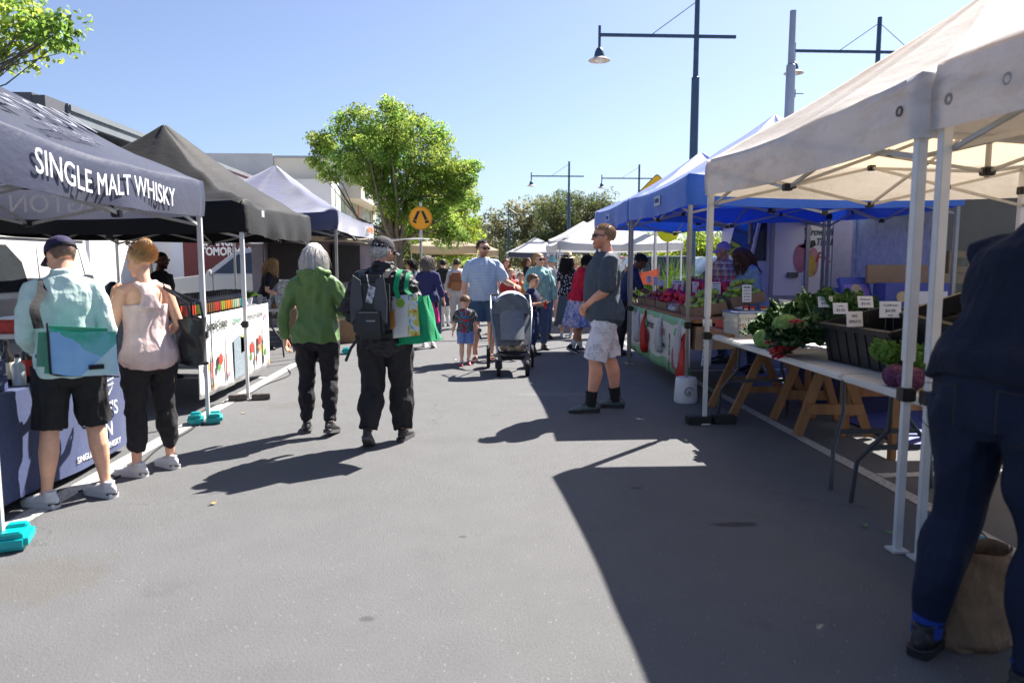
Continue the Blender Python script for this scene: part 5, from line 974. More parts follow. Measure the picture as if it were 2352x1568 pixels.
cabSUV = [(1.2, 1.05), (.45, 1.62), (.1, 1.70), (-1.6, 1.72), (-1.95, 1.62), (-2.2, 1.08)]
winSUV = [[(.95, 1.1), (.38, 1.56), (-.05, 1.62), (-.05, 1.1)], [(-.12, 1.1), (-.12, 1.62), (-1.0, 1.64), (-1.0, 1.1)], [(-1.07, 1.12), (-1.07, 1.62), (-1.55, 1.62), (-1.85, 1.2), (-1.8, 1.12)]]
vehicle('parked_car', 'white four wheel drive with roof bars parked in front of the red board', 'car', -5.35, 18.95, math.pi / 2, lowSUV, cabSUV, 1.85, winSUV, M_car, (1.45, -1.4), extra=suvx, z=.13)
lowV = [(2.35, .35), (2.4, .8), (2.3, 1.05), (-2.35, 1.05), (-2.4, .5), (-2.3, .3), (2.2, .28)]; cabV = [(2.32, 1.0), (1.75, 1.75), (1.5, 1.9), (-2.05, 1.96), (-2.25, 1.85), (-2.36, 1.0)]
def vanx(t, h):
    m = MB(); [m.tube([(s_ * (h - .035 - .16 * (z_ - 1.0) / .96 + .012), y_, z_) for y_, z_ in ((-2.1, 1.12), (-2.05, 1.7), (-1.0, 1.72), (-.9, 1.2), (-1.0, 1.1), (-2.0, 1.08), (-2.1, 1.12))], [.008] * 7, (0, 1, 0), 6, rnd=False) for s_ in (-1, 1)]; m.build('pressed_panel', mat('van_shadow_line', (.35, .35, .35), .4, .04), t)
    m = MB(); [m.box((s_ * (h + .003), yy, .7), (.006, .014, .75)) for s_ in (-1, 1) for yy in (1.2, .1, -.85)]; m.build('door_seam', M_trim, t, smooth=False)
    m = MB(); [m.box((s_ * (h * .85), -.1, 1.84), (.02, 4.3, .02)) for s_ in (-1, 1)]; m.build('gutter', M_car, t); m = MB(); [m.rbox((s_ * (h + .012), .25, .98), (.03, .2, .05), .01) for s_ in (-1, 1)]; m.build('door_handle', M_blkpl, t); m = MB(); m.box((-h - .002, 0, .62), (.012, 4.2, .26)); m.build('side_trim', mat('van_grey', (.25, .25, .27), .6, .05), t, smooth=False)
winV = [[(1.95, 1.12), (1.6, 1.68), (1.05, 1.72), (1.05, 1.12)], [(.95, 1.12), (.95, 1.72), (-.7, 1.74), (-.5, 1.4), (-.35, 1.12)]]
vehicle('parked_van', 'white delivery van parked behind the whisky stall', 'van', -6.65, 9.3, math.pi, lowV, cabV, 1.72, [[(1.95, 1.12), (1.6, 1.68), (1.05, 1.72), (1.05, 1.12)], [(.95, 1.12), (.95, 1.72), (-.35, 1.72), (-.6, 1.5), (-.65, 1.12)]], M_car, (1.45, -1.35), extra=vanx)
vehicle('parked_van', 'second white van behind the car, mostly hidden by the black tent', 'van', -6.2, 21.2 - 1.0, math.pi, lowV, [(y_, z_ * 1.0) for y_, z_ in cabV], 1.8, winV, M_car, (1.45, -1.35)) if False else None
dkp = mat('dark_car_paint', (.02, .03, .045), .2, .05, coat=.6); rdp = mat('red_car_paint', (.25, .01, .01), .2, .05, coat=.6); slp = mat('silver_car_paint', (.4, .42, .44), .25, .05, metal=.5, coat=.5)
for i, (px, Y, p_, lb) in enumerate([(1468, 28, dkp, 'dark parked car beyond the orange barrier, between the marquee legs'), (1600, 30, slp, 'silver parked car behind the reeds'), (1650, 26, dkp, 'dark blue parked car left of the plaid shirted stallholder'), (1395, 33, rdp, 'red parked car glimpsed behind the white marquee')]):
    vehicle('parked_car', lb, 'car', at(px, 602, Y)[0], Y, math.pi / 2 + .2, lowSUV, cabSUV, 1.8, winSUV, p_, (1.45, -1.4))
# bollard lamp behind the pony tailed woman
p = G(273, 748); t = thing('bollard', 'dark bollard light standing beside the white van', 'bollard', (-4.9, 10.2, 0)); m = MB(); m.lathe([(.11, 0), (.11, .9), (.13, .92), (.13, .97), (.09, 1.0), (.12, 1.06), (.10, 1.18), (.03, 1.24)], n=20); m.build('post', mat('bollard_navy', (.02, .03, .05), .5, .1), t)
for i, (px, Y) in enumerate(((1006, 15.5), (992, 19.5))):
    c = at(px, 650, Y); t = thing('bollard', ('blue grey bollard with a domed cap beside the tan backpack', 'farther blue grey bollard on the footpath')[i], 'bollard', (c[0], Y, .0 if i == 0 else .13)); m = MB(); m.lathe([(.07, 0), (.07, .85), (.085, .87), (.085, .9), (.05, .92), (.075, .97), (.06, 1.05), (.02, 1.08)], n=16); m.build('post', M_navyst, t)
# orange barrier mesh and small distant sign, timber post beside the man in stripes
t = thing('barrier_mesh', 'orange plastic barrier mesh strung along the garden', 'barrier', (4.2, 15.0, 0)); a = at(1438, 640, 14.95); b = at(1512, 640, 15.05)
m = MB(); off = np.array((4.2, 15.0, 0)); m.grid(lambda u, v: np.array((a[0] + (b[0] - a[0]) * u, 15.0 + .03 * math.sin(9 * u), 1.04 + .34 * v - .08 * math.sin(math.pi * u) * v)) - off, 20, 5, thick=.006); m.build('mesh', mat('barrier_orange', (.65, .22, .12), .6, .1, 20, trans=.4), t); m = MB(); [m.cyl(np.array((q, 15.03, 0)) - off, np.array((q, 15.03, 1.45)) - off, .015, 6) for q in (a[0], (a[0] + b[0]) / 2, b[0])]; m.build('stake', M_legg, t)
t = thing('yellow_sign', 'bright yellow round sign with a black bird shape under the blue tent roof', 'sign', (at(1535, 540, 14.4)[0], 14.4, 0)); zc = at(1535, 530, 14.4)[2]; m = MB(); m.cyl((0, .03, 0), (0, .03, zc), .02, 8); m.build('post', M_legg, t); m = MB(); m.lathe([(.22, -.01), (.22, 0)], (0, 0, zc), 28, R=rotm(90)); f = m.build('sign_face', mat('lemon_yellow', (.8, .75, .0), .5, .03), t); fr = ((0, 0, zc), (1, 0, 0), (0, 0, 1), (0, -1, 0)); m = MB(); m.prism([(-.13, .02), (-.04, .0), (0, .05), (.04, 0), (.13, .02), (.06, -.05), (.02, -.03), (-.03, -.05)], .012, .015, fr=fr); m.build('printed_shape', M_blk, f, smooth=False)
for i, (px, Y) in enumerate(((1268, 24.5), (1292, 24.5))):
    c = at(px, 570, Y); t = thing('notice_board', ('left','right')[i] + ' of the pair of pale notice boards held high over the crowd', 'notice board', (c[0], Y, 0)); m = MB(); m.cyl((.15, .03, 0), (.15, .03, c[2] + .3), .02, 6); m.build('post', M_blkpl, t); m = MB(); m.rbox((0, 0, c[2]), (.3, .02, .46), .004); f = m.build('sign_face', mat('pale_notice', (.5, .5, .62), .6, .05), t); m = MB(); m.ell((0, -.012, c[2] + .1), (.06, .004, .05)); m.build('printed_mark', bc[2], f)
# ---------------- right hand stalls ----------------
TV = ftable('table', 'white trestle table carrying the leafy greens', 2.30, 3.06, 4.46, 6.96, .80); TW = ftable('table', 'near white trestle table under the black crates, behind the paired tent legs', 2.30, 3.06, 1.95, 4.44, .80)
M_crate = mat('grey_crate_plastic', (.36, .36, .35), .5, .08, 6); M_bcrate = mat('black_crate_plastic', (.014, .015, .018), .45, .15, 6); M_rubr = mat('faded_red_plastic', (.3, .03, .06), .5, .1)
def slatcrate(name, label, x, y, z, dx, dy, dz, m_, rot=0, tilt=0, rim=None, slats=True, group=None, taper=.93, cat='crate'):
    t = thing(name, label, cat, (x, y, z), rot, group); t.rotation_euler = (0, tilt, rot); hx, hy = dx / 2, dy / 2; m = MB()
    m.box((0, 0, .006), (dx * taper, dy * taper, .012)); c = [(-1, -1), (1, -1), (1, 1), (-1, 1)]
    def P(u, zz): f = taper + (1 - taper) * zz / dz; return np.array((u[0] * hx * f, u[1] * hy * f, zz))
    for i in range(4):
        a, b = c[i], c[(i + 1) % 4]; L = dx if i % 2 == 0 else dy; nv = max(4, int(L / .028))
        for zz, h in ((dz * .22, dz * .44), (dz - .02, .04), (dz * .62, .014)): m.bar(P(a, zz), P(b, zz), .012 if h < .1 else .008, h)
        for k in range(nv + 1): u = np.array(a) + (np.array(b) - np.array(a)) * k / nv; m.bar(P(u, .0), P(u, dz), .011, .011, up=(1, 0, 0))
    b_ = m.build('basket', m_, t, smooth=False)
    if rim: m = MB(); [m.bar(P(c[i], dz + .004), P(c[(i + 1) % 4], dz + .004), .022, .014) for i in range(4)]; m.build('rim', rim, t, smooth=False)
    return t
slatcrate('produce_basket', 'pale slatted plastic basket with a blue rim at the far end of the vegetable table', 2.60, 6.78, .80, .40, .30, .23, M_crate, .15, rim=mat('blue_rim', (.06, .10, .22), .5, .05), cat='basket')
for i in range(7): t = thing('lemon', 'pale yellow fruit lying inside the slatted basket', 'fruit', (2.52 + .08 * (i % 3), 6.70 + .08 * (i // 3), .845), 0, 'yellow fruit in the slatted basket'); m = MB(); m.ell((0, 0, 0), (.035, .042, .035)); m.build('fruit', mat('lemon_skin', (.6, .5, .08), .5, .1), t)
def opencrate(label, x, y, z, dx, dy, dz, rot=0, tilt=0, m_=None, group=None, name='black_crate', ty=0.0):
    t = thing(name, label, 'crate', (x, y, z), rot, group); t.rotation_euler = (tilt, ty, rot); m = MB(); w_ = .012
    m.rbox((0, 0, .01), (dx, dy, .02), .004)
    for s_ in (-1, 1):
        m.rbox((s_ * (dx / 2 - w_ / 2), 0, dz / 2), (w_, dy, dz), .003); m.rbox((0, s_ * (dy / 2 - w_ / 2), dz / 2), (dx - .02, w_, dz), .003); m.rbox((s_ * (dx / 2 + .006), 0, dz - .02), (.03, dy + .03, .035), .006); m.rbox((0, s_ * (dy / 2 + .006), dz - .02), (dx, .03, .035), .006)
        for k in range(7): m.rbox((s_ * (dx / 2 + .003), -dy / 2 + dy * (k + .5) / 7, dz * .45), (.01, .012, dz * .8), .002)
        for k in range(5): m.rbox((-dx / 2 + dx * (k + .5) / 5, s_ * (dy / 2 + .003), dz * .45), (.012, .01, dz * .8), .002)
    m.build('tub', m_ or M_bcrate, t, sharp=30); return t
opencrate('black plastic crate on the trestle table right of the leafy greens', 2.80, 4.72, .86, .50, .74, .28, .10, ty=-.22); opencrate('tilted black crate behind the paired tent legs, holding the blue price card', 3.08, 4.05, .93, .6, .9, .30, .2, .12, ty=-.25)
opencrate('black crate at the back of the vegetable table under the small price cards', 3.40, 5.7, .86, .5, 1.1, .24, .08, -.12); opencrate('black crate at the far back corner of the vegetable table', 3.5, 6.6, .86, .5, .6, .2, .1, -.1)
for i, (x, y, lb) in enumerate([(3.40, 5.7, 'rough timber stand under the back crates of the vegetable stall'), (3.5, 6.6, 'timber stand at the far back corner of the vegetable stall')]):
    t = thing('timber_stand', lb, 'stand', (x, y, 0)); m = MB(); m.rbox((0, 0, .83), (.56, .9, .04), .004); [m.rbox((sx * .22, sy * .38, .405), (.05, .05, .81), .004) for sx in (-1, 1) for sy in (-1, 1)]; m.build('stand', M_wood, t, sharp=30)
# greens
def vegmat(name, c, vein=(.3, .42, .16), trans=.08, rough=.6, spec=.25):
    s = NT(name); v = s.coord(); n1 = s.noise(v, 22, 4, .65); base = s.ramp(n1, [(.3, tuple(q * .6 for q in c)), (.7, tuple(q * 1.35 for q in c))]); w_ = s.n('ShaderNodeTexVoronoi', feature='DISTANCE_TO_EDGE'); w_.inputs['Scale'].default_value = 26; s.l(v, w_.inputs['Vector'])
    vm = s.ramp(w_.outputs['Distance'], [(0, (1, 1, 1)), (.06, (0, 0, 0))]); base = s.mix(s.math('MULTIPLY', vm, .2), base, vein); s.l(base, s.b.inputs['Base Color']); s.b.inputs['Roughness'].default_value = rough; s.b.inputs['Specular IOR Level'].default_value = spec
    s.bump(s.math('ADD', n1, s.math('MULTIPLY', w_.outputs['Distance'], 1.5)), .012, .8); s.trans(trans, base); return s.m
V_chard = vegmat('silverbeet_leaf', (.028, .085, .018), spec=.15); V_kale = vegmat('kale_leaf', (.018, .055, .02)); V_lett = vegmat('lettuce_leaf', (.10, .22, .03), (.4, .5, .2)); V_cab = vegmat('cabbage_leaf', (.15, .28, .08), (.32, .42, .2), .1); V_pcab = vegmat('purple_cabbage_leaf', (.09, .02, .07), (.35, .25, .32), .05); V_stem = mat('pale_stem', (.28, .36, .16), .5, .1); V_rstem = mat('rhubarb_stem', (.38, .02, .03), .4, .35, 30)
def leafbunch(name, label, p, d, n, L, Wd, m_, stem=None, seed=0, spread=.5, curl=.6, group='bunches of greens on the vegetable table', stemfrac=.35, cat='greens', up=.35):
    g = np.random.default_rng(seed); t = thing(name, label, cat, tuple(p), 0, group); d = unit(d); m = MB(); st = MB()
    for k in range(n):
        dd = unit(d + g.normal(size=3) * spread * np.array((1, 1, .55)) + np.array((0, 0, up * g.uniform(0, 1)))); sd = unit(np.cross(dd, (0, 0, 1)) + g.normal(size=3) * .25); nn = np.cross(sd, dd); nn = nn if nn[2] > 0 else -nn
        l = L * g.uniform(.75, 1.15); wdt = Wd * g.uniform(.7, 1.2); ph = g.uniform(0, 6); b = np.array((g.uniform(-.04, .04), g.uniform(-.05, .05), .03 + g.uniform(0, .06))); cu = curl * g.uniform(.5, 1.3)
        def sp(u): return b + dd * l * (stemfrac + (1 - stemfrac) * u) + nn * (.06 * u - cu * l * .45 * u * u)
        def fn(u, v): s_ = (v - .5) * 2; w_ = wdt * .5 * (math.sin(math.pi * min(1, u * .93 + .04)) ** .55) * (1 - .25 * u); q = sp(u) + sd * s_ * w_ + nn * (.022 * math.sin(u * 19 + ph + s_ * 2) * abs(s_) ** 1.2 + .25 * w_ * abs(s_)); q[2] = max(q[2], .004); return q
        m.grid(fn, 10, 6, thick=.0025)
        if stem: st.tube([b, b + dd * l * stemfrac * .7, sp(0), sp(.45), sp(.85)], [.011, .010, .008, .005, .002], n=6)
    m.build('leaves', m_, t, sharp=0)
    if stem: st.build('stems', stem, t)
ck = [('dark crinkled silverbeet bunch', 'at the far end beside the slatted basket', 2.56, 6.05, (-.3, .6, .1)), ('dark crinkled silverbeet bunch', 'lying over the table front left of the cabbages', 2.66, 6.05, (-.5, .5, .2)), ('silverbeet bunch', 'heaped in the middle behind the cabbages', 2.80, 6.0, (-.2, .7, .5)), ('silverbeet bunch', 'at the top of the green heap', 2.92, 5.85, (-.3, .5, 1.0)), ('silverbeet bunch', 'at the back left of the green heap', 2.92, 6.1, (-.4, .5, .5)), ('silverbeet bunch', 'on the heap right of the topmost cabbage', 2.88, 5.45, (-.5, .1, .7)), ('silverbeet bunch', 'under the price card spikes', 2.75, 5.7, (0, .3, .9)), ('broad silverbeet bunch', 'at the foot of the black crate, behind the cabbages', 2.70, 5.3, (-.3, .2, .9)), ('tall silverbeet bunch', 'standing at the back of the heap near the blue cartons', 3.0, 5.5, (-.1, .3, 1.0))]
for i, (a, b, x, y, d) in enumerate(ck): leafbunch('silverbeet_bunch', a + ' ' + b, (x, y, .80 + (.05 if i < 3 else .12)), d, 17, .29, .17, V_chard, V_stem, 50 + i)
for i, (b, x, y, d) in enumerate([('beside the black crate, in front', 2.54, 5.22, (-.5, -.1, .3)), ('hanging near the table edge right of the red stems', 2.40, 5.25, (-.7, 0, .0)), ('against the black crate, behind', 2.62, 5.2, (-.2, .2, .6))]): leafbunch('kale_bunch', 'very dark kale bunch ' + b, (x, y, .83), d, 16, .27, .15, V_kale, None, 70 + i, .6)
for i, (b, x, y, z) in enumerate([('in front of the tilted black crate by the tent legs', 2.47, 4.22, .84), ('behind the purple cabbage by the tent legs', 2.58, 4.05, .85)]): leafbunch('lettuce', 'pale green lettuce head ' + b, (x, y, z), (0, 0, 1), 22, .11, .10, V_lett, None, 80 + i, .9, .3, 'lettuces by the tent legs', .1, 'lettuce', .8)
def cabbage(label, x, y, z, r, m_, seed, group, name='cabbage', tilt=0):
    g = np.random.default_rng(seed); t = thing(name, label, 'cabbage', (x, y, z), seed * 1.3, group); t.rotation_euler = (tilt, .2, seed * 1.3); m = MB(); m.ell((0, 0, r * .92), (r, r, r * .92), n=24, m=14); m.build('heart', m_, t); m = MB()
    for k in range(6):
        a0 = k * 1.05 + g.uniform(-.2, .2); top = g.uniform(.25, .6)
        def fn(u, v): a = a0 + (u - .5) * 2.1 * math.sin(math.pi * min(1, .25 + v * .6)); th = math.pi * (1 - v * .95 * (1 - top * .35)) ; rr = r * (1.03 + .02 * k * .3 + .05 * max(0, v - .75) * 4 * abs(u - .5) + .012 * math.sin(u * 17 + v * 9)); return np.array((rr * math.sin(th) * math.cos(a), rr * math.sin(th) * math.sin(a), r * .92 + rr * .93 * math.cos(th)))
        m.grid(fn, 10, 9, thick=.003)
    m.build('outer_leaves', m_, t, sharp=0)
cabbage('pale green cabbage at the left of the cabbage group, near the table edge', 2.37, 5.86, .80, .082, V_cab, 1, 'green cabbages'); cabbage('pale cabbage in the middle front, above the red stems', 2.37, 5.62, .82, .088, V_cab, 2, 'green cabbages'); cabbage('largest cabbage, at the back left of the group', 2.52, 5.78, .90, .10, V_cab, 3, 'green cabbages'); cabbage('rounded cabbage at the right, against the black crate', 2.56, 5.46, .92, .092, V_cab, 4, 'green cabbages')
cabbage('cut purple cabbage at the table edge beside the tent legs', 2.37, 4.02, .80, .07, V_pcab, 5, 'purple cabbages', tilt=.5); cabbage('second purple cabbage, half hidden by the tent legs', 2.40, 3.86, .80, .07, V_pcab, 6, 'purple cabbages')
for i, (x, y, z, d, lb) in enumerate([(2.38, 5.42, .87, (-.9, -.2, -.25), 'bundle of cut red rhubarb stems at the table edge'), (2.56, 5.42, 1.0, (-.8, .5, 0), 'bundle of red chard stems lying over the cabbages')]):
    t = thing('rhubarb_bundle', lb, 'rhubarb', (x, y, z), 0, 'red stem bundles'); g = np.random.default_rng(90 + i); m = MB(); d = unit(d); sd = unit(np.cross(d, (0, 0, 1)))
    for k in range(26): o_ = sd * g.uniform(-.07, .07) + np.array((0, 0, g.uniform(-.04, .04))); s0 = o_ * .6 - d * g.uniform(.05, .1); s1 = o_ * 1.4 + d * g.uniform(.09, .15) + g.normal(size=3) * .008; m.tube([s0, (s0 + s1) / 2, s1], [.009, .010, .012], n=7)
    m.build('stems', V_rstem, t)
# price cards
def card(name, label, p, w_, h, yaw, tilt, lines, m_=None, spike=True, text_=None, group='hand lettered price cards', hang=False, seed=0, tint=None):
    t = thing(name, label, 'price card', tuple(p), math.radians(yaw), group); R = rotm(tilt, 0, 0); m = MB(); m.rbox(R @ np.array((0, 0, h / 2)), (w_, .004, h), .001, R); c = m.build('card', m_ or M_paper, t, smooth=False); g = random.Random(seed)
    if spike: m = MB(); [m.cyl((sx * w_ * .18, .004, -.11), R @ np.array((sx * w_ * .18, .006, .03)), .0035, 6) for sx in (-1, 1)]; m.build('spike', M_blkpl, t)
    if text_:
        for tx, sz, zz in text_: text(tx, sz, 'lettering', M_ink, c, lambda x, y, z, zz=zz: tuple(R @ np.array((x, -.003 - z, h * zz + y))), depth=.0006)
    else:
        m = MB()
        for k in range(lines):
            z_ = h * (.86 - .72 * k / max(1, lines - 1)); x0 = -w_ * .36
            while x0 < w_ * .34: l_ = g.uniform(.03, .09) * w_ * 2; x1 = min(w_ * .38, x0 + l_); m.box(R @ np.array(((x0 + x1) / 2, -.0035, z_)), (x1 - x0, .002, h * (.05 if k else .09)), R); x0 = x1 + w_ * .05
        m.build('handwriting', tint or M_ink, c, smooth=False)
bi = mat('blue_marker', (.03, .12, .35), .6, .1)
card('price_card', 'white card reading no sprays, clipped to the black crate', (2.49, 4.66, 1.08), .125, .10, 12, -8, 0, text_=[('NO', .028, .7), ('SPRAYS', .028, .32)])
card('price_card', 'wide price card in blue marker on the tilted black crate', (2.56, 4.38, 1.16), .13, .10, -6, -5, 0, text_=[('Cauliflower', .019, .76), ('$4.00', .028, .42), ('each', .017, .15)])
for i, (px, py, Y, rot_, lb, tx) in enumerate([(1897, 690, 5.25, -25, 'topmost small price card above the greens', ('Spinach', '$4.00')), (1932, 705, 5.1, -22, 'middle small price card above the greens', ('Leek', '$3.00')), (1990, 690, 4.9, -18, 'lowest small price card above the greens', ('Rhubarb', '$5.00')), (1818, 700, 6.3, -22, 'small price card left of the heap of greens', ('Kale', '$3.50'))]):
    p = at(px, py, Y); card('price_card', lb, (p[0], Y, p[2] - .05), .10, .085, rot_ * .6, -24, 0, text_=[(tx[0], .019, .72), (tx[1], .026, .34)], seed=i)
for i, (px, py, Y, w_, h, lb) in enumerate([(1491, 641, 11.0, .07, .10, 'smallest white card, at the left end of the apple boxes'), (1506, 645, 10.7, .07, .13, 'upright white card just left of the red net bags'), (1519, 651, 10.5, .09, .09, 'low white card among the far net bags'), (1557, 657, 10.0, .15, .16, 'widest printed card standing over the red net bags'), (1598, 662, 9.3, .08, .16, 'narrow white card between the steel pole and the white tent leg'), (1645, 662, 8.8, .11, .15, 'slanted price card behind the green apples'), (1716, 674, 8.0, .10, .19, 'tall price card right of the green apples')]):
    p = at(px, py, Y); card('price_card', lb, (p[0], Y, p[2] - h / 2), w_, h, -5, -6, 5, seed=i + 10)
# fruit stall
FT = clothtable('table', 'long fruit stall table fronted by a white banner with a green border and cherries', 2.42, 3.5, 7.85, 11.1, .80, mat('stall_ply', (.33, .23, .15), .8, .2, 4), .55, 21, cat='table', fold=.005)
m = MB(); m.rbox((-.02, 0, .86), (1.12, 3.3, .05), .006); m.build('board', M_wood, FT, sharp=30)
def cherrymat():
    s = NT('cherry_banner'); v = s.coord(); sp = s.n('ShaderNodeSeparateXYZ'); s.l(v, sp.inputs[0]); n1 = s.noise(s.coord((0, 1, 1)), 2.2, 3)
    top = s.math('GREATER_THAN', s.math('ADD', sp.outputs[2], s.math('MULTIPLY', n1, .16)), .86); bot = s.math('LESS_THAN', s.math('ADD', sp.outputs[2], s.math('MULTIPLY', n1, -.22)), .20); g = s.math('MAXIMUM', top, bot); c = s.mix(g, (.60, .60, .55), (.13, .38, .17)); c = s.mix(.15, c, s.ramp(s.noise(v, 9, 4), [(.3, (.2, .2, .18)), (.7, (.7, .7, .66))])); s.l(c, s.b.inputs['Base Color']); s.b.inputs['Roughness'].default_value = .5; s.bump(s.noise(v, 6, 3), .02, .5); return s.m
fb = banner('banner', None, FT, -.60, -1.62, 1.62, .20, .86, cherrymat(), .012, 3, nrm=-1); fbx = -.60 - .018; o = FT.location
cr = mat('cherry_red', (.35, .02, .02), .5, .15, 20); gr = mat('print_leaf_green', (.08, .35, .12), .5, .1)
def pf(mi, pts): m = MB(); m.prism(pts, 0, .003, fr=((fbx - .004, 0, 0), (0, -1, 0), (0, 0, 1), (-1, 0, 0))); m.build('printed_picture', mi, fb, smooth=False)
def el2(y, z, ry, rz, k=16): return [(y + ry * math.cos(a), z + rz * math.sin(a)) for a in np.linspace(0, 2 * math.pi, k, endpoint=False)]
for y_, z_, r_ in ((1.02, .38, .085), (1.30, .40, .085), (.35, .66, .028), (.48, .64, .03), (-.35, .5, .06)): pf(cr, el2(y_, z_, r_, r_ * 1.6))
pf(gr, [(1.0, .66), (1.08, .74), (1.16, .72), (1.2, .66), (1.12, .61)]); pf(gr, [(-.5, .66), (-.42, .74), (-.34, .7), (-.38, .62)]); 
for a, b in (((1.02, .5), (1.1, .66)), ((1.3, .52), (1.12, .66)), ((.35, .7), (.42, .76)), ((.48, .69), (.42, .76))): pf(cr, [(a[0] - .004, a[1]), (a[0] + .004, a[1]), (b[0] + .004, b[1]), (b[0] - .004, b[1])])
mkk = mat('banner_dark_lettering', (.04, .06, .06), .6, .1)
text('LOCAL GROWN', .085, 'lettering', mkk, fb, lambda x, y, z: (fbx - .004 - z, -(.35 + x * .85), .47 + y)); text('cherries', .16, 'lettering', mkk, fb, lambda x, y, z: (fbx - .004 - z, -(-.25 + x), .68 + y), shear=.2); text('Fresh Cherries', .075, 'lettering', mkk, fb, lambda x, y, z: (fbx - .004 - z, -(.82 + y), .42 + x))
# crates of fruit on the table
M_box = mat('brown_fruit_box', (.20, .14, .10), .85, .15, 6); M_net = mat('red_net', (.55, .02, .06), .5, .2, 60, trans=.2); M_apple = mat('apple_red', (.30, .03, .03), .35, .6, 18, spec=.5); M_gapple = mat('apple_green', (.22, .33, .04), .35, .25, 18, spec=.5); M_onion = mat('brown_onion', (.30, .13, .07), .45, .5, 25)
def fruitproto(name, m_, r, stem=True):
    m = MB(); m.ell((0, 0, r), (r, r, r * .9), n=14, m=10); V = m.v[0]; d = np.linalg.norm(V[:, :2], axis=1); V[:, 2] -= np.where(V[:, 2] > r, .35 * r * np.exp(-(d / (r * .35)) ** 2), 0)
    if stem: m.cyl((0, 0, 1.5 * r), (.004, 0, 2.05 * r), .002, 5)
    return m.build(name, m_)
boxes = [(10.75, 'box of brown onions at the far end of the fruit table', 'onion'), (10.2, 'box of mixed apples behind the tall man', 'mixed'), (9.6, 'box of red net bags beside the mixed apples', 'net'), (9.0, 'box of red net bags right of the widest card', 'net'), (8.42, 'wide brown box of green apples behind the white tent leg', 'green')]
fp = {'onion': fruitproto('onion', M_onion, .034), 'mixed': fruitproto('apple', M_apple, .038), 'green': fruitproto('green_apple', M_gapple, .040)}; used = set(); rF = random.Random(4)
for yb, lb, kd in boxes:
    for col_ in (0, 1):
        xb = 2.68 + col_ * .44; t = thing('fruit_box', lb + (' (front row)' if not col_ else ' (back row)'), 'box', (xb, yb, .90 + col_ * .12)); t.rotation_euler = (0, -.2, 0); m = MB(); m.rbox((0, 0, .01), (.40, .52, .02), .003); [m.rbox((s_ * .194, 0, .065), (.012, .52, .11), .003) for s_ in (-1, 1)]; [m.rbox((0, s_ * .254, .065), (.376, .012, .11), .003) for s_ in (-1, 1)]; m.build('carton', M_box, t, sharp=30)
        if kd == 'net':
            for q in range(3):
                z_ = .98 + .13 * col_; t2 = thing('net_bag', 'red net bag of apples, %s of three, %s box, %s' % (('left', 'middle', 'right')[q], 'front' if not col_ else 'back', 'beside the mixed apples' if yb > 9.3 else 'by the blue pole'), 'net bag', (xb + rF.uniform(-.03, .03), yb - .16 + .16 * q, z_), 0, 'red net bags of apples'); m = MB()
                for _ in range(14): m.ell((rF.uniform(-.12, .12), rF.uniform(-.07, .07), rF.uniform(.0, .12)), (.043,) * 3, n=10, m=7)
                m.tube([(0, 0, .12), (.01, .0, .17), (.03, .02, .22)], [.02, .008, .012], n=6); m.build('bag', M_net, t2)
        else:
            n_ = {'onion': 14, 'mixed': 20, 'green': 24}[kd]
            for q in range(n_):
                lay = 0 if q < 12 else (1 if q < 19 else 2); x_ = (-.14 + .092 * (q % 4)) if lay == 0 else (-.1 + .09 * (q % 3)); y_ = (-.18 + .17 * ((q // 4) % 3)) if lay == 0 else (-.12 + .09 * (q % 4)) 
                o_ = fp[kd] if kd not in used else fp[kd].copy()
                if kd in used: SC.collection.objects.link(o_)
                used.add(kd); sc_ = rF.uniform(.88, 1.12); o_.scale = (sc_,) * 3; o_.rotation_euler = (rF.uniform(-.6, .6), rF.uniform(-.6, .6), rF.uniform(0, 6)); o_.location = (xb + x_ + rF.uniform(-.012, .012), yb + y_ + rF.uniform(-.015, .015), .985 + col_ * .12 + lay * .062 + x_ * .2)
                tag(o_, {'onion': 'brown onion heaped in the %s box at the far end of the fruit table', 'mixed': 'red streaked apple heaped in the %s box behind the tall man', 'green': 'glossy green apple heaped in the %s box by the white tent leg'}[kd] % ('front', 'back')[col_], 'onion' if kd == 'onion' else 'apple', {'onion': 'onions in the far boxes', 'mixed': 'red apples heaped in boxes', 'green': 'green apples heaped in boxes'}[kd])
# bags hung from the table
def hangbag(label, y, z, w_, h, m_, name='hanging_bag', x=2.36, txt=None, cat='bag', seed=0):
    t = thing(name, label, cat, (x, y, z), 0); m = MB(); P, R = [], []
    for q in np.linspace(0, 1, 9): P.append((-.01 - .03 * math.sin(q * 3), .01 * math.sin(q * 5 + seed), -h * q)); R.append((.012 + (w_ * .5) * q ** .8 * (1 - .25 * max(0, q - .75) * 4), .008 + .055 * q ** .9))
    m.tube(P, R, (0, 1, 0), n=18, rnd=True); V = m.v[0]; V[:, 0] += .008 * np.sin(V[:, 1] * 70 + seed) ; m.tube([(0, -.02, -.02), (.0, 0, .03), (0, .02, -.02)], [.003] * 3, n=5); b = m.build('bag', m_, t)
    if txt: text(txt, .04, 'lettering', mwt, b, lambda x_, y_, z_: (-.095 - z_, -x_, -h * .7 + y_))
M_pl = mat('white_plastic_bag', (.58, .6, .64), .35, .12, 12, .01, 14, trans=.35); M_rb = mat('red_shopping_bag', (.42, .012, .012), .4, .1, 6, .01, 14)
hangbag('deep red shopping bag hung at the front of the fruit table, left one', 9.95, .84, .26, .52, M_rb); hangbag('big red shopping bag hanging beside the blue tent pole', 7.98, .70, .36, .50, M_rb, txt='Fresh', x=2.33, seed=2)
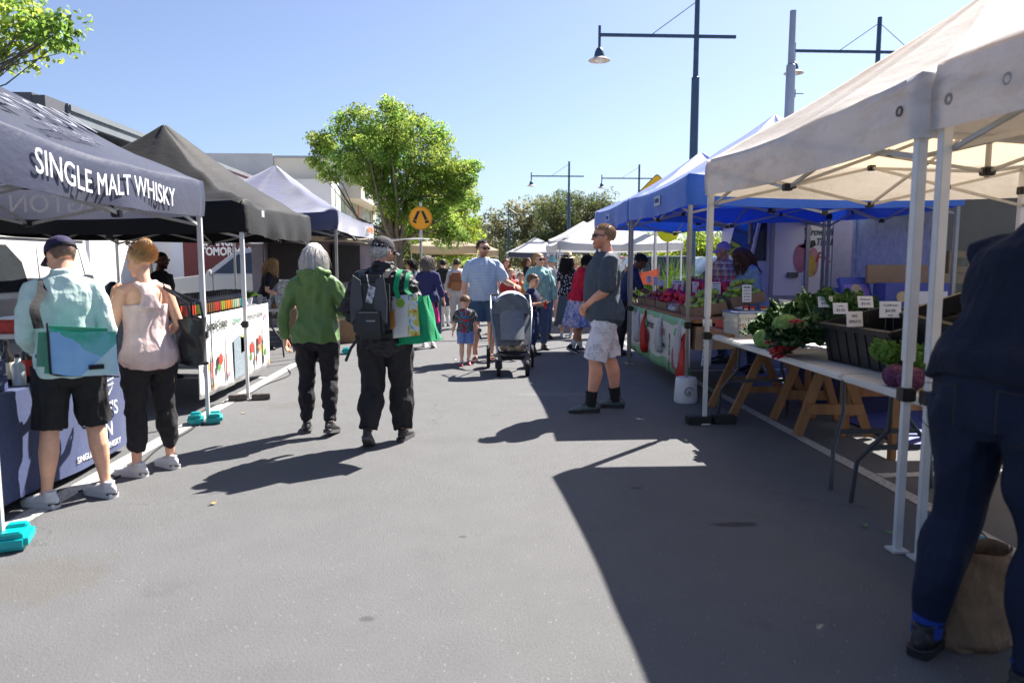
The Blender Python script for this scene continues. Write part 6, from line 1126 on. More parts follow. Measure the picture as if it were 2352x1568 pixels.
hangbag('white plastic bag left of the left red bag', 10.35, .84, .28, .42, M_pl, seed=3); hangbag('white plastic bag in the middle of the cherry banner', 9.1, .84, .22, .42, M_pl, seed=4); hangbag('white plastic bag against the right red bag', 8.02, .86, .18, .50, M_pl, x=2.30, seed=5)
t = thing('plastic_bag', 'crumpled pale blue plastic bag lying on the fruit table edge', 'bag', (2.52, 9.0, .89)); g = MB(); g.ell((0, 0, .04), (.10, .16, .06), n=24, m=14); V = g.v[0]; V += (.012 * wav(V, 60, 4))[:, None] * V / .1; g.build('bag', M_pl, t)
t = thing('hanging_sign', 'long curled white price list hanging from the blue tent pole', 'sign', (2.3, 7.62, .35)); m = MB(); m.grid(lambda u, v: (.10 + .02 * math.sin(v * 3) + .10 * u, -.02 + .0 * u, .05 + .50 * v), 6, 10, thick=.003); c = m.build('card', M_paper, t, sharp=0); m = MB(); [m.box((.15, -.028, .10 + .05 * k), (.07 - .01 * (k % 3), .002, .012)) for k in range(9)]; m.build('handwriting', M_ink, c, smooth=False)
# honey and juice on a red tray board
TT = thing('market_table', 'low timber board table of jars and juice between the fruit and the greens', 'table', (2.85, 7.1, 0)); m = MB(); m.rbox((0, 0, .78), (.95, .85, .10), .006); m.build('board', M_wood, TT, sharp=30)
for sy in (-.3, .3):
    m = MB(); [m.bar((sx * .40, sy, .0), (sx * .06, sy, .74), .045, .07) for sx in (-1, 1)]; m.bar((-.28, sy + .04, .28), (.28, sy + .04, .28), .03, .06); m.build('trestle', M_wood, TT, sharp=30)
t = thing('tray', 'shallow red tray of small honey jars', 'tray', (2.66, 7.1, .832)); m = MB(); m.rbox((0, 0, .012), (.34, .7, .024), .005); [m.rbox((s_ * .165, 0, .035), (.014, .7, .07), .004) for s_ in (-1, 1)]; [m.rbox((0, s_ * .345, .035), (.33, .014, .07), .004) for s_ in (-1, 1)]; m.build('tray', mat('red_tray', (.4, .02, .02), .45, .1), t, sharp=30)
for i in range(8): t = thing('honey_jar', 'small honey jar in the red tray, %s of four in the %s row' % (ORD[i // 2], ('front', 'back')[i % 2]), 'jar', (2.58 + .09 * (i % 2), 6.85 + .08 * (i // 2), .858), 0, 'honey jars in the red tray'); m = MB(); m.lathe([(.027, 0), (.03, .005), (.03, .06), (.025, .068)], n=14); m.build('glass', mat('honey', (.35, .14, .02), .1, .1, spec=.6), t); m = MB(); m.lathe([(.028, .066), (.028, .085), (.02, .086)], n=14); m.build('lid', M_paper, t)
for i, (x, y) in enumerate([(2.95, 7.35), (2.95, 7.22), (3.0, 7.08), (2.8, 7.42), (2.82, 7.3)]): t = thing('juice_bottle', 'pale juice bottle with red cap, %s from the left behind the honey jars' % ORD[i], 'bottle', (x, y, .832), 0, 'juice bottles with red caps'); m = MB(); m.lathe([(.045, 0), (.05, .01), (.05, .13), (.02, .19), (.018, .2)], n=16); m.build('bottle_body', mat('juice', (.55, .48, .32), .2, .08, spec=.5), t); m = MB(); m.lathe([(.022, .195), (.022, .22)], n=12); m.build('cap', mat('red_cap', (.5, .02, .02), .4, .05), t)
t = thing('plastic_bag', 'tied clear bag with pink and red fruit behind the slatted basket', 'bag', (3.0, 6.95, .84)); m = MB(); m.ell((0, 0, .09), (.15, .16, .10), n=24, m=14); V = m.v[0]; V += (.015 * wav(V, 40, 8))[:, None] * V / .15; b = m.build('fruit_fill', mat('pink_fruit', (.6, .04, .12), .4, .5, 20), t); m = MB(); m.tube([(0, 0, .15), (0, 0, .2), (.01, 0, .3)], [(.09, .09), (.02, .02), (.07, .05)], n=16, rnd=False); m.build('tied_neck', M_pl, t)
for i, (x, y, a, lb) in enumerate([(3.95, 6.5, .1, 'brown wooden trestle standing on the blue tarpaulin'), (3.1, 6.35, -.1, 'brown wooden trestle just behind the far legs of the white table')]):
    t = thing('wooden_trestle', lb, 'trestle', (x, y, 0), a, 'orange wooden trestles')
    for sy in (-1, 1): m = MB(); [m.bar((sx * .30, sy * .34, .02), (sx * .05, sy * .28, .74), .045, .075) for sx in (-1, 1)]; m.bar((-.24, sy * .34, .25), (.24, sy * .34, .25), .03, .09); m.build('leg_frame', M_wood, t, sharp=30)
    m = MB(); m.bar((0, -.42, .745), (0, .42, .745), .1, .05); m.build('top_rail', M_wood, t, sharp=30)
t = thing('ground_sheet', 'blue tarpaulin spread under the back tables', 'tarpaulin', (4.6, 6.9, 0)); m = MB(); m.grid(lambda u, v: (-1.1 + 2.2 * u, -1.3 + 2.6 * v, .012 + .008 * math.sin(u * 12 + v * 7)), 20, 20, thick=.004); m.build('sheet', mat('blue_tarp', (.03, .05, .22), .5, .15, 3), t)
# boxes at the back
M_bbox = mat('blue_printed_carton', (.05, .07, .30), .7, .1, 6); M_wlab = mat('carton_white_print', (.55, .58, .66), .7, .05)
for i, (x, y, z, d, rz, rx, lb) in enumerate([(4.65, 7.6, 1.0, (.66, .3, .28), -.1, 0, 'large blue and white printed carton standing on the back table'), (4.55, 7.7, 1.27, (.64, .05, .20), -.1, -.1, 'open dark lid standing behind the large blue carton'), (3.98, 7.75, .98, (.30, .06, .26), .1, -.5, 'purple blue carton tray leaning behind the greens, left one'), (4.15, 7.72, 1.06, (.34, .06, .30), .1, -.5, 'purple blue carton tray leaning behind the greens, upper one')]):
    t = thing('fruit_carton', lb, 'box', (x, y, z), rz, 'printed fruit cartons'); t.rotation_euler = (rx, 0, rz); m = MB(); m.rbox((0, 0, d[2] / 2), d, .005); b = m.build('carton', M_box if i == 1 else M_bbox, t, sharp=30)
    if i != 1: m = MB(); m.box((0 if i else .14, -d[1] / 2 - .002, d[2] * .45), (d[0] * (.8 if i else .5), .003, d[2] * .5)); pb = m.build('printed_panel', M_wlab if not i else mat('purple_print', (.16, .12, .42), .7, .2, 12), b, smooth=False); m = MB(); m.lathe([(d[2] * .2, -.002), (d[2] * .2, 0)], (0 if i else -.16, -d[1] / 2 - .006, d[2] * .5), 20, R=rotm(90)); m.build('printed_mark', mat('gold_print', (.35, .3, .2), .6, .2), b, smooth=False)
BT = thing('market_table', 'back table draped in dark blue under the printed cartons', 'table', (4.4, 7.5, 0)); m = MB(); m.rbox((0, 0, .5), (1.7, 1.0, .98), .01); m.build('drape', mat('dark_blue_drape', (.025, .03, .10), .8, .2, 4), BT)
# fruit truck and grey trailer
M_trk = mat('truck_white', (.68, .66, .70), .5, .06, 2); TR = thing('fruit_truck', 'white fruit truck with painted mangoes and green lettering on its box', 'truck', (6.4, 12.6, 0)); off = TR.location[:]
m = MB(off); m.box((6.75, 12.55, 2.0), (4.2, 2.3, 2.2)); bd = m.build('box_body', M_trk, TR, smooth=False)
m = MB(off); m.box((6.75, 11.385, .93), (4.22, .04, .09)); m.box((6.75, 11.385, 3.06), (4.22, .04, .08)); [m.box((x_, 11.385, 2.0), (.06, .04, 2.06)) for x_ in (4.68, 5.25, 6.9, 8.8)]; m.build('edge_rail', mat('rail_grey', (.30, .29, .30), .5, .1), TR, smooth=False)
m = MB(off); m.box((6.35, 12.55, .75), (4.1, .9, .2)); m.build('chassis', M_trim, TR, smooth=False)
for yy, xx in ((11.75, 7.6), (13.35, 7.6), (12.0, 4.75), (13.35, 4.75)):
    m = MB(off); m.lathe([(.2, -.12), (.40, -.12), (.42, -.08), (.42, .08), (.40, .12), (.2, .12)], (xx, yy, .42), 24, R=rotm(90)); o_ = m.build('wheel', M_tyre, TR); m = MB(off); m.lathe([(.05, 0), (.24, .02), (.25, .1), (.05, .1)], (xx, yy, .42), 18, R=rotm(90 if yy < 12.5 else -90)); m.build('rim', M_alu, o_)
cabp = [(4.66, .55), (4.66, 2.42), (4.64, 2.46), (4.56, 2.42), (4.38, 1.55), (4.32, 1.45), (4.30, .55)]; m = MB(off); m.prism([(x_, z_) for x_, z_ in cabp], 0, 1.1, fr=((0, 11.5, 0), (1, 0, 0), (0, 0, 1), (0, 1, 0))); cb = m.build('cab', M_trk, TR, smooth=False)
for yy, s_ in ((11.5, -1), (12.62, 1)): m = MB(off); m.prism([(4.63, 1.52), (4.63, 2.3), (4.57, 2.3), (4.42, 1.52)], 0, .012, fr=((0, yy - (.012 if s_ < 0 else 0), 0), (1, 0, 0), (0, 0, 1), (0, 1, 0))); m.build('window', M_cglass, cb, smooth=False)
m = MB(off); m.bar((3.1, 11.7, 2.0), (3.1, 13.5, 2.0), .03, .9) if False else m.box((4.455, 12.05, 1.98), (.02, .95, .75), rotm(0, 13, 0)); m.build('windscreen', M_cglass, cb, smooth=False)
for s_ in (-1,): m = MB(off); m.tube([(4.42, 11.5, 1.6), (4.32, 11.4, 1.7), (4.32, 11.4, 2.2), (4.5, 11.5, 2.3)], [.012] * 4, n=6); m.rbox((4.32, 11.37, 1.95), (.04, .16, .36), .02); m.build('mirror', M_trim, cb)
gink = mat('truck_lettering', (.05, .09, .09), .6, .1); tf = lambda px, py: at(px, py, 11.35)
p = tf(1848, 533); text("'Grown & Crushed", .155, 'lettering', gink, bd, lambda x, y, z: (p[0] + x - off[0], 11.392 - z - off[1], p[2] + y), align='LEFT', shear=.25, xs=.8, bold=.004); p2 = tf(1848, 556); text("On The Mornington", .155, 'lettering', gink, bd, lambda x, y, z: (p2[0] + x - off[0], 11.392 - z - off[1], p2[2] + y), align='LEFT', shear=.25, xs=.8, bold=.004)
p3 = tf(1893, 592); text("Pr.", .24, 'lettering', cr, bd, lambda x, y, z: (p3[0] + x - off[0], 11.392 - z - off[1], p3[2] + y), shear=.3)
for (px, py, w_, h, c, a) in ((1842, 593, 22, 34, (.42, .16, .22), 0), (1870, 602, 18, 34, (.45, .2, .25), .2), (1867, 610, 12, 26, (.5, .34, .06), .2)): c3 = tf(px, py); k = 11.35 / FPX; m = MB(off); m.prism([(w_ * k * math.cos(q) * .8, h * k * math.sin(q)) for q in np.linspace(0, 6.283, 22, endpoint=False)], 0, .004 + .004 * (w_ == 12), fr=((c3[0], 11.398, c3[2]), (math.cos(a), 0, math.sin(a) * .3), (0, 0, 1), (0, -1, 0))); m.build('painted_fruit', mat('paintfruit%d' % px, c, .6, .2, 8), bd, smooth=False)
c3 = tf(1857, 566); m = MB(off); m.prism([(-.14, .0), (-.02, .06), (.12, .1), (.14, .02), (.02, -.05)], 0, .006, fr=((c3[0], 11.40, c3[2]), (1, 0, 0), (0, 0, 1), (0, -1, 0))); m.build('painted_leaf', M_blk, bd, smooth=False)
m = MB(off); [m.rbox((x_, 11.37, z_), (.18, .02, .08), .004) for x_, z_ in ((5.0, 2.2), (5.02, 1.3))]; m.build('door_latch', M_trim, TR); m = MB(off); m.box((6.2, 11.375, 2.05), (1.1, .02, 1.9)); m.build('side_door', mat('truck_door', (.34, .35, .52), .6, .08), TR, smooth=False)
GT = thing('market_trailer', 'open sided grey beige trailer with cartons inside, right of the fruit truck', 'trailer', (8.2, 9.4, 0)); off = GT.location[:]; M_gt = mat('trailer_beige', (.24, .22, .19), .8, .08, 2)
m = MB(off); m.box((8.6, 10.4, 2.0), (6.2, .06, 2.3)); m.box((8.6, 9.45, .86), (6.2, 1.9, .08)); m.box((8.6, 9.45, 3.18), (6.3, 2.0, .06)); m.box((11.7, 9.45, 2.0), (.06, 1.9, 2.3)); m.build('shell', M_gt, GT, smooth=False)
m = MB(off); m.box((5.52, 8.5, 2.0), (.09, .09, 2.4)); m.box((5.52, 10.4, 2.0), (.09, .09, 2.4)); m.box((5.52, 9.45, 2.0), (.04, 1.82, 2.3)); m.build('end_wall', mat('trailer_post_white', (.5, .5, .48), .6, .2, 10), GT, smooth=False)
for xx in (7.4, 8.6, 9.8): m = MB(off); m.lathe([(.16, -.1), (.31, -.1), (.33, -.07), (.33, .07), (.31, .1), (.16, .1)], (xx, 8.75, .33), 22, R=rotm(90)); m.build('wheel', M_tyre, GT)
for i, (x, z, d) in enumerate([(5.95, .9, (.5, .5, .42)), (5.98, 1.32, (.45, .45, .34)), (6.6, .9, (.55, .5, .45)), (6.6, 1.35, (.4, .4, .3)), (7.3, .9, (.6, .5, .5))]): t = thing('cardboard_carton', ('lower left', 'upper left', 'lower middle', 'upper middle', 'right hand')[i] + ' plain brown carton inside the grey beige trailer', 'box', (x, 9.9, z), .05 * i, 'cartons in the trailer'); m = MB(); m.rbox((0, 0, d[2] / 2), d, .006); b = m.build('carton', M_card, t, sharp=30); m = MB(); m.box((0, -d[1] / 2 - .002, d[2] * .5), (d[0] * .5, .003, d[2] * .4)); m.build('printed_panel', mat('carton_print', (.22, .2, .14), .8, .2, 12), b, smooth=False)
# bag and sack on the ground at the bottom right
t = thing('paper_sack', 'tall brown paper bag standing behind the foreground man\'s legs', 'bag', (1.98, 2.68, 0), .2); m = MB()
m.grid(lambda u, v: (.16 * math.cos(u * 6.283) * (1 - .1 * v) + .006 * math.sin(u * 31 + v * 9), .10 * math.sin(u * 6.283) * (1 - .25 * v) + .006 * math.sin(u * 23 + v * 13), .38 * v + .012 * math.sin(u * 12.566) * v), 40, 12, thick=.002); m.box((0, 0, .006), (.28, .16, .01)); m.build('sack', mat('brown_sack', (.20, .13, .075), .85, .15, 12, folds=.02), t, sharp=0)
t = thing('cloth_bag', 'teal patterned cloth bag slumped on the ground by the paper bag', 'bag', (2.30, 3.2, 0)); m = MB(); m.ell((0, 0, .11), (.2, .15, .12), n=28, m=16); V = m.v[0]; V[:, 2] = np.maximum(V[:, 2], 0); V[:, :2] *= (1 + .05 * wav(V, 30, 2))[:, None]; m.tube([(-.08, -.05, .2), (0, -.08, .28), (.1, -.04, .2)], [.009] * 3, n=6); m.build('bag', mat('teal_pattern', (.06, .25, .3), .7, .9, 22), t)
# litter, leaves and a cable on the ground
for i, (px, py, c) in enumerate([(560, 950, (.3, .2, .1)), (490, 1158, (.5, .3, .1)), (1048, 828, (.65, .65, .65)), (2045, 1225, (.15, .3, .1)), (1985, 1210, (.1, .25, .1))]):
    p = G(px, py); t = thing('litter_scrap', ('curled brown leaf by the black tent bricks', 'orange leaf on the open asphalt, lower left', 'white paper scrap near the small boy', 'green leaf scrap in the shade by the near table leg', 'tiny green scrap in the shade left of the tent legs', 'pale scrap in the shade before the tent legs', 'tan scrap by the banner table', 'brown leaf near the teal weight, bottom left', 'twig scrap behind the green jacket')[i], 'litter', (p[0], p[1], .005), i * .9); m = MB(); m.grid(lambda u, v: ((u - .5) * (.09 if i == 2 else .05), (v - .5) * .03 * math.sin(math.pi * u), .004 + .012 * (u - .5) ** 2 * 4), 6, 3, thick=.001); m.build('scrap', mat('scrap%d' % i, c, .8, .1), t)
t = thing('power_cable', 'thin black cable snaking along the white line by the banner table', 'cable', (-2.5, 7, 0)); m = MB(); m.tube([(-.1 + .10 * math.sin(q * 1.7) + .05 * math.sin(q * 4.1), q - 2.2, .008) for q in np.linspace(0, 5.6, 60)], [.006] * 60, n=6); m.build('cable', M_blkpl, t)
# ---------------- people in the photo ----------------
def pat_mat(name, fn, rough=.8, bump=.014, bs=12):
    s = NT(name); c = fn(s); s.l(c, s.b.inputs['Base Color']); s.b.inputs['Roughness'].default_value = rough; s.b.inputs['Specular IOR Level'].default_value = .3; s.bump(s.noise(s.coord((1, 1, .5)), bs, 4), bump); return s.m
def axis(s, i, v=None):
    sp = s.n('ShaderNodeSeparateXYZ'); s.l(v or s.coord(), sp.inputs[0]); return sp.outputs[i]
def stripes(s, i, per, duty, off=0.0):
    return s.math('LESS_THAN', s.math('FRACT', s.math('ADD', s.math('MULTIPLY', axis(s, i), 1 / per), 10 + off)), duty)
def f_strip(s):
    b = s.mix(s.noise(s.coord(), 5, 2), (.33, .45, .62), (.40, .52, .68)); return s.mix(stripes(s, 2, .022, .32), b, (.60, .66, .74))
def f_plaid(s):
    v = s.coord((1, 1, 1), rot=(0, 0, .0)); b = (.50, .28, .12); c = s.mix(stripes(s, 2, .085, .3), b, (.30, .12, .10)); c = s.mix(s.math('MULTIPLY', stripes(s, 1, .08, .3), .6), c, (.07, .09, .22)); c = s.mix(s.math('MULTIPLY', stripes(s, 2, .085, .08, .5), 1.0), c, (.7, .66, .6)); c = s.mix(s.math('MULTIPLY', stripes(s, 1, .08, .07, .4), .9), c, (.65, .62, .58)); return s.mix(s.math('MULTIPLY', stripes(s, 0, .08, .08, .4), .8), c, (.06, .08, .2))
def f_floral(s):
    vo = s.n('ShaderNodeTexVoronoi'); vo.inputs['Scale'].default_value = 26; s.l(s.coord(), vo.inputs['Vector']); m_ = s.math('LESS_THAN', vo.outputs['Distance'], .34); return s.mix(m_, (.015, .016, .03), (.55, .56, .6))
def f_skirt(s):
    vo = s.n('ShaderNodeTexVoronoi'); vo.inputs['Scale'].default_value = 16; s.l(s.coord(), vo.inputs['Vector']); n1 = s.noise(s.coord(), 18, 4); c = s.ramp(n1, [(.35, (.14, .2, .48)), (.52, (.32, .38, .62)), (.6, (.6, .6, .7)), (.7, (.5, .22, .3))]); return s.mix(s.math('LESS_THAN', vo.outputs['Distance'], .2), c, (.04, .05, .14))
def f_web(s):
    v = s.coord((1, 1, 1)); x = axis(s, 0); z = s.math('SUBTRACT', axis(s, 2), .62); r = s.math('SQRT', s.math('ADD', s.math('MULTIPLY', x, x), s.math('MULTIPLY', z, z))); a = s.math('ARCTAN2', x, z)
    ring = s.math('LESS_THAN', s.math('FRACT', s.math('ADD', s.math('MULTIPLY', r, 34), s.math('MULTIPLY', s.math('ABSOLUTE', s.math('SINE', s.math('MULTIPLY', a, 7))), .35))), .17); ra = s.math('LESS_THAN', s.math('ABSOLUTE', s.math('SINE', s.math('MULTIPLY', a, 7))), .16)
    web = s.math('MAXIMUM', ring, ra); front = s.math('GREATER_THAN', axis(s, 1), .02); web = s.math('MULTIPLY', web, front); c = s.mix(s.math('MULTIPLY', web, .8), (.014, .014, .016), (.5, .52, .52)); n1 = s.noise(s.coord((1, 1, 1.4)), 17, 3)
    near = s.math('LESS_THAN', s.math('ABSOLUTE', s.math('ADD', x, -.015)), .065); c = s.mix(s.math('MULTIPLY', s.math('MULTIPLY', s.ramp(n1, [(.56, (0, 0, 0)), (.58, (1, 1, 1))]), near), front), c, (.5, .02, .04)); return s.mix(s.math('MULTIPLY', s.math('MULTIPLY', s.ramp(n1, [(.40, (1, 1, 1)), (.42, (0, 0, 0))]), near), front), c, (.03, .2, .45))
def f_shorts(s):
    n1 = s.noise(s.coord(), 13, 6, .8); w_ = s.ramp(s.math('ABSOLUTE', s.math('SUBTRACT', n1, .5)), [(.0, (1, 1, 1)), (.012, (1, 1, 1)), (.022, (0, 0, 0))]); m_ = s.ramp(s.noise(s.coord(), 5, 2), [(.47, (0, 0, 0)), (.52, (1, 1, 1))]); return s.mix(s.math('MULTIPLY', s.math('MULTIPLY', w_, m_), .8), (.72, .69, .76), (.2, .16, .2))
def f_denim(s):
    n1 = s.noise(s.coord((1, 1, .4)), 90, 3); n2 = s.noise(s.coord(), 4, 3); c = s.ramp(n2, [(.3, (.002, .005, .016)), (.7, (.004, .010, .03))]); return s.mix(s.math('MULTIPLY', n1, .4), c, (.015, .03, .08))
P_strip, P_plaid, P_floral, P_skirt, P_web, P_shorts, P_denim = [pat_mat(n_, f) for n_, f in (('striped_tee', f_strip), ('plaid_shirt', f_plaid), ('floral_black', f_floral), ('floral_blue', f_skirt), ('web_tee', f_web), ('scribble_shorts', f_shorts), ('dark_denim', f_denim))]
C_black = clothmat('cloth_black', (.012, .012, .014)); C_blacktr = clothmat('cloth_black_trousers', (.018, .017, .02)); C_white = clothmat('cloth_white', (.6, .6, .6)); SHW = mat('white_shoe', (.62, .62, .63), .55, .06, 20); SHB = mat('black_shoe', (.02, .02, .022), .5, .3, 20); SHG = mat('grey_shoe', (.10, .12, .13), .6, .6, 60); SOLE = mat('white_sole', (.6, .6, .6), .6, .05)
M_lens = mat('dark_lens', (.006, .006, .008), .06, .1, spec=.8)
def P_at(px, py): return G(px, py)[:2]
def held(name, label, cat, P, c, group=None):
    c = np.array(c, float) * P.k; a = P.root.rotation_euler[2]; l = P.root.location; x, y = c[0] * math.cos(a) - c[1] * math.sin(a), c[0] * math.sin(a) + c[1] * math.cos(a)
    t = thing(name, label, cat, (l[0] + x, l[1] + y, l[2] + c[2]), a, group); return t, c
# 1 man in the mint pullover
p1 = Person('person in a mint pullover, navy cap and black shorts at the navy table', -2.50, 4.60, -32, 1.67, lean=7, wide=1.02, head=(-30, 22, 0), vox=.0055,
            aL=((-.235, .0, 1.12), (-.17, .24, .99)), aR=((.235, -.02, 1.13), (.18, .22, .99)), lL=((-.13, .02, .49), (-.17, .0, .09), -38), lR=((.13, .05, .49), (.17, .03, .09), -30), skin='fair', curl=.5)
p1.body(thin=.009); C_mint = clothmat('mint_fleece', (.52, .67, .62)); p1.top(C_mint, hem=.86, sleeve=1.93, off=.017, slv=.003, fold=.008, fq=38, extra=lambda m: m.tube([p1.nb - (0, 0, .05), p1.nb + (0, .0, .0), p1.nb + (0, .0, .035)], [.085, .075, .07], n=16, rnd=False))
p1.trousers(C_black, .95, off=.02, flare=.022, name='shorts', fold=.008); p1.shoes(SHW, SOLE, .012); p1.hair(hairmat('hair_stubble_brown', (.16, .10, .07)), .003, back=-.7, n=300, length=.008, sideb=-.2); p1.cap(clothmat('cap_navy', (.025, .02, .07)), tilt=4, strap=C_black, lift=.004)
t, c = held('messenger_bag', 'glossy teal and sky blue messenger bag hanging behind the man in mint', 'bag', p1, (.03, -.22, .965)); m = MB(c)
def bagf(u, v): return (c[0] - .235 + .46 * u, c[1] - .075 - .02 * math.sin(math.pi * u) + .006 * math.sin(u * 9 + v * 7), c[2] - .10 + .34 * v - .05 * (u - .5) * 1.0 + .012 * math.sin(u * 6))
g = MB(c); g.rbox((c[0], c[1], c[2] + .06), (.39, .13, .28), .04, rotm(0, 6, 0)); M_tl = mat('teal_pvc', (.0, .20, .13), .18, .1, 4, .01, 6, spec=.6, coat=.5); b = g.build('bag', M_tl, t)
def f_flap(s):
    v = s.coord(); x = axis(s, 0); z = axis(s, 2); n1 = s.noise(v, 6, 3); k = s.math('ADD', s.math('ADD', s.math('MULTIPLY', x, .55), s.math('MULTIPLY', n1, .16)), z); c_ = s.mix(s.math('GREATER_THAN', k, .19), (.16, .36, .62), (.0, .30, .20)); c_ = s.mix(s.math('LESS_THAN', s.math('ADD', s.math('MULTIPLY', x, -.9), z), -.09), c_, (.45, .62, .62)); return s.mix(s.math('MULTIPLY', s.ramp(n1, [(.4, (0, 0, 0)), (.6, (1, 1, 1))]), .4), c_, (.25, .48, .70))
m = MB(c); m.grid(lambda u, v: (c[0] - .14 + .345 * u, c[1] - .078 - .022 * math.sin(math.pi * u), c[2] - .055 + .26 * v - .05 * u - .01 * math.sin(u * 5)), 24, 14, thick=.006); MF = pat_mat('flap_print', f_flap, .16, .02, 6); MF.node_tree.nodes['Principled BSDF'].inputs['Coat Weight'].default_value = .6; m.build('flap', MF, b)
m = MB(c); a_, b_, d_ = c + (-.14, -.082, .23), c + (-.14, -.084, -.06), c + (.205, -.084, -.105); m.tube([a_, b_, b_ + (.03, 0, -.01), d_], [.006] * 4, n=6); m.box(c + (.09, -.106, -.035), (.08, .004, .028)); m.build('edge_binding', C_black, b)
m = MB(c); k = p1.k; S = p1.S[0] * k; strap(m, [c + (-.18, -.02, .2), c + (-.2, -.01, .32), S + (.04, -.115, -.02), S + (.055, -.05, .062), S + (.055, .03, .066), S + (.06, .12, -.04), S + (.09, .17, -.2)], (1, .25, 0), .052, .005); m.build('strap', C_black, t)
# 2 woman in the pink top
p2 = Person('person in a pink racerback top with a blonde bun, hand at the chin', -2.29, 5.22, -42, 1.63, fem=True, lean=5, head=(-28, 6, 0), vox=.0055, wide=1.03, hL=((.3, .5, .8), (0, -.5, 1)), aL=((-.23, .06, 1.10), (-.17, .20, 1.34)), aR=((.22, -.04, 1.14), (.20, .16, 1.05)), lL=((-.10, .04, .49), (-.12, .02, .09), -30), lR=((.11, .03, .49), (.15, .08, .09), -10), skin='fair', curl=.8)
p2.body()
def racer(m):
    p2.torso(m, .84, 1.30, .019, .03); m.tube([p2.T((0, -.115, 1.26)), p2.T((0, -.108, 1.36)), p2.T((.0, -.075, 1.44))], [(.075, .02), (.045, .018), (.05, .016)], n=12)
    for s_ in (-1, 1): m.tube([p2.T((s_ * .01, -.09, 1.40)), p2.T((s_ * .07, -.06, 1.455)), p2.T((s_ * .085, .0, 1.46)), p2.T((s_ * .09, .08, 1.38)), p2.T((s_ * .08, .12, 1.28))], [(.022, .012)] * 5, n=8)
p2.cloth('tank_top', clothmat('pink_tank', (.68, .50, .47)), racer, fold=.008, fq=34, an=(1, 1, .3))
p2.trousers(C_blacktr, 1.74, off=.014, flare=.002, fold=.01, fq=40); p2.shoes(SHW, SOLE, .014); HB = hairmat('hair_blonde', (.48, .28, .13)); p2.hair(HB, .009, n=2600, length=.045, r=.0013, comb=(0, -.9, .5), grav=0, jit=.14, line=.5, out=.08)
m = MB(); m.ell(p2.hp((0, -.085, .115)), np.array((.04, .04, .038)) * p2.hs); V = m.v[0]; V += (.004 * wav(V, 300, 3))[:, None]; V *= p2.k; m.build('bun', mat('bun_blonde', (.50, .30, .15), .6, .3, 90, .004, 90), p2.root); g_ = np.random.default_rng(3); d_ = g_.normal(size=(260, 3)); d_ /= np.linalg.norm(d_, axis=1, keepdims=True); P_ = np.stack([np.array((0, -.085, .115)) + d_ * .036 * q for q in (1, 1.12, 1.3)], 1) + g_.normal(size=(260, 3, 3)) * .004; V_, F_ = ribbons(p2.hpn(P_.reshape(-1, 3)).reshape(P_.shape) * p2.k, np.full((260, 3), .0011)); fastmesh('loose_hair', V_, F_, HB, p2.root, True, col=np.ones((len(V_), 3))); p2.glasses(mat('brown_frame', (.05, .025, .015), .2, .1), up=.075, ang=38)
t, c = held('tote_bag', 'slouchy black leather tote on the shoulder of the woman in pink', 'bag', p2, (.30, -.05, .98)); M_lth = mat('black_leather', (.018, .018, .02), .35, .1, 6, .008, 12, spec=.5)
m = MB(c); m.grid(lambda u, v: c + np.array((.075 * math.cos(u * 6.283) * (1 + .2 * v), .17 * math.sin(u * 6.283) * (.82 + .22 * v), -.14 + .33 * v)) + .007 * math.sin(u * 25 + v * 11), 40, 12, thick=.006); m.rbox(c + (0, 0, -.135), (.14, .27, .02), .006); m.build('bag', M_lth, t, sharp=60)
m = MB(c); S = p2.S[1] * p2.k; [m.tube([c + (x_, -.11, .17), c + (x_ - .01, -.09, .30), S + (-.02, -.05, .02), S + (-.02, -.01, .055), S + (-.02, .03, .03), c + (x_ - .01, .07, .30), c + (x_, .10, .17)], [(.004, .011)] * 7, (0, 1, 0), 6) for x_ in (-.04, .05)]; m.build('strap', M_lth, t)
# 3 bearded man, 4 blonde seller
p3 = Person('person with black beard and sunglasses in a black shirt behind the sauce bottles', -3.98, 9.55, 105, 1.63, wide=1.0, vox=.008, skin='dark', head=(10, 0, 0)); p3.body(stubble=((.12, .09, .08), .9)); p3.top(C_black, sleeve=.8); p3.trousers(C_blacktr, 1.95); p3.shoes(SHB, SHB); p3.hair(hairmat('hair_black', (.015, .013, .012)), .008, n=400, length=.012, line=.5); p3.glasses(M_lens)
p4 = Person('person with long straight blonde hair and a black tee serving at the jar table', -3.62, 12.75, 70, 1.60, fem=True, lean=14, vox=.008, head=(0, 12, 0), aR=((.22, .05, 1.12), (.16, .28, 1.02)), aL=((-.22, .05, 1.12), (-.10, .30, 1.04)), skin='fair'); p4.body(); p4.top(C_black, sleeve=.55, off=.012); p4.trousers(C_blacktr, 1.95); p4.shoes(SHB, SHB); p4.hair(hairmat('hair_gold', (.45, .28, .12)), .012, n=600, length=.26, grav=1.3, jit=.08, comb=(0, -.2, -.6), r=.004, back=-.8)
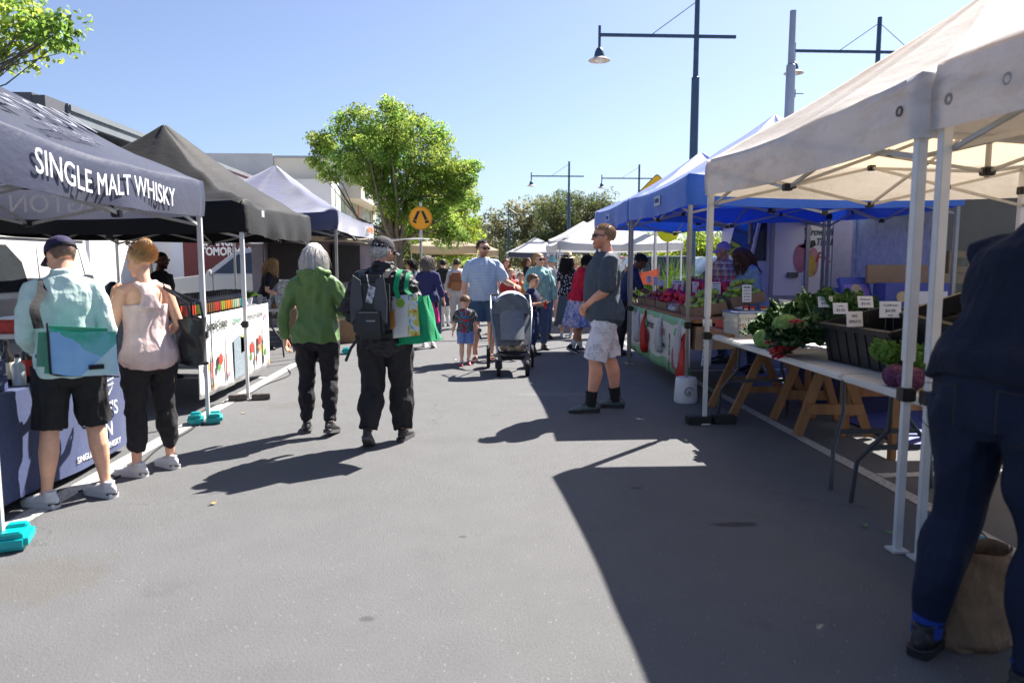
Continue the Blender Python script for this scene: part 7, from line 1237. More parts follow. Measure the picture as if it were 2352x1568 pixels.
# 5 woman in the green jacket
p5 = Person('person with wavy grey hair in a green hooded rain jacket, walking away', -1.38, 6.42, -3, 1.66, fem=True, wide=1.06, vox=.0055, aL=((-.27, -.03, 1.14), (-.285, .03, .88)), aR=((.27, -.02, 1.16), (.20, .20, 1.08)), lL=((-.105, .07, .50), (-.12, .06, .09), -10), lR=((.11, .02, .49), (.12, -.12, .12), 12, -10), skin='pale', curl=.5, head=(0, 6, 0))
p5.body(thin=.008); M_gj = fabric('green_rain_shell', (.11, .20, .06), .42, .2, bump=.002)
def gj(m): m.tube([p5.nb - (0, 0, .07), p5.nb, p5.nb + (0, .0, .045)], [.11, .088, .078], n=16, rnd=False); m.ell(p5.nb + np.array((0, -.085, -.045)), (.115, .055, .085)); m.ell(p5.nb + np.array((0, -.10, -.10)), (.085, .035, .06)); m.tube([p5.nb + np.array((.13 * math.cos(a), -.03 + .105 * math.sin(a), -.005 - .02 * math.sin(a))) for a in np.linspace(math.pi, 2 * math.pi, 9)], [.022] * 9, n=8)
p5.top(M_gj, hem=.87, sleeve=1.92, off=.034, hemf=.004, slv=.004, fold=.013, fq=30, an=(1, 1, .55), extra=gj, name='jacket'); p5.trousers(C_blacktr, 1.93, off=.012, flare=.006, fold=.010, fq=46); p5.shoes(SHB, mat('grey_sole', (.09, .09, .09), .7), .008)
p5.hair(hairmat('hair_silver', (.74, .71, .67)), .014, n=5200, length=.155, r=.0016, grav=.85, jit=.20, comb=(0, -.2, -.6), curl=.22, lenf=lambda D: np.where(D[:, 2] > .75, .6, 1.0), back=-.95, out=.32, seg=9, wav_=1)
# 6 man in black with backpack
p6 = Person('person in a black jacket and dark cap with a black backpack, walking away', -.74, 6.02, 6, 1.70, wide=1.16, vox=.0055, aL=((-.31, -.02, 1.15), (-.22, .18, 1.0)), aR=((.315, -.06, 1.13), (.22, .20, 1.08)), lL=((-.11, .0, .48), (-.12, -.17, .14), -6, -28), lR=((.11, .12, .49), (.12, .12, .09), 10), skin='ruddy', head=(38, 6, 0), legw=1.08)
p6.body(thin=.008, stubble=((.75, .72, .7), .5)); p6.top(clothmat('black_puffer', (.014, .014, .017), rough=.55), hem=.80, sleeve=1.95, off=.036, hemf=.022, fold=.013, fq=38, an=(1, 1, 1.4), name='jacket', extra=lambda m: m.tube([p6.nb - (0, 0, .06), p6.nb, p6.nb + (0, 0, .06)], [.11, .092, .085], n=16, rnd=False)); p6.trousers(C_blacktr, 1.95, off=.022, flare=.018, fold=.012, fq=34); p6.shoes(SHB, mat('grey_sole', (.09, .09, .09), .7), .012)
p6.hair(hairmat('hair_white', (.5, .49, .47)), .008, n=500, length=.03, grav=.3, back=-.85, sideb=-.3); p6.cap(clothmat('cap_charcoal', (.035, .035, .04)), strap=C_black, lift=.008); p6.glasses(M_lens)
t, c = held('backpack', 'black day backpack with a dangling tag on the man in the cap', 'backpack', p6, (-.04, -.27, .98)); m = MB(c); m.rbox(c + (0, 0, .20), (.29, .17, .50), .07); M_bp = mat('black_nylon', (.016, .017, .02), .5, .15, 8, .004, 20); b = m.build('pack', M_bp, t, sharp=60)
m = MB(c); m.rbox(c + (0, -.09, .09), (.24, .06, .22), .028); pk = m.build('pocket', M_bp, b, sharp=60); m = MB(c); m.box(c + (0, -.122, .165), (.15, .004, .006)); m.box(c + (.02, -.122, .10), (.07, .003, .012)); m.build('zip', mat('zip_grey', (.2, .2, .22), .4, .1), pk, smooth=False)
m = MB(c); [m.prism([(s_ * .14, .02), (s_ * .04, .16), (s_ * .06, .36), (s_ * .12, .40), (s_ * .145, .2)], .0, .012, fr=(c + np.array((0, -.088, .05)), (1, 0, 0), (0, 0, 1), (0, -1, 0))) for s_ in (-1, 1)]; m.build('side_panel', mat('charcoal_nylon', (.045, .05, .06), .5, .15, 8), b, sharp=30)
m = MB(c); m.rbox(c + (.02, -.105, .30), (.055, .008, .13), .004, rotm(0, 14, 0)); m.tube([c + (-.01, -.09, .45), c + (.0, -.10, .40), c + (.01, -.105, .36)], [.004] * 3, n=6); m.build('tag', mat('tag_print', (.35, .36, .4), .5, .9, 40), t); m = MB(c)
for s_ in (-1, 1): S = p6.S[0 if s_ < 0 else 1] * p6.k; strap(m, [c + (s_ * .09, .05, .42), c + (s_ * .11, .14, .47), S + (-s_ * .06, .0, .075), S + (-s_ * .05, .11, .0), S + (-s_ * .04, .13, -.15)], (1, 0, 0), .055, .008)
m.tube([c + (-.1, -.02, -.04), c + (-.16, -.04, -.12), c + (-.2, -.05, -.22)], [(.012, .004)] * 3, n=6); m.build('strap', M_bp, t)
t, c = held('shopping_bag', 'green and white reusable shopping bag with a fruit print at the cap wearer\'s side', 'bag', p6, (.30, -.12, 1.05)); M_grn = mat('green_nonwoven', (.0, .26, .10), .7, .1, 10, .003, 60); R_ = rotm(0, -8, -20)
m = MB(c)
def gb(u, v): q = np.array((.16 * math.copysign(abs(math.cos(u * 6.283)) ** .6, math.cos(u * 6.283)) * (1 - .25 * v), .12 * math.copysign(abs(math.sin(u * 6.283)) ** .6, math.sin(u * 6.283)) * (1 - .4 * v), -.16 + .36 * v)); return c + R_ @ q + .006 * math.sin(u * 30 + v * 8)
m.grid(gb, 40, 12, thick=.004); m.box(c + R_ @ np.array((0, 0, -.155)), (.33, .2, .01), R_); b = m.build('bag', M_grn, t, sharp=60)
def f_bagp(s): n1 = s.noise(s.coord(), 17, 3); x = axis(s, 0); c_ = s.mix(s.ramp(n1, [(.46, (0, 0, 0)), (.5, (1, 1, 1))]), (.62, .64, .60), (.5, .48, .08)); c_ = s.mix(s.ramp(n1, [(.62, (0, 0, 0)), (.64, (1, 1, 1))]), c_, (.55, .12, .03)); c_ = s.mix(s.ramp(n1, [(.36, (1, 1, 1)), (.38, (0, 0, 0))]), c_, (.15, .38, .5)); return s.mix(s.math('LESS_THAN', x, -.055), c_, (.64, .65, .63))
m = MB(c); m.grid(lambda u, v: c + R_ @ np.array((-.165 + .25 * u, -.125 + .042 * v - .01 * math.sin(3 * u), -.10 + .33 * v)), 12, 10, thick=.004); pn = m.build('printed_panel', pat_mat('bag_print', f_bagp, .6, .004), b, sharp=0)
m = MB(c); m.lathe([(.035, 0), (.035, .004)], c + R_ @ np.array((-.06, -.112, .17)), 20, R=R_ @ rotm(90)); m.build('printed_lime', mat('lime_print', (.2, .4, .03), .6, .3, 60), pn); m = MB(c); m.prism([(-.012, .0), (.03, .02), (.045, .16), (.0, .13)], 0, .005, fr=(c + R_ @ np.array((-.16, -.125, -.03)), R_ @ (1, 0, 0), R_ @ (0, 0, 1), R_ @ (0, -1, 0))); m.build('printed_carrot', mat('carrot_print', (.55, .22, .04), .6, .2, 30), pn, smooth=False)
m = MB(c); S = p6.S[1] * p6.k; strap(m, [c + R_ @ np.array((-.08, -.10, .21)), S + (-.05, -.16, -.06), S + (-.035, -.10, .055), S + (-.03, -.02, .088), S + (-.02, .07, .03), S + (-.02, .12, -.06)], (1, .2, 0), .042); strap(m, [c + R_ @ np.array((.05, -.09, .21)), S + (.03, -.15, -.08), S + (.035, -.085, .03), S + (.035, -.01, .066), S + (.03, .08, .0), S + (.03, .12, -.08)], (1, .2, 0), .036); m.build('strap', M_grn, t)
# 7-10 people on the left beyond
x, y = P_at(985, 797); p7 = Person('person with curly grey hair, navy top and a pink jacket tied round the waist', x, y, 8, 1.60, fem=True, wide=1.1, vox=.009, aR=((.25, -.06, 1.12), (.30, .02, .90)), aL=((-.24, 0, 1.14), (-.16, .2, 1.05)), lL=((-.1, .06, .49), (-.1, .05, .09), 0), lR=((.1, .0, .48), (.11, -.14, .12), 0, -20), skin='fair')
p7.body(); p7.top(clothmat('navy_knit', (.035, .035, .12)), sleeve=1.45, off=.02); p7.trousers(C_black, 1.95); p7.shoes(SHW, SOLE); p7.skirt(clothmat('hot_pink', (.55, .03, .20)), .99, .47, .17, .21, 7, .025, 'tied_jacket'); p7.hair(hairmat('hair_greybrown', (.25, .21, .18)), .025, n=900, length=.14, grav=.8, jit=.35, curl=.35, r=.004, back=-.9)
x, y = at(945, 650, 15.2)[:2]; p8 = Person('person with a dark bob half hidden behind the man in the cap', x, 15.2, -60, 1.56, fem=True, vox=.012, skin='fair'); p8.body(); p8.top(clothmat('slate_top', (.05, .07, .10)), sleeve=1.9); p8.trousers(C_black, 1.95); p8.shoes(SHB); p8.hair(hairmat('hair_black', (.015, .013, .012)), .02, n=300, length=.14, r=.006, grav=1)
x = at(1050, 650, 16.6)[0]; p9 = Person('person in a loose white shirt and pale trousers wearing a tan backpack', x, 16.6, 4, 1.58, wide=1.05, vox=.010, skin='fair', lL=((-.1, .05, .49), (-.1, .1, .09), 0), lR=((.1, .0, .49), (.11, -.12, .12), 0, -18)); p9.body(); p9.top(C_white, hem=.84, sleeve=1.5, off=.04, slv=.03); p9.trousers(clothmat('pale_trousers', (.5, .5, .5)), 1.93, off=.02, flare=.02); p9.shoes(mat('tan_shoe', (.3, .24, .18), .6)); p9.hair(hairmat('hair_darkbrown', (.05, .035, .025)), .012, n=300, length=.03); m = MB(); m.ell(p9.hp((0, -.10, .0)), (.03, .03, .03)); m.v[0] *= p9.k; m.build('bun', mat('bun_dark', (.05, .035, .025), .6, .2), p9.root)
t, c = held('backpack', 'tan leather backpack on the person in the loose white shirt', 'backpack', p9, (0, -.24, 1.0)); M_tan = mat('tan_leather', (.30, .11, .045), .5, .15, 8); m = MB(c); m.rbox(c + (0, 0, .17), (.30, .15, .38), .05); b = m.build('pack', M_tan, t, sharp=60); m = MB(c); m.rbox(c + (0, -.085, .08), (.22, .04, .18), .02); m.rbox(c + (-.17, 0, .08), (.05, .1, .15), .02); m.rbox(c + (.17, 0, .08), (.05, .1, .15), .02); m.build('pocket', mat('light_tan_leather', (.42, .18, .06), .5, .15, 8), b, sharp=60); m = MB(c); [m.tube([c + (s_ * .06, -.02, .34), p9.S[(s_ + 1) // 2] * p9.k + (-s_ * .04, -.09, -.03), p9.S[(s_ + 1) // 2] * p9.k + (-s_ * .05, .0, .085), p9.S[(s_ + 1) // 2] * p9.k + (-s_ * .04, .1, -.05)], [(.006, .024)] * 4, (1, 0, 0), 6) for s_ in (-1, 1)]; m.build('strap', M_tan, t); m = MB(c); m.ell(c + (.17, -.06, .17), (.03, .03, .035)); m.build('charm', mat('teal_charm', (.1, .4, .45), .5), t)
hb = hairmat('hair_black', (.015, .013, .012)); hbr = hairmat('hair_brown', (.13, .07, .035)); hbl = hairmat('hair_blonde_far', (.45, .32, .18))
def extra(label, px, Y, face, h, topc, botc, hair, fem=False, hl=.03, sl=.8, bl_=1.95, capc=None, hs=1.0, glasses=False, hem=.88, wide=1.0, head=(0, 0, 0), skin='fair', lean=0, z=0.0, **k):
    x = at(px, 602, Y)[0]; p = Person(label, x, Y, face, h, fem=fem, vox=.013, skin=skin, hs=hs, wide=wide, head=head, lean=lean, z=z, **k); p.body(); p.top(topc, sleeve=sl, hem=hem, off=.02, fold=.008); p.trousers(botc, bl_, off=.014); p.shoes(SHB)
    p.hair(hair, .014, n=260, length=hl, r=.006, grav=1.0 if hl > .1 else .3, back=-.8)
    if capc: p.cap(capc)
    if glasses: p.glasses(M_lens)
    return p
c_red = clothmat('red_shirt', (.45, .04, .04)); c_or = clothmat('orange_shirt', (.6, .2, .05)); c_nv = clothmat('navy_shirt', (.02, .03, .09)); c_bg = clothmat('beige_shirt', (.45, .36, .3)); jean = clothmat('mid_denim', (.05, .08, .16)); c_gr = clothmat('grey_shirt', (.25, .26, .28))
extra('person in a black tee seen from behind near the beige tent', 1018, 20.5, 10, 1.58, C_black, C_black, hb, z=.0); extra('person in dark cap and sunglasses facing the camera, left of the striped shirt', 1086, 19.0, 190, 1.53, c_bg, C_black, hbr, fem=True, hl=.25, capc=clothmat('cap_black', (.015, .015, .017)), glasses=True)
extra('person in a navy shirt and cap far down the street, beside the beige tent', 1103, 23.0, -20, 1.62, c_nv, C_black, hb, capc=c_nv); extra('small child in dark shorts walking with the tan backpack wearer', 1022, 17.2, 10, .95, c_nv, C_white, hbr, hs=1.35); extra('person in a checked red shirt half hidden behind the striped shirt', 1172, 15.0, 170, 1.35, c_red, jean, hbl, hs=1.1)
extra('person in orange just behind the stroller hood, left of the mint shirt', 1196, 16.0, 185, 1.25, c_or, jean, hbr, hs=1.15); extra('person with dark hair and a black coat far behind the stroller', 1212, 21.0, 120, 1.62, C_black, C_black, hbr, fem=True, hl=.2); extra('person with long brown hair behind the striped shoulder', 1163, 18.0, 175, 1.58, c_red, C_black, hbr, fem=True, hl=.2)
extra('person with grey hair in a white shirt behind the mint shirted woman', 1250, 14.4, 175, 1.66, C_white, jean, hairmat('hair_grey', (.38, .36, .33)), hl=.05, skin='fair'); extra('person in blue behind the blue sun hat', 1295, 20.5, 175, 1.6, jean, C_black, hb); extra('person in grey far along the right hand tents', 1236, 26.0, 175, 1.62, c_gr, jean, hbr)
extra('person in a pale hat beyond the straw hat', 1322, 19.0, 160, 1.6, c_bg, jean, hbl, capc=clothmat('cap_straw', (.5, .42, .28))); extra('person in black far under the right hand white tents', 1358, 22.0, 200, 1.65, C_black, jean, hb); extra('person in a navy top under the white marquee', 1395, 18.2, -30, 1.62, c_nv, jean, hb)
# 11 man in the striped tee
p11 = Person('person in a blue striped tee, sunglasses and blue grey shorts behind the stroller', .13, 11.2, 176, 1.84, wide=1.12, belly=.035, vox=.0065, head=(-28, 8, 0), aR=((.27, -.01, 1.13), (.28, .06, .90)), aL=((-.33, .05, 1.14), (-.42, .28, 1.10)), hL=((-.5, .6, -.2), (1, .3, 0)), lR=((.12, .04, .49), (.13, .10, .09), 12), lL=((-.12, .02, .49), (-.12, -.04, .09), -8), skin='fair', curl=.5)
p11.body(feet=True, stubble=((.28, .18, .14), .75)); p11.top(P_strip, hem=.87, sleeve=.72, off=.022, hemf=.034, slv=.02, fold=.009, fq=34); p11.trousers(clothmat('bluegrey_shorts', (.06, .12, .20)), .80, off=.026, flare=.03, name='shorts'); p11.hair(hairmat('hair_darkbrown', (.05, .035, .025)), .008, n=900, length=.02, line=.68, comb=(0, -.2, .3), sideb=-.05); p11.glasses(M_lens)
m = MB(); M_fl = mat('flipflop', (.08, .04, .03), .6, .1)
for i in (0, 1): f = MB(); f.prism([(w_, y_) for y_, w_ in ((-.07, .03), (0, .04), (.1, .05), (.18, .045), (.2, .02))] + [(-w_, y_) for y_, w_ in ((.2, .02), (.18, .045), (.1, .05), (0, .04), (-.07, .03))], 0, .014); f.tube([(-.04, .03, .02), (-.01, .10, .055), (.0, .13, .02), (.01, .10, .055), (.04, .03, .02)], [.006] * 5, n=6); f.v = [p11.foot(i, V) * p11.k for V in f.v]; f.build('flip_flop', M_fl, p11.root)
# 12 small boy
p12 = Person('small child in a black web patterned tee, blue shorts and red shoes looking down', -.14, 10.66, 172, .97, hs=1.42, wide=1.2, vox=.0055, head=(8, 34, 0), lR=((.1, .04, .49), (.11, .10, .09), 10), lL=((-.1, .06, .48), (-.09, -.06, .12), -4, -16), aL=((-.27, -.02, 1.14), (-.34, .10, .93)), aR=((.27, -.02, 1.12), (.33, .02, .90)), skin='pale'); p12.body(); p12.top(P_web, hem=.86, sleeve=.65, off=.02, slv=.035, fold=.006); p12.trousers(clothmat('sky_shorts', (.17, .26, .55)), .78, off=.02, flare=.03, name='shorts'); p12.shoes(mat('red_shoe', (.35, .01, .03), .5, .2, 20), mat('red_sole', (.3, .02, .05), .6), sock=C_white, sockz=.14); p12.hair(hairmat('hair_lightbrown', (.22, .13, .075)), .012, n=900, length=.03, line=.42, comb=(.2, .4, .1), r=.003, out=.2)
t, c = held('toy', 'dark toy held in the small boy\'s hand', 'toy', p12, (-.36, .14, .80)); m = MB(c); m.rbox(c, (.03, .03, .14), .012, rotm(20, 20, 0)); m.ell(c + (0, .0, .07), (.03, .03, .03)); m.build('toy_body', mat('toy_grey', (.06, .06, .07), .5, .6, 40), t)
# 13 stroller
t = thing('stroller', 'grey hooded stroller with a silver frame and a paper bag in its basket', 'stroller', (.50, 9.98, 0), 0); M_sf = mat('stroller_frame', (.35, .36, .38), .3, .05, metal=.8); M_sg = mat('stroller_grey_fabric', (.14, .155, .175), .8, .15, 12, .003, 90); M_sl = mat('stroller_hood_light', (.60, .64, .68), .7, .1, 12, .003, 90)
for sx in (-1, 1):
    m = MB(); m.tube([(sx * .20, -.40, .30), (sx * .24, -.28, .55), (sx * .28, .02, .82), (sx * .28, .42, 1.02)], [.015] * 4, n=10); m.tube([(sx * .27, -.05, .74), (sx * .28, .22, .45), (sx * .29, .42, .17)], [.014] * 3, n=10); m.build('side_frame', M_sf, t)
    for y_, r_, xx, nm in ((-.40, .105, .19, 'front_wheel'), (.42, .16, .31, 'rear_wheel')):
        m = MB(); m.lathe([(r_ * .7, -.022), (r_ * .96, -.024), (r_, -.012), (r_, .012), (r_ * .96, .024), (r_ * .7, .022)], (sx * xx, y_, r_), 26, R=rotm(0, 90)); o_ = m.build(nm, M_tyre, t); m = MB(); m.lathe([(.02, -.03), (.02, .03), (r_ * .3, .02), (r_ * .72, .012), (r_ * .72, -.012), (r_ * .3, -.02)], (sx * xx, y_, r_), 18, R=rotm(0, 90)); m.build('hub', M_trim, o_)
    m = MB(); m.tube([(sx * .20, -.40, .30), (sx * .165, -.40, .22), (sx * .155, -.40, .11)], [.022, .022, .016], n=8); m.tube([(sx * .225, -.40, .22), (sx * .225, -.40, .11)], [.014, .012], n=8); m.build('fork', M_trim, t)
m = MB(); m.tube([(-.28, .42, 1.02), (-.26, .46, 1.04), (.26, .46, 1.04), (.28, .42, 1.02)], [.017] * 4, n=10); m.build('handle', M_blkpl, t); m = MB(); m.tube([(-.2, -.40, .30), (-.1, -.44, .28), (.1, -.44, .28), (.2, -.40, .30)], [.014] * 4, n=8); m.tube([(-.29, .42, .17), (.29, .42, .17)], [.012] * 2, n=8); m.build('cross_bar', M_trim, t)
m = MB(); m.grid(lambda u, v: ((u - .5) * 2 * (.22 + .03 * math.sin(v * 3)), -.26 + .30 * v - .07 * math.cos((u - .5) * 3.0) + .0, .40 + .52 * v), 18, 12, thick=.05); s_ = m.build('seat_back', M_sg, t, sharp=60); m = MB(); m.grid(lambda u, v: ((u - .5) * .32, -.325 + .26 * v - .05 * math.cos((u - .5) * 3.0), .48 + .40 * v), 10, 8, thick=.02); m.rbox((0, -.12, .90), (.12, .03, .04), .01); m.build('back_panel', mat('stroller_panel', (.19, .205, .225), .8, .1, 12), s_, sharp=60)
m = MB(); m.grid(lambda u, v: (.25 * math.cos(math.pi * (1 - u)) * (1 - .10 * v), .0 + .36 * v * 1.0 - .10 + .02 * math.sin(u * 20), .80 + .02 * v + (.27 - .02 * v) * math.sin(math.pi * u) ** .8 + .04 * math.sin(math.pi * v)), 28, 8, thick=.012); h_ = m.build('hood', M_sl, t, sharp=0); m = MB(); m.tube([(.252 * math.cos(math.pi * (1 - u)), -.10, .80 + .275 * math.sin(math.pi * u) ** .8) for u in np.linspace(0, 1, 20)], [.012] * 20, n=8, rnd=False); m.build('hood_rim', M_sg, h_)
m = MB(); m.grid(lambda u, v: (.25 * math.cos(math.pi * (1 - u)) * .985, -.10 - .015 * math.sin(math.pi * u), .80 + .27 * math.sin(math.pi * u) ** .8 * v), 20, 8, thick=.01); m.build('hood_back', M_sg, h_, sharp=0)
m = MB(); m.grid(lambda u, v: ((u - .5) * .42, -.36 + .7 * v, .24 + .10 * (2 * u - 1) ** 4 + .04 * (2 * v - 1) ** 4), 10, 10, thick=.01); m.rbox((0, -.37, .27), (.40, .02, .12), .01); m.build('basket', C_black, t, sharp=60); m = MB(); m.rbox((0, -.22, .33), (.30, .2, .16), .07); V = m.v[0]; m.ell((-.07, -.24, .38), (.09, .08, .07)); m.ell((.08, -.24, .38), (.08, .07, .08)); me = remesh(m, .012, 2); pb = thing('paper_bag', 'crumpled brown paper bag in the stroller basket', 'bag', (.50, 9.98, 0)); finish(me, 'bag', mat('kraft', (.42, .31, .21), .85, .12, 12), pb, lambda co: .012 * wav(co, 60, 4))
# 14-19
x = at(1238, 650, 12.5)[0]; p14 = Person('blonde person in a mint shirt and sunglasses walking toward the camera', x, 12.5, 170, 1.65, fem=True, wide=1.12, vox=.007, head=(-18, 0, 3), aL=((-.27, -.04, 1.14), (-.30, .02, .90)), aR=((.25, 0, 1.14), (.12, .2, 1.0)), skin='pale'); p14.body(thin=.007, lips='a04048'); p14.top(clothmat('mint_shirt', (.27, .50, .45)), hem=.78, sleeve=1.85, off=.035, slv=.01, fold=.014, fq=32, extra=lambda m: m.tube([p14.nb - (0, 0, .05), p14.nb + (0, 0, .02)], [.085, .075], n=12, rnd=False)); p14.trousers(jean, 1.95); p14.shoes(SHB); p14.hair(hairmat('hair_blonde', (.42, .27, .13)), .012, n=600, length=.05, line=.5, comb=(.1, -.9, .1), grav=.3, jit=.15); p14.glasses(M_lens)
m = MB(); m.tube([p14.T((-.12, .02, 1.46)), p14.T((-.06, .155, 1.33)), p14.T((.05, .17, 1.15)), p14.T((.18, .12, .98))], [(.004, .016)] * 4, (1, 0, 0), 6); m.v[0] *= p14.k; m.build('strap', mat('grey_strap', (.16, .15, .13), .7), p14.root)
x = at(1222, 680, 11.7)[0]; p15 = Person('child with short brown hair in a navy tee beside the stroller, turned to the right', x, 11.7, 120, 1.27, hs=1.25, vox=.007, head=(0, 10, 0), aR=((.22, .02, 1.12), (.10, .26, 1.18)), aL=((-.2, .05, 1.12), (-.06, .28, 1.15))); p15.body(); p15.top(c_nv, sleeve=.7); p15.trousers(jean, 1.9); p15.shoes(SHB); p15.hair(hbr, .012, n=600, length=.025, r=.003, line=.45)
t, c = held('toy', 'red plastic thing in the hands of the child beside the stroller', 'toy', p15, (.02, .33, 1.14)); m = MB(c); m.rbox(c, (.05, .05, .12), .015); m.build('toy_body', mat('toy_red', (.5, .02, .03), .4), t)
x = at(1268, 650, 17.4)[0]; p16 = Person('person in a wide pale blue sun hat and long white tee with bare legs', x, 17.4, 182, 1.60, fem=True, vox=.009, skin='pale', aL=((-.26, -.03, 1.12), (-.14, .06, .98))); p16.body(); p16.skirt(C_white, 1.02, .66, .165, .19, 5, .01, 'tee_hem'); p16.top(C_white, hem=.9, sleeve=.7, off=.02, slv=.02); p16.shoes(mat('sandal', (.05, .04, .04), .6)); p16.hair(hbl, .01, n=150, length=.1, r=.005, grav=1); p16.brimhat(clothmat('aqua_hat', (.20, .45, .48)), .17, .10, .05)
text('SPORTSGIRL', .075, 'lettering', mat('tee_ink', (.02, .06, .09), .7), p16.root, lambda x_, y_, z_: (-x_ * .95, .148 + z_, 1.16 + y_))
x = at(1303, 650, 14.6)[0]; p18 = Person('person in a straw hat with long dark hair, black floral top and blue grey skirt', x, 14.6, 20, 1.66, fem=True, vox=.008, skin='fair', aL=((-.24, -.02, 1.13), (-.25, .04, .88))); p18.body(); p18.top(P_floral, sleeve=.6, off=.018); p18.skirt(clothmat('slate_skirt', (.07, .11, .16)), 1.0, .28, .15, .24, 12, .015); p18.shoes(SHW); p18.hair(hairmat('hair_black', (.015, .013, .012)), .014, n=500, length=.3, r=.005, grav=1.3, jit=.12, back=-.9); p18.brimhat(mat('straw', (.55, .42, .24), .8, .2, 40, .004, 90), .165, .095, .02, band=C_black)
x = at(1330, 650, 12.0)[0]; p19 = Person('person with short black hair, red hooded top and blue flowered skirt', x, 12.1, 62, 1.64, fem=True, wide=1.06, lean=16, vox=.007, head=(0, 22, 0), aR=((.22, .06, 1.12), (.15, .32, 1.08)), aL=((-.22, .06, 1.12), (-.12, .34, 1.10)), lL=((-.1, .1, .49), (-.1, .12, .09), 0), lR=((.1, .0, .47), (.11, -.20, .13), 0, -26), skin='tan'); p19.body(); p19.top(clothmat('crimson_hoodie', (.50, .008, .035)), hem=.92, sleeve=1.9, off=.026, fold=.010, extra=lambda m: m.ell(p19.nb + np.array((0, -.07, -.03)), (.11, .07, .08))); p19.skirt(P_skirt, 1.0, .46, .155, .29, 11, .025); p19.shoes(SHB, SOLE, sock=C_white, sockz=.18); p19.hair(hairmat('hair_black', (.015, .013, .012)), .022, n=800, length=.07, r=.004, grav=.6, jit=.3, back=-.8)
# 20 tall man
p20 = Person('tall person in a slate tee, wraparound sunglasses and pale shorts, in profile', 1.30, 7.30, -88, 1.88, wide=1.20, belly=.05, vox=.0055, head=(-4, -2, 0), aL=((-.24, .02, 1.14), (-.07, .185, .99)), aR=((.24, .03, 1.14), (.05, .195, .98)), hL=((.6, .25, -.6), (.3, .3, .8)), hR=((-.6, .25, -.6), (-.3, .3, .8)), lL=((-.10, .09, .49), (-.11, .13, .09), -8), lR=((.10, -.07, .49), (.11, -.14, .09), 10), skin='ruddy', curl=.8)
p20.body(stubble=((.50, .30, .2), .55)); p20.top(clothmat('slate_tee', (.06, .075, .10)), hem=.83, sleeve=.78, off=.026, slv=.024, hemf=.035, fold=.008, fq=24, an=(1, 1, .5)); p20.trousers(P_shorts, .98, off=.020, flare=.030, name='shorts', fold=.009); p20.shoes(SHG, mat('dark_sole', (.03, .03, .035), .7), sock=clothmat('black_sock', (.012, .012, .012)), sockz=.20); p20.hair(hairmat('hair_ginger', (.30, .18, .10)), .006, n=1300, length=.014, r=.002, line=.5, comb=(0, .1, .5), grav=0, jit=.25, sideb=-.15); p20.glasses(M_lens)
m = MB(); m.box((-.205 * 1.0, .05, .76), (.004, .05, .03)); m.build('shorts_patch', C_black, p20.root, smooth=False)
# 21 reaching shopper, 22 and 23 sellers
p21 = Person('person with cropped black hair leaning in to reach over the apples', 2.38, 11.75, 95, 1.70, lean=24, vox=.008, skin='dark', head=(0, 15, 0), aR=((.16, .30, 1.10), (.30, .52, 1.00)), aL=((-.2, .1, 1.05), (-.15, .3, .95))); p21.body(); p21.top(c_nv, sleeve=.8); p21.trousers(C_black, 1.95); p21.shoes(SHB); p21.hair(hb, .014, n=500, length=.03, r=.004)
p22 = Person('person in a lilac cap and plaid shirt serving behind the apples', 3.70, 10.75, -85, 1.80, wide=1.2, belly=.05, vox=.007, skin='tan', head=(0, 8, 0), aL=((-.28, .02, 1.14), (-.18, .34, 1.16)), aR=((.28, .05, 1.14), (.12, .36, 1.20))); p22.body(); p22.top(P_plaid, hem=.80, sleeve=1.2, off=.035, slv=.03, fold=.012); p22.trousers(jean, 1.95); p22.shoes(SHB); p22.hair(hairmat('hair_grey', (.38, .36, .33)), .005, n=200, length=.015, back=-.7); p22.cap(clothmat('lilac_cap', (.30, .22, .38)), brim=clothmat('lilac_cap', (.30, .22, .38)))
m = MB(); [m.tube([p22.E[i] + (p22.W[i] - p22.E[i]) * .0, p22.E[i] + (p22.W[i] - p22.E[i]) * .28], [.07, .066], n=14, rnd=False) for i in (0, 1)]; [V.__imul__(p22.k) for V in m.v]; m.build('cuffs', C_white, p22.root)
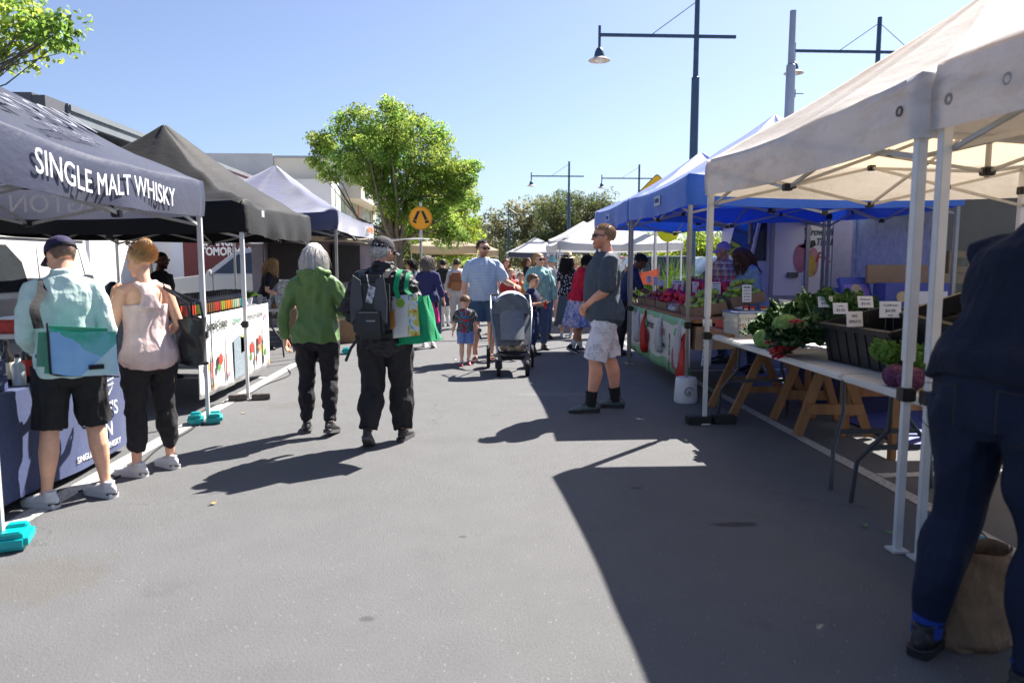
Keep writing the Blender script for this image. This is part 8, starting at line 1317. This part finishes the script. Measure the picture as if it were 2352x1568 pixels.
p23 = Person('person with long dark brown hair in a faded denim jacket looking down', 3.80, 9.75, -95, 1.74, fem=True, wide=1.05, lean=16, vox=.007, head=(0, 30, 0), aL=((-.23, .1, 1.12), (-.12, .34, 1.0)), aR=((.23, .1, 1.12), (.08, .34, 1.0)), skin='pale'); p23.body(thin=.007); p23.top(clothmat('faded_denim', (.20, .29, .36)), hem=.84, sleeve=1.92, off=.03, fold=.011, extra=lambda m: m.tube([p23.nb - (0, 0, .05), p23.nb + (0, 0, .02)], [.085, .078], n=12, rnd=False), name='jacket'); p23.trousers(jean, 1.95); p23.shoes(SHB); p23.hair(hairmat('hair_deepbrown', (.07, .03, .018)), .016, n=1200, length=.32, r=.004, grav=1.5, jit=.05, back=-.9, line=.6, comb=(0, -.3, -.5), out=.1)
# 24 the big foreground man
p24 = Person('person in a dark navy jumper and jeans bending over at the right edge', 1.845, 2.43, 62, 1.97, wide=1.06, lean=30, vox=.006, head=(10, 20, 0), aL=((-.17, .48, 1.20), (-.10, .70, 1.08)), aR=((.17, .48, 1.20), (.12, .70, 1.08)), lL=((-.13, .03, .49), (-.19, .0, .09), -12), lR=((.13, .03, .49), (.15, -.05, .09), 10), legw=1.08); p24.body(thin=.008); p24.top(clothmat('navy_wool', (.005, .008, .022), rough=.95), hem=.95, sleeve=1.9, off=.03, fold=.012, fq=24, name='jumper'); p24.trousers(P_denim, 1.96, off=.014, flare=.0, fold=.009, fq=30, name='jeans'); p24.shoes(SHB, SHB, .01, sock=mat('blue_sock', (.01, .04, .25), .8), sockz=.13); p24.hair(hbr, .01, n=500, length=.03)
m = MB(); 
for s_ in (-1, 1): P_ = [np.array((s_ * (.06 + dx), -.165 - .002, .90 + dz)) for dx, dz in ((-.0, .06), (.10, .055), (.105, -.06), (.055, -.10), (.0, -.07), (0, .06))]; m.tube([q * p24.k for q in P_], [.0022] * 6, n=5)
m.build('pocket_stitching', mat('stitch', (.03, .022, .015), .8), p24.root)
bpy.data.scenes.remove(TMP)
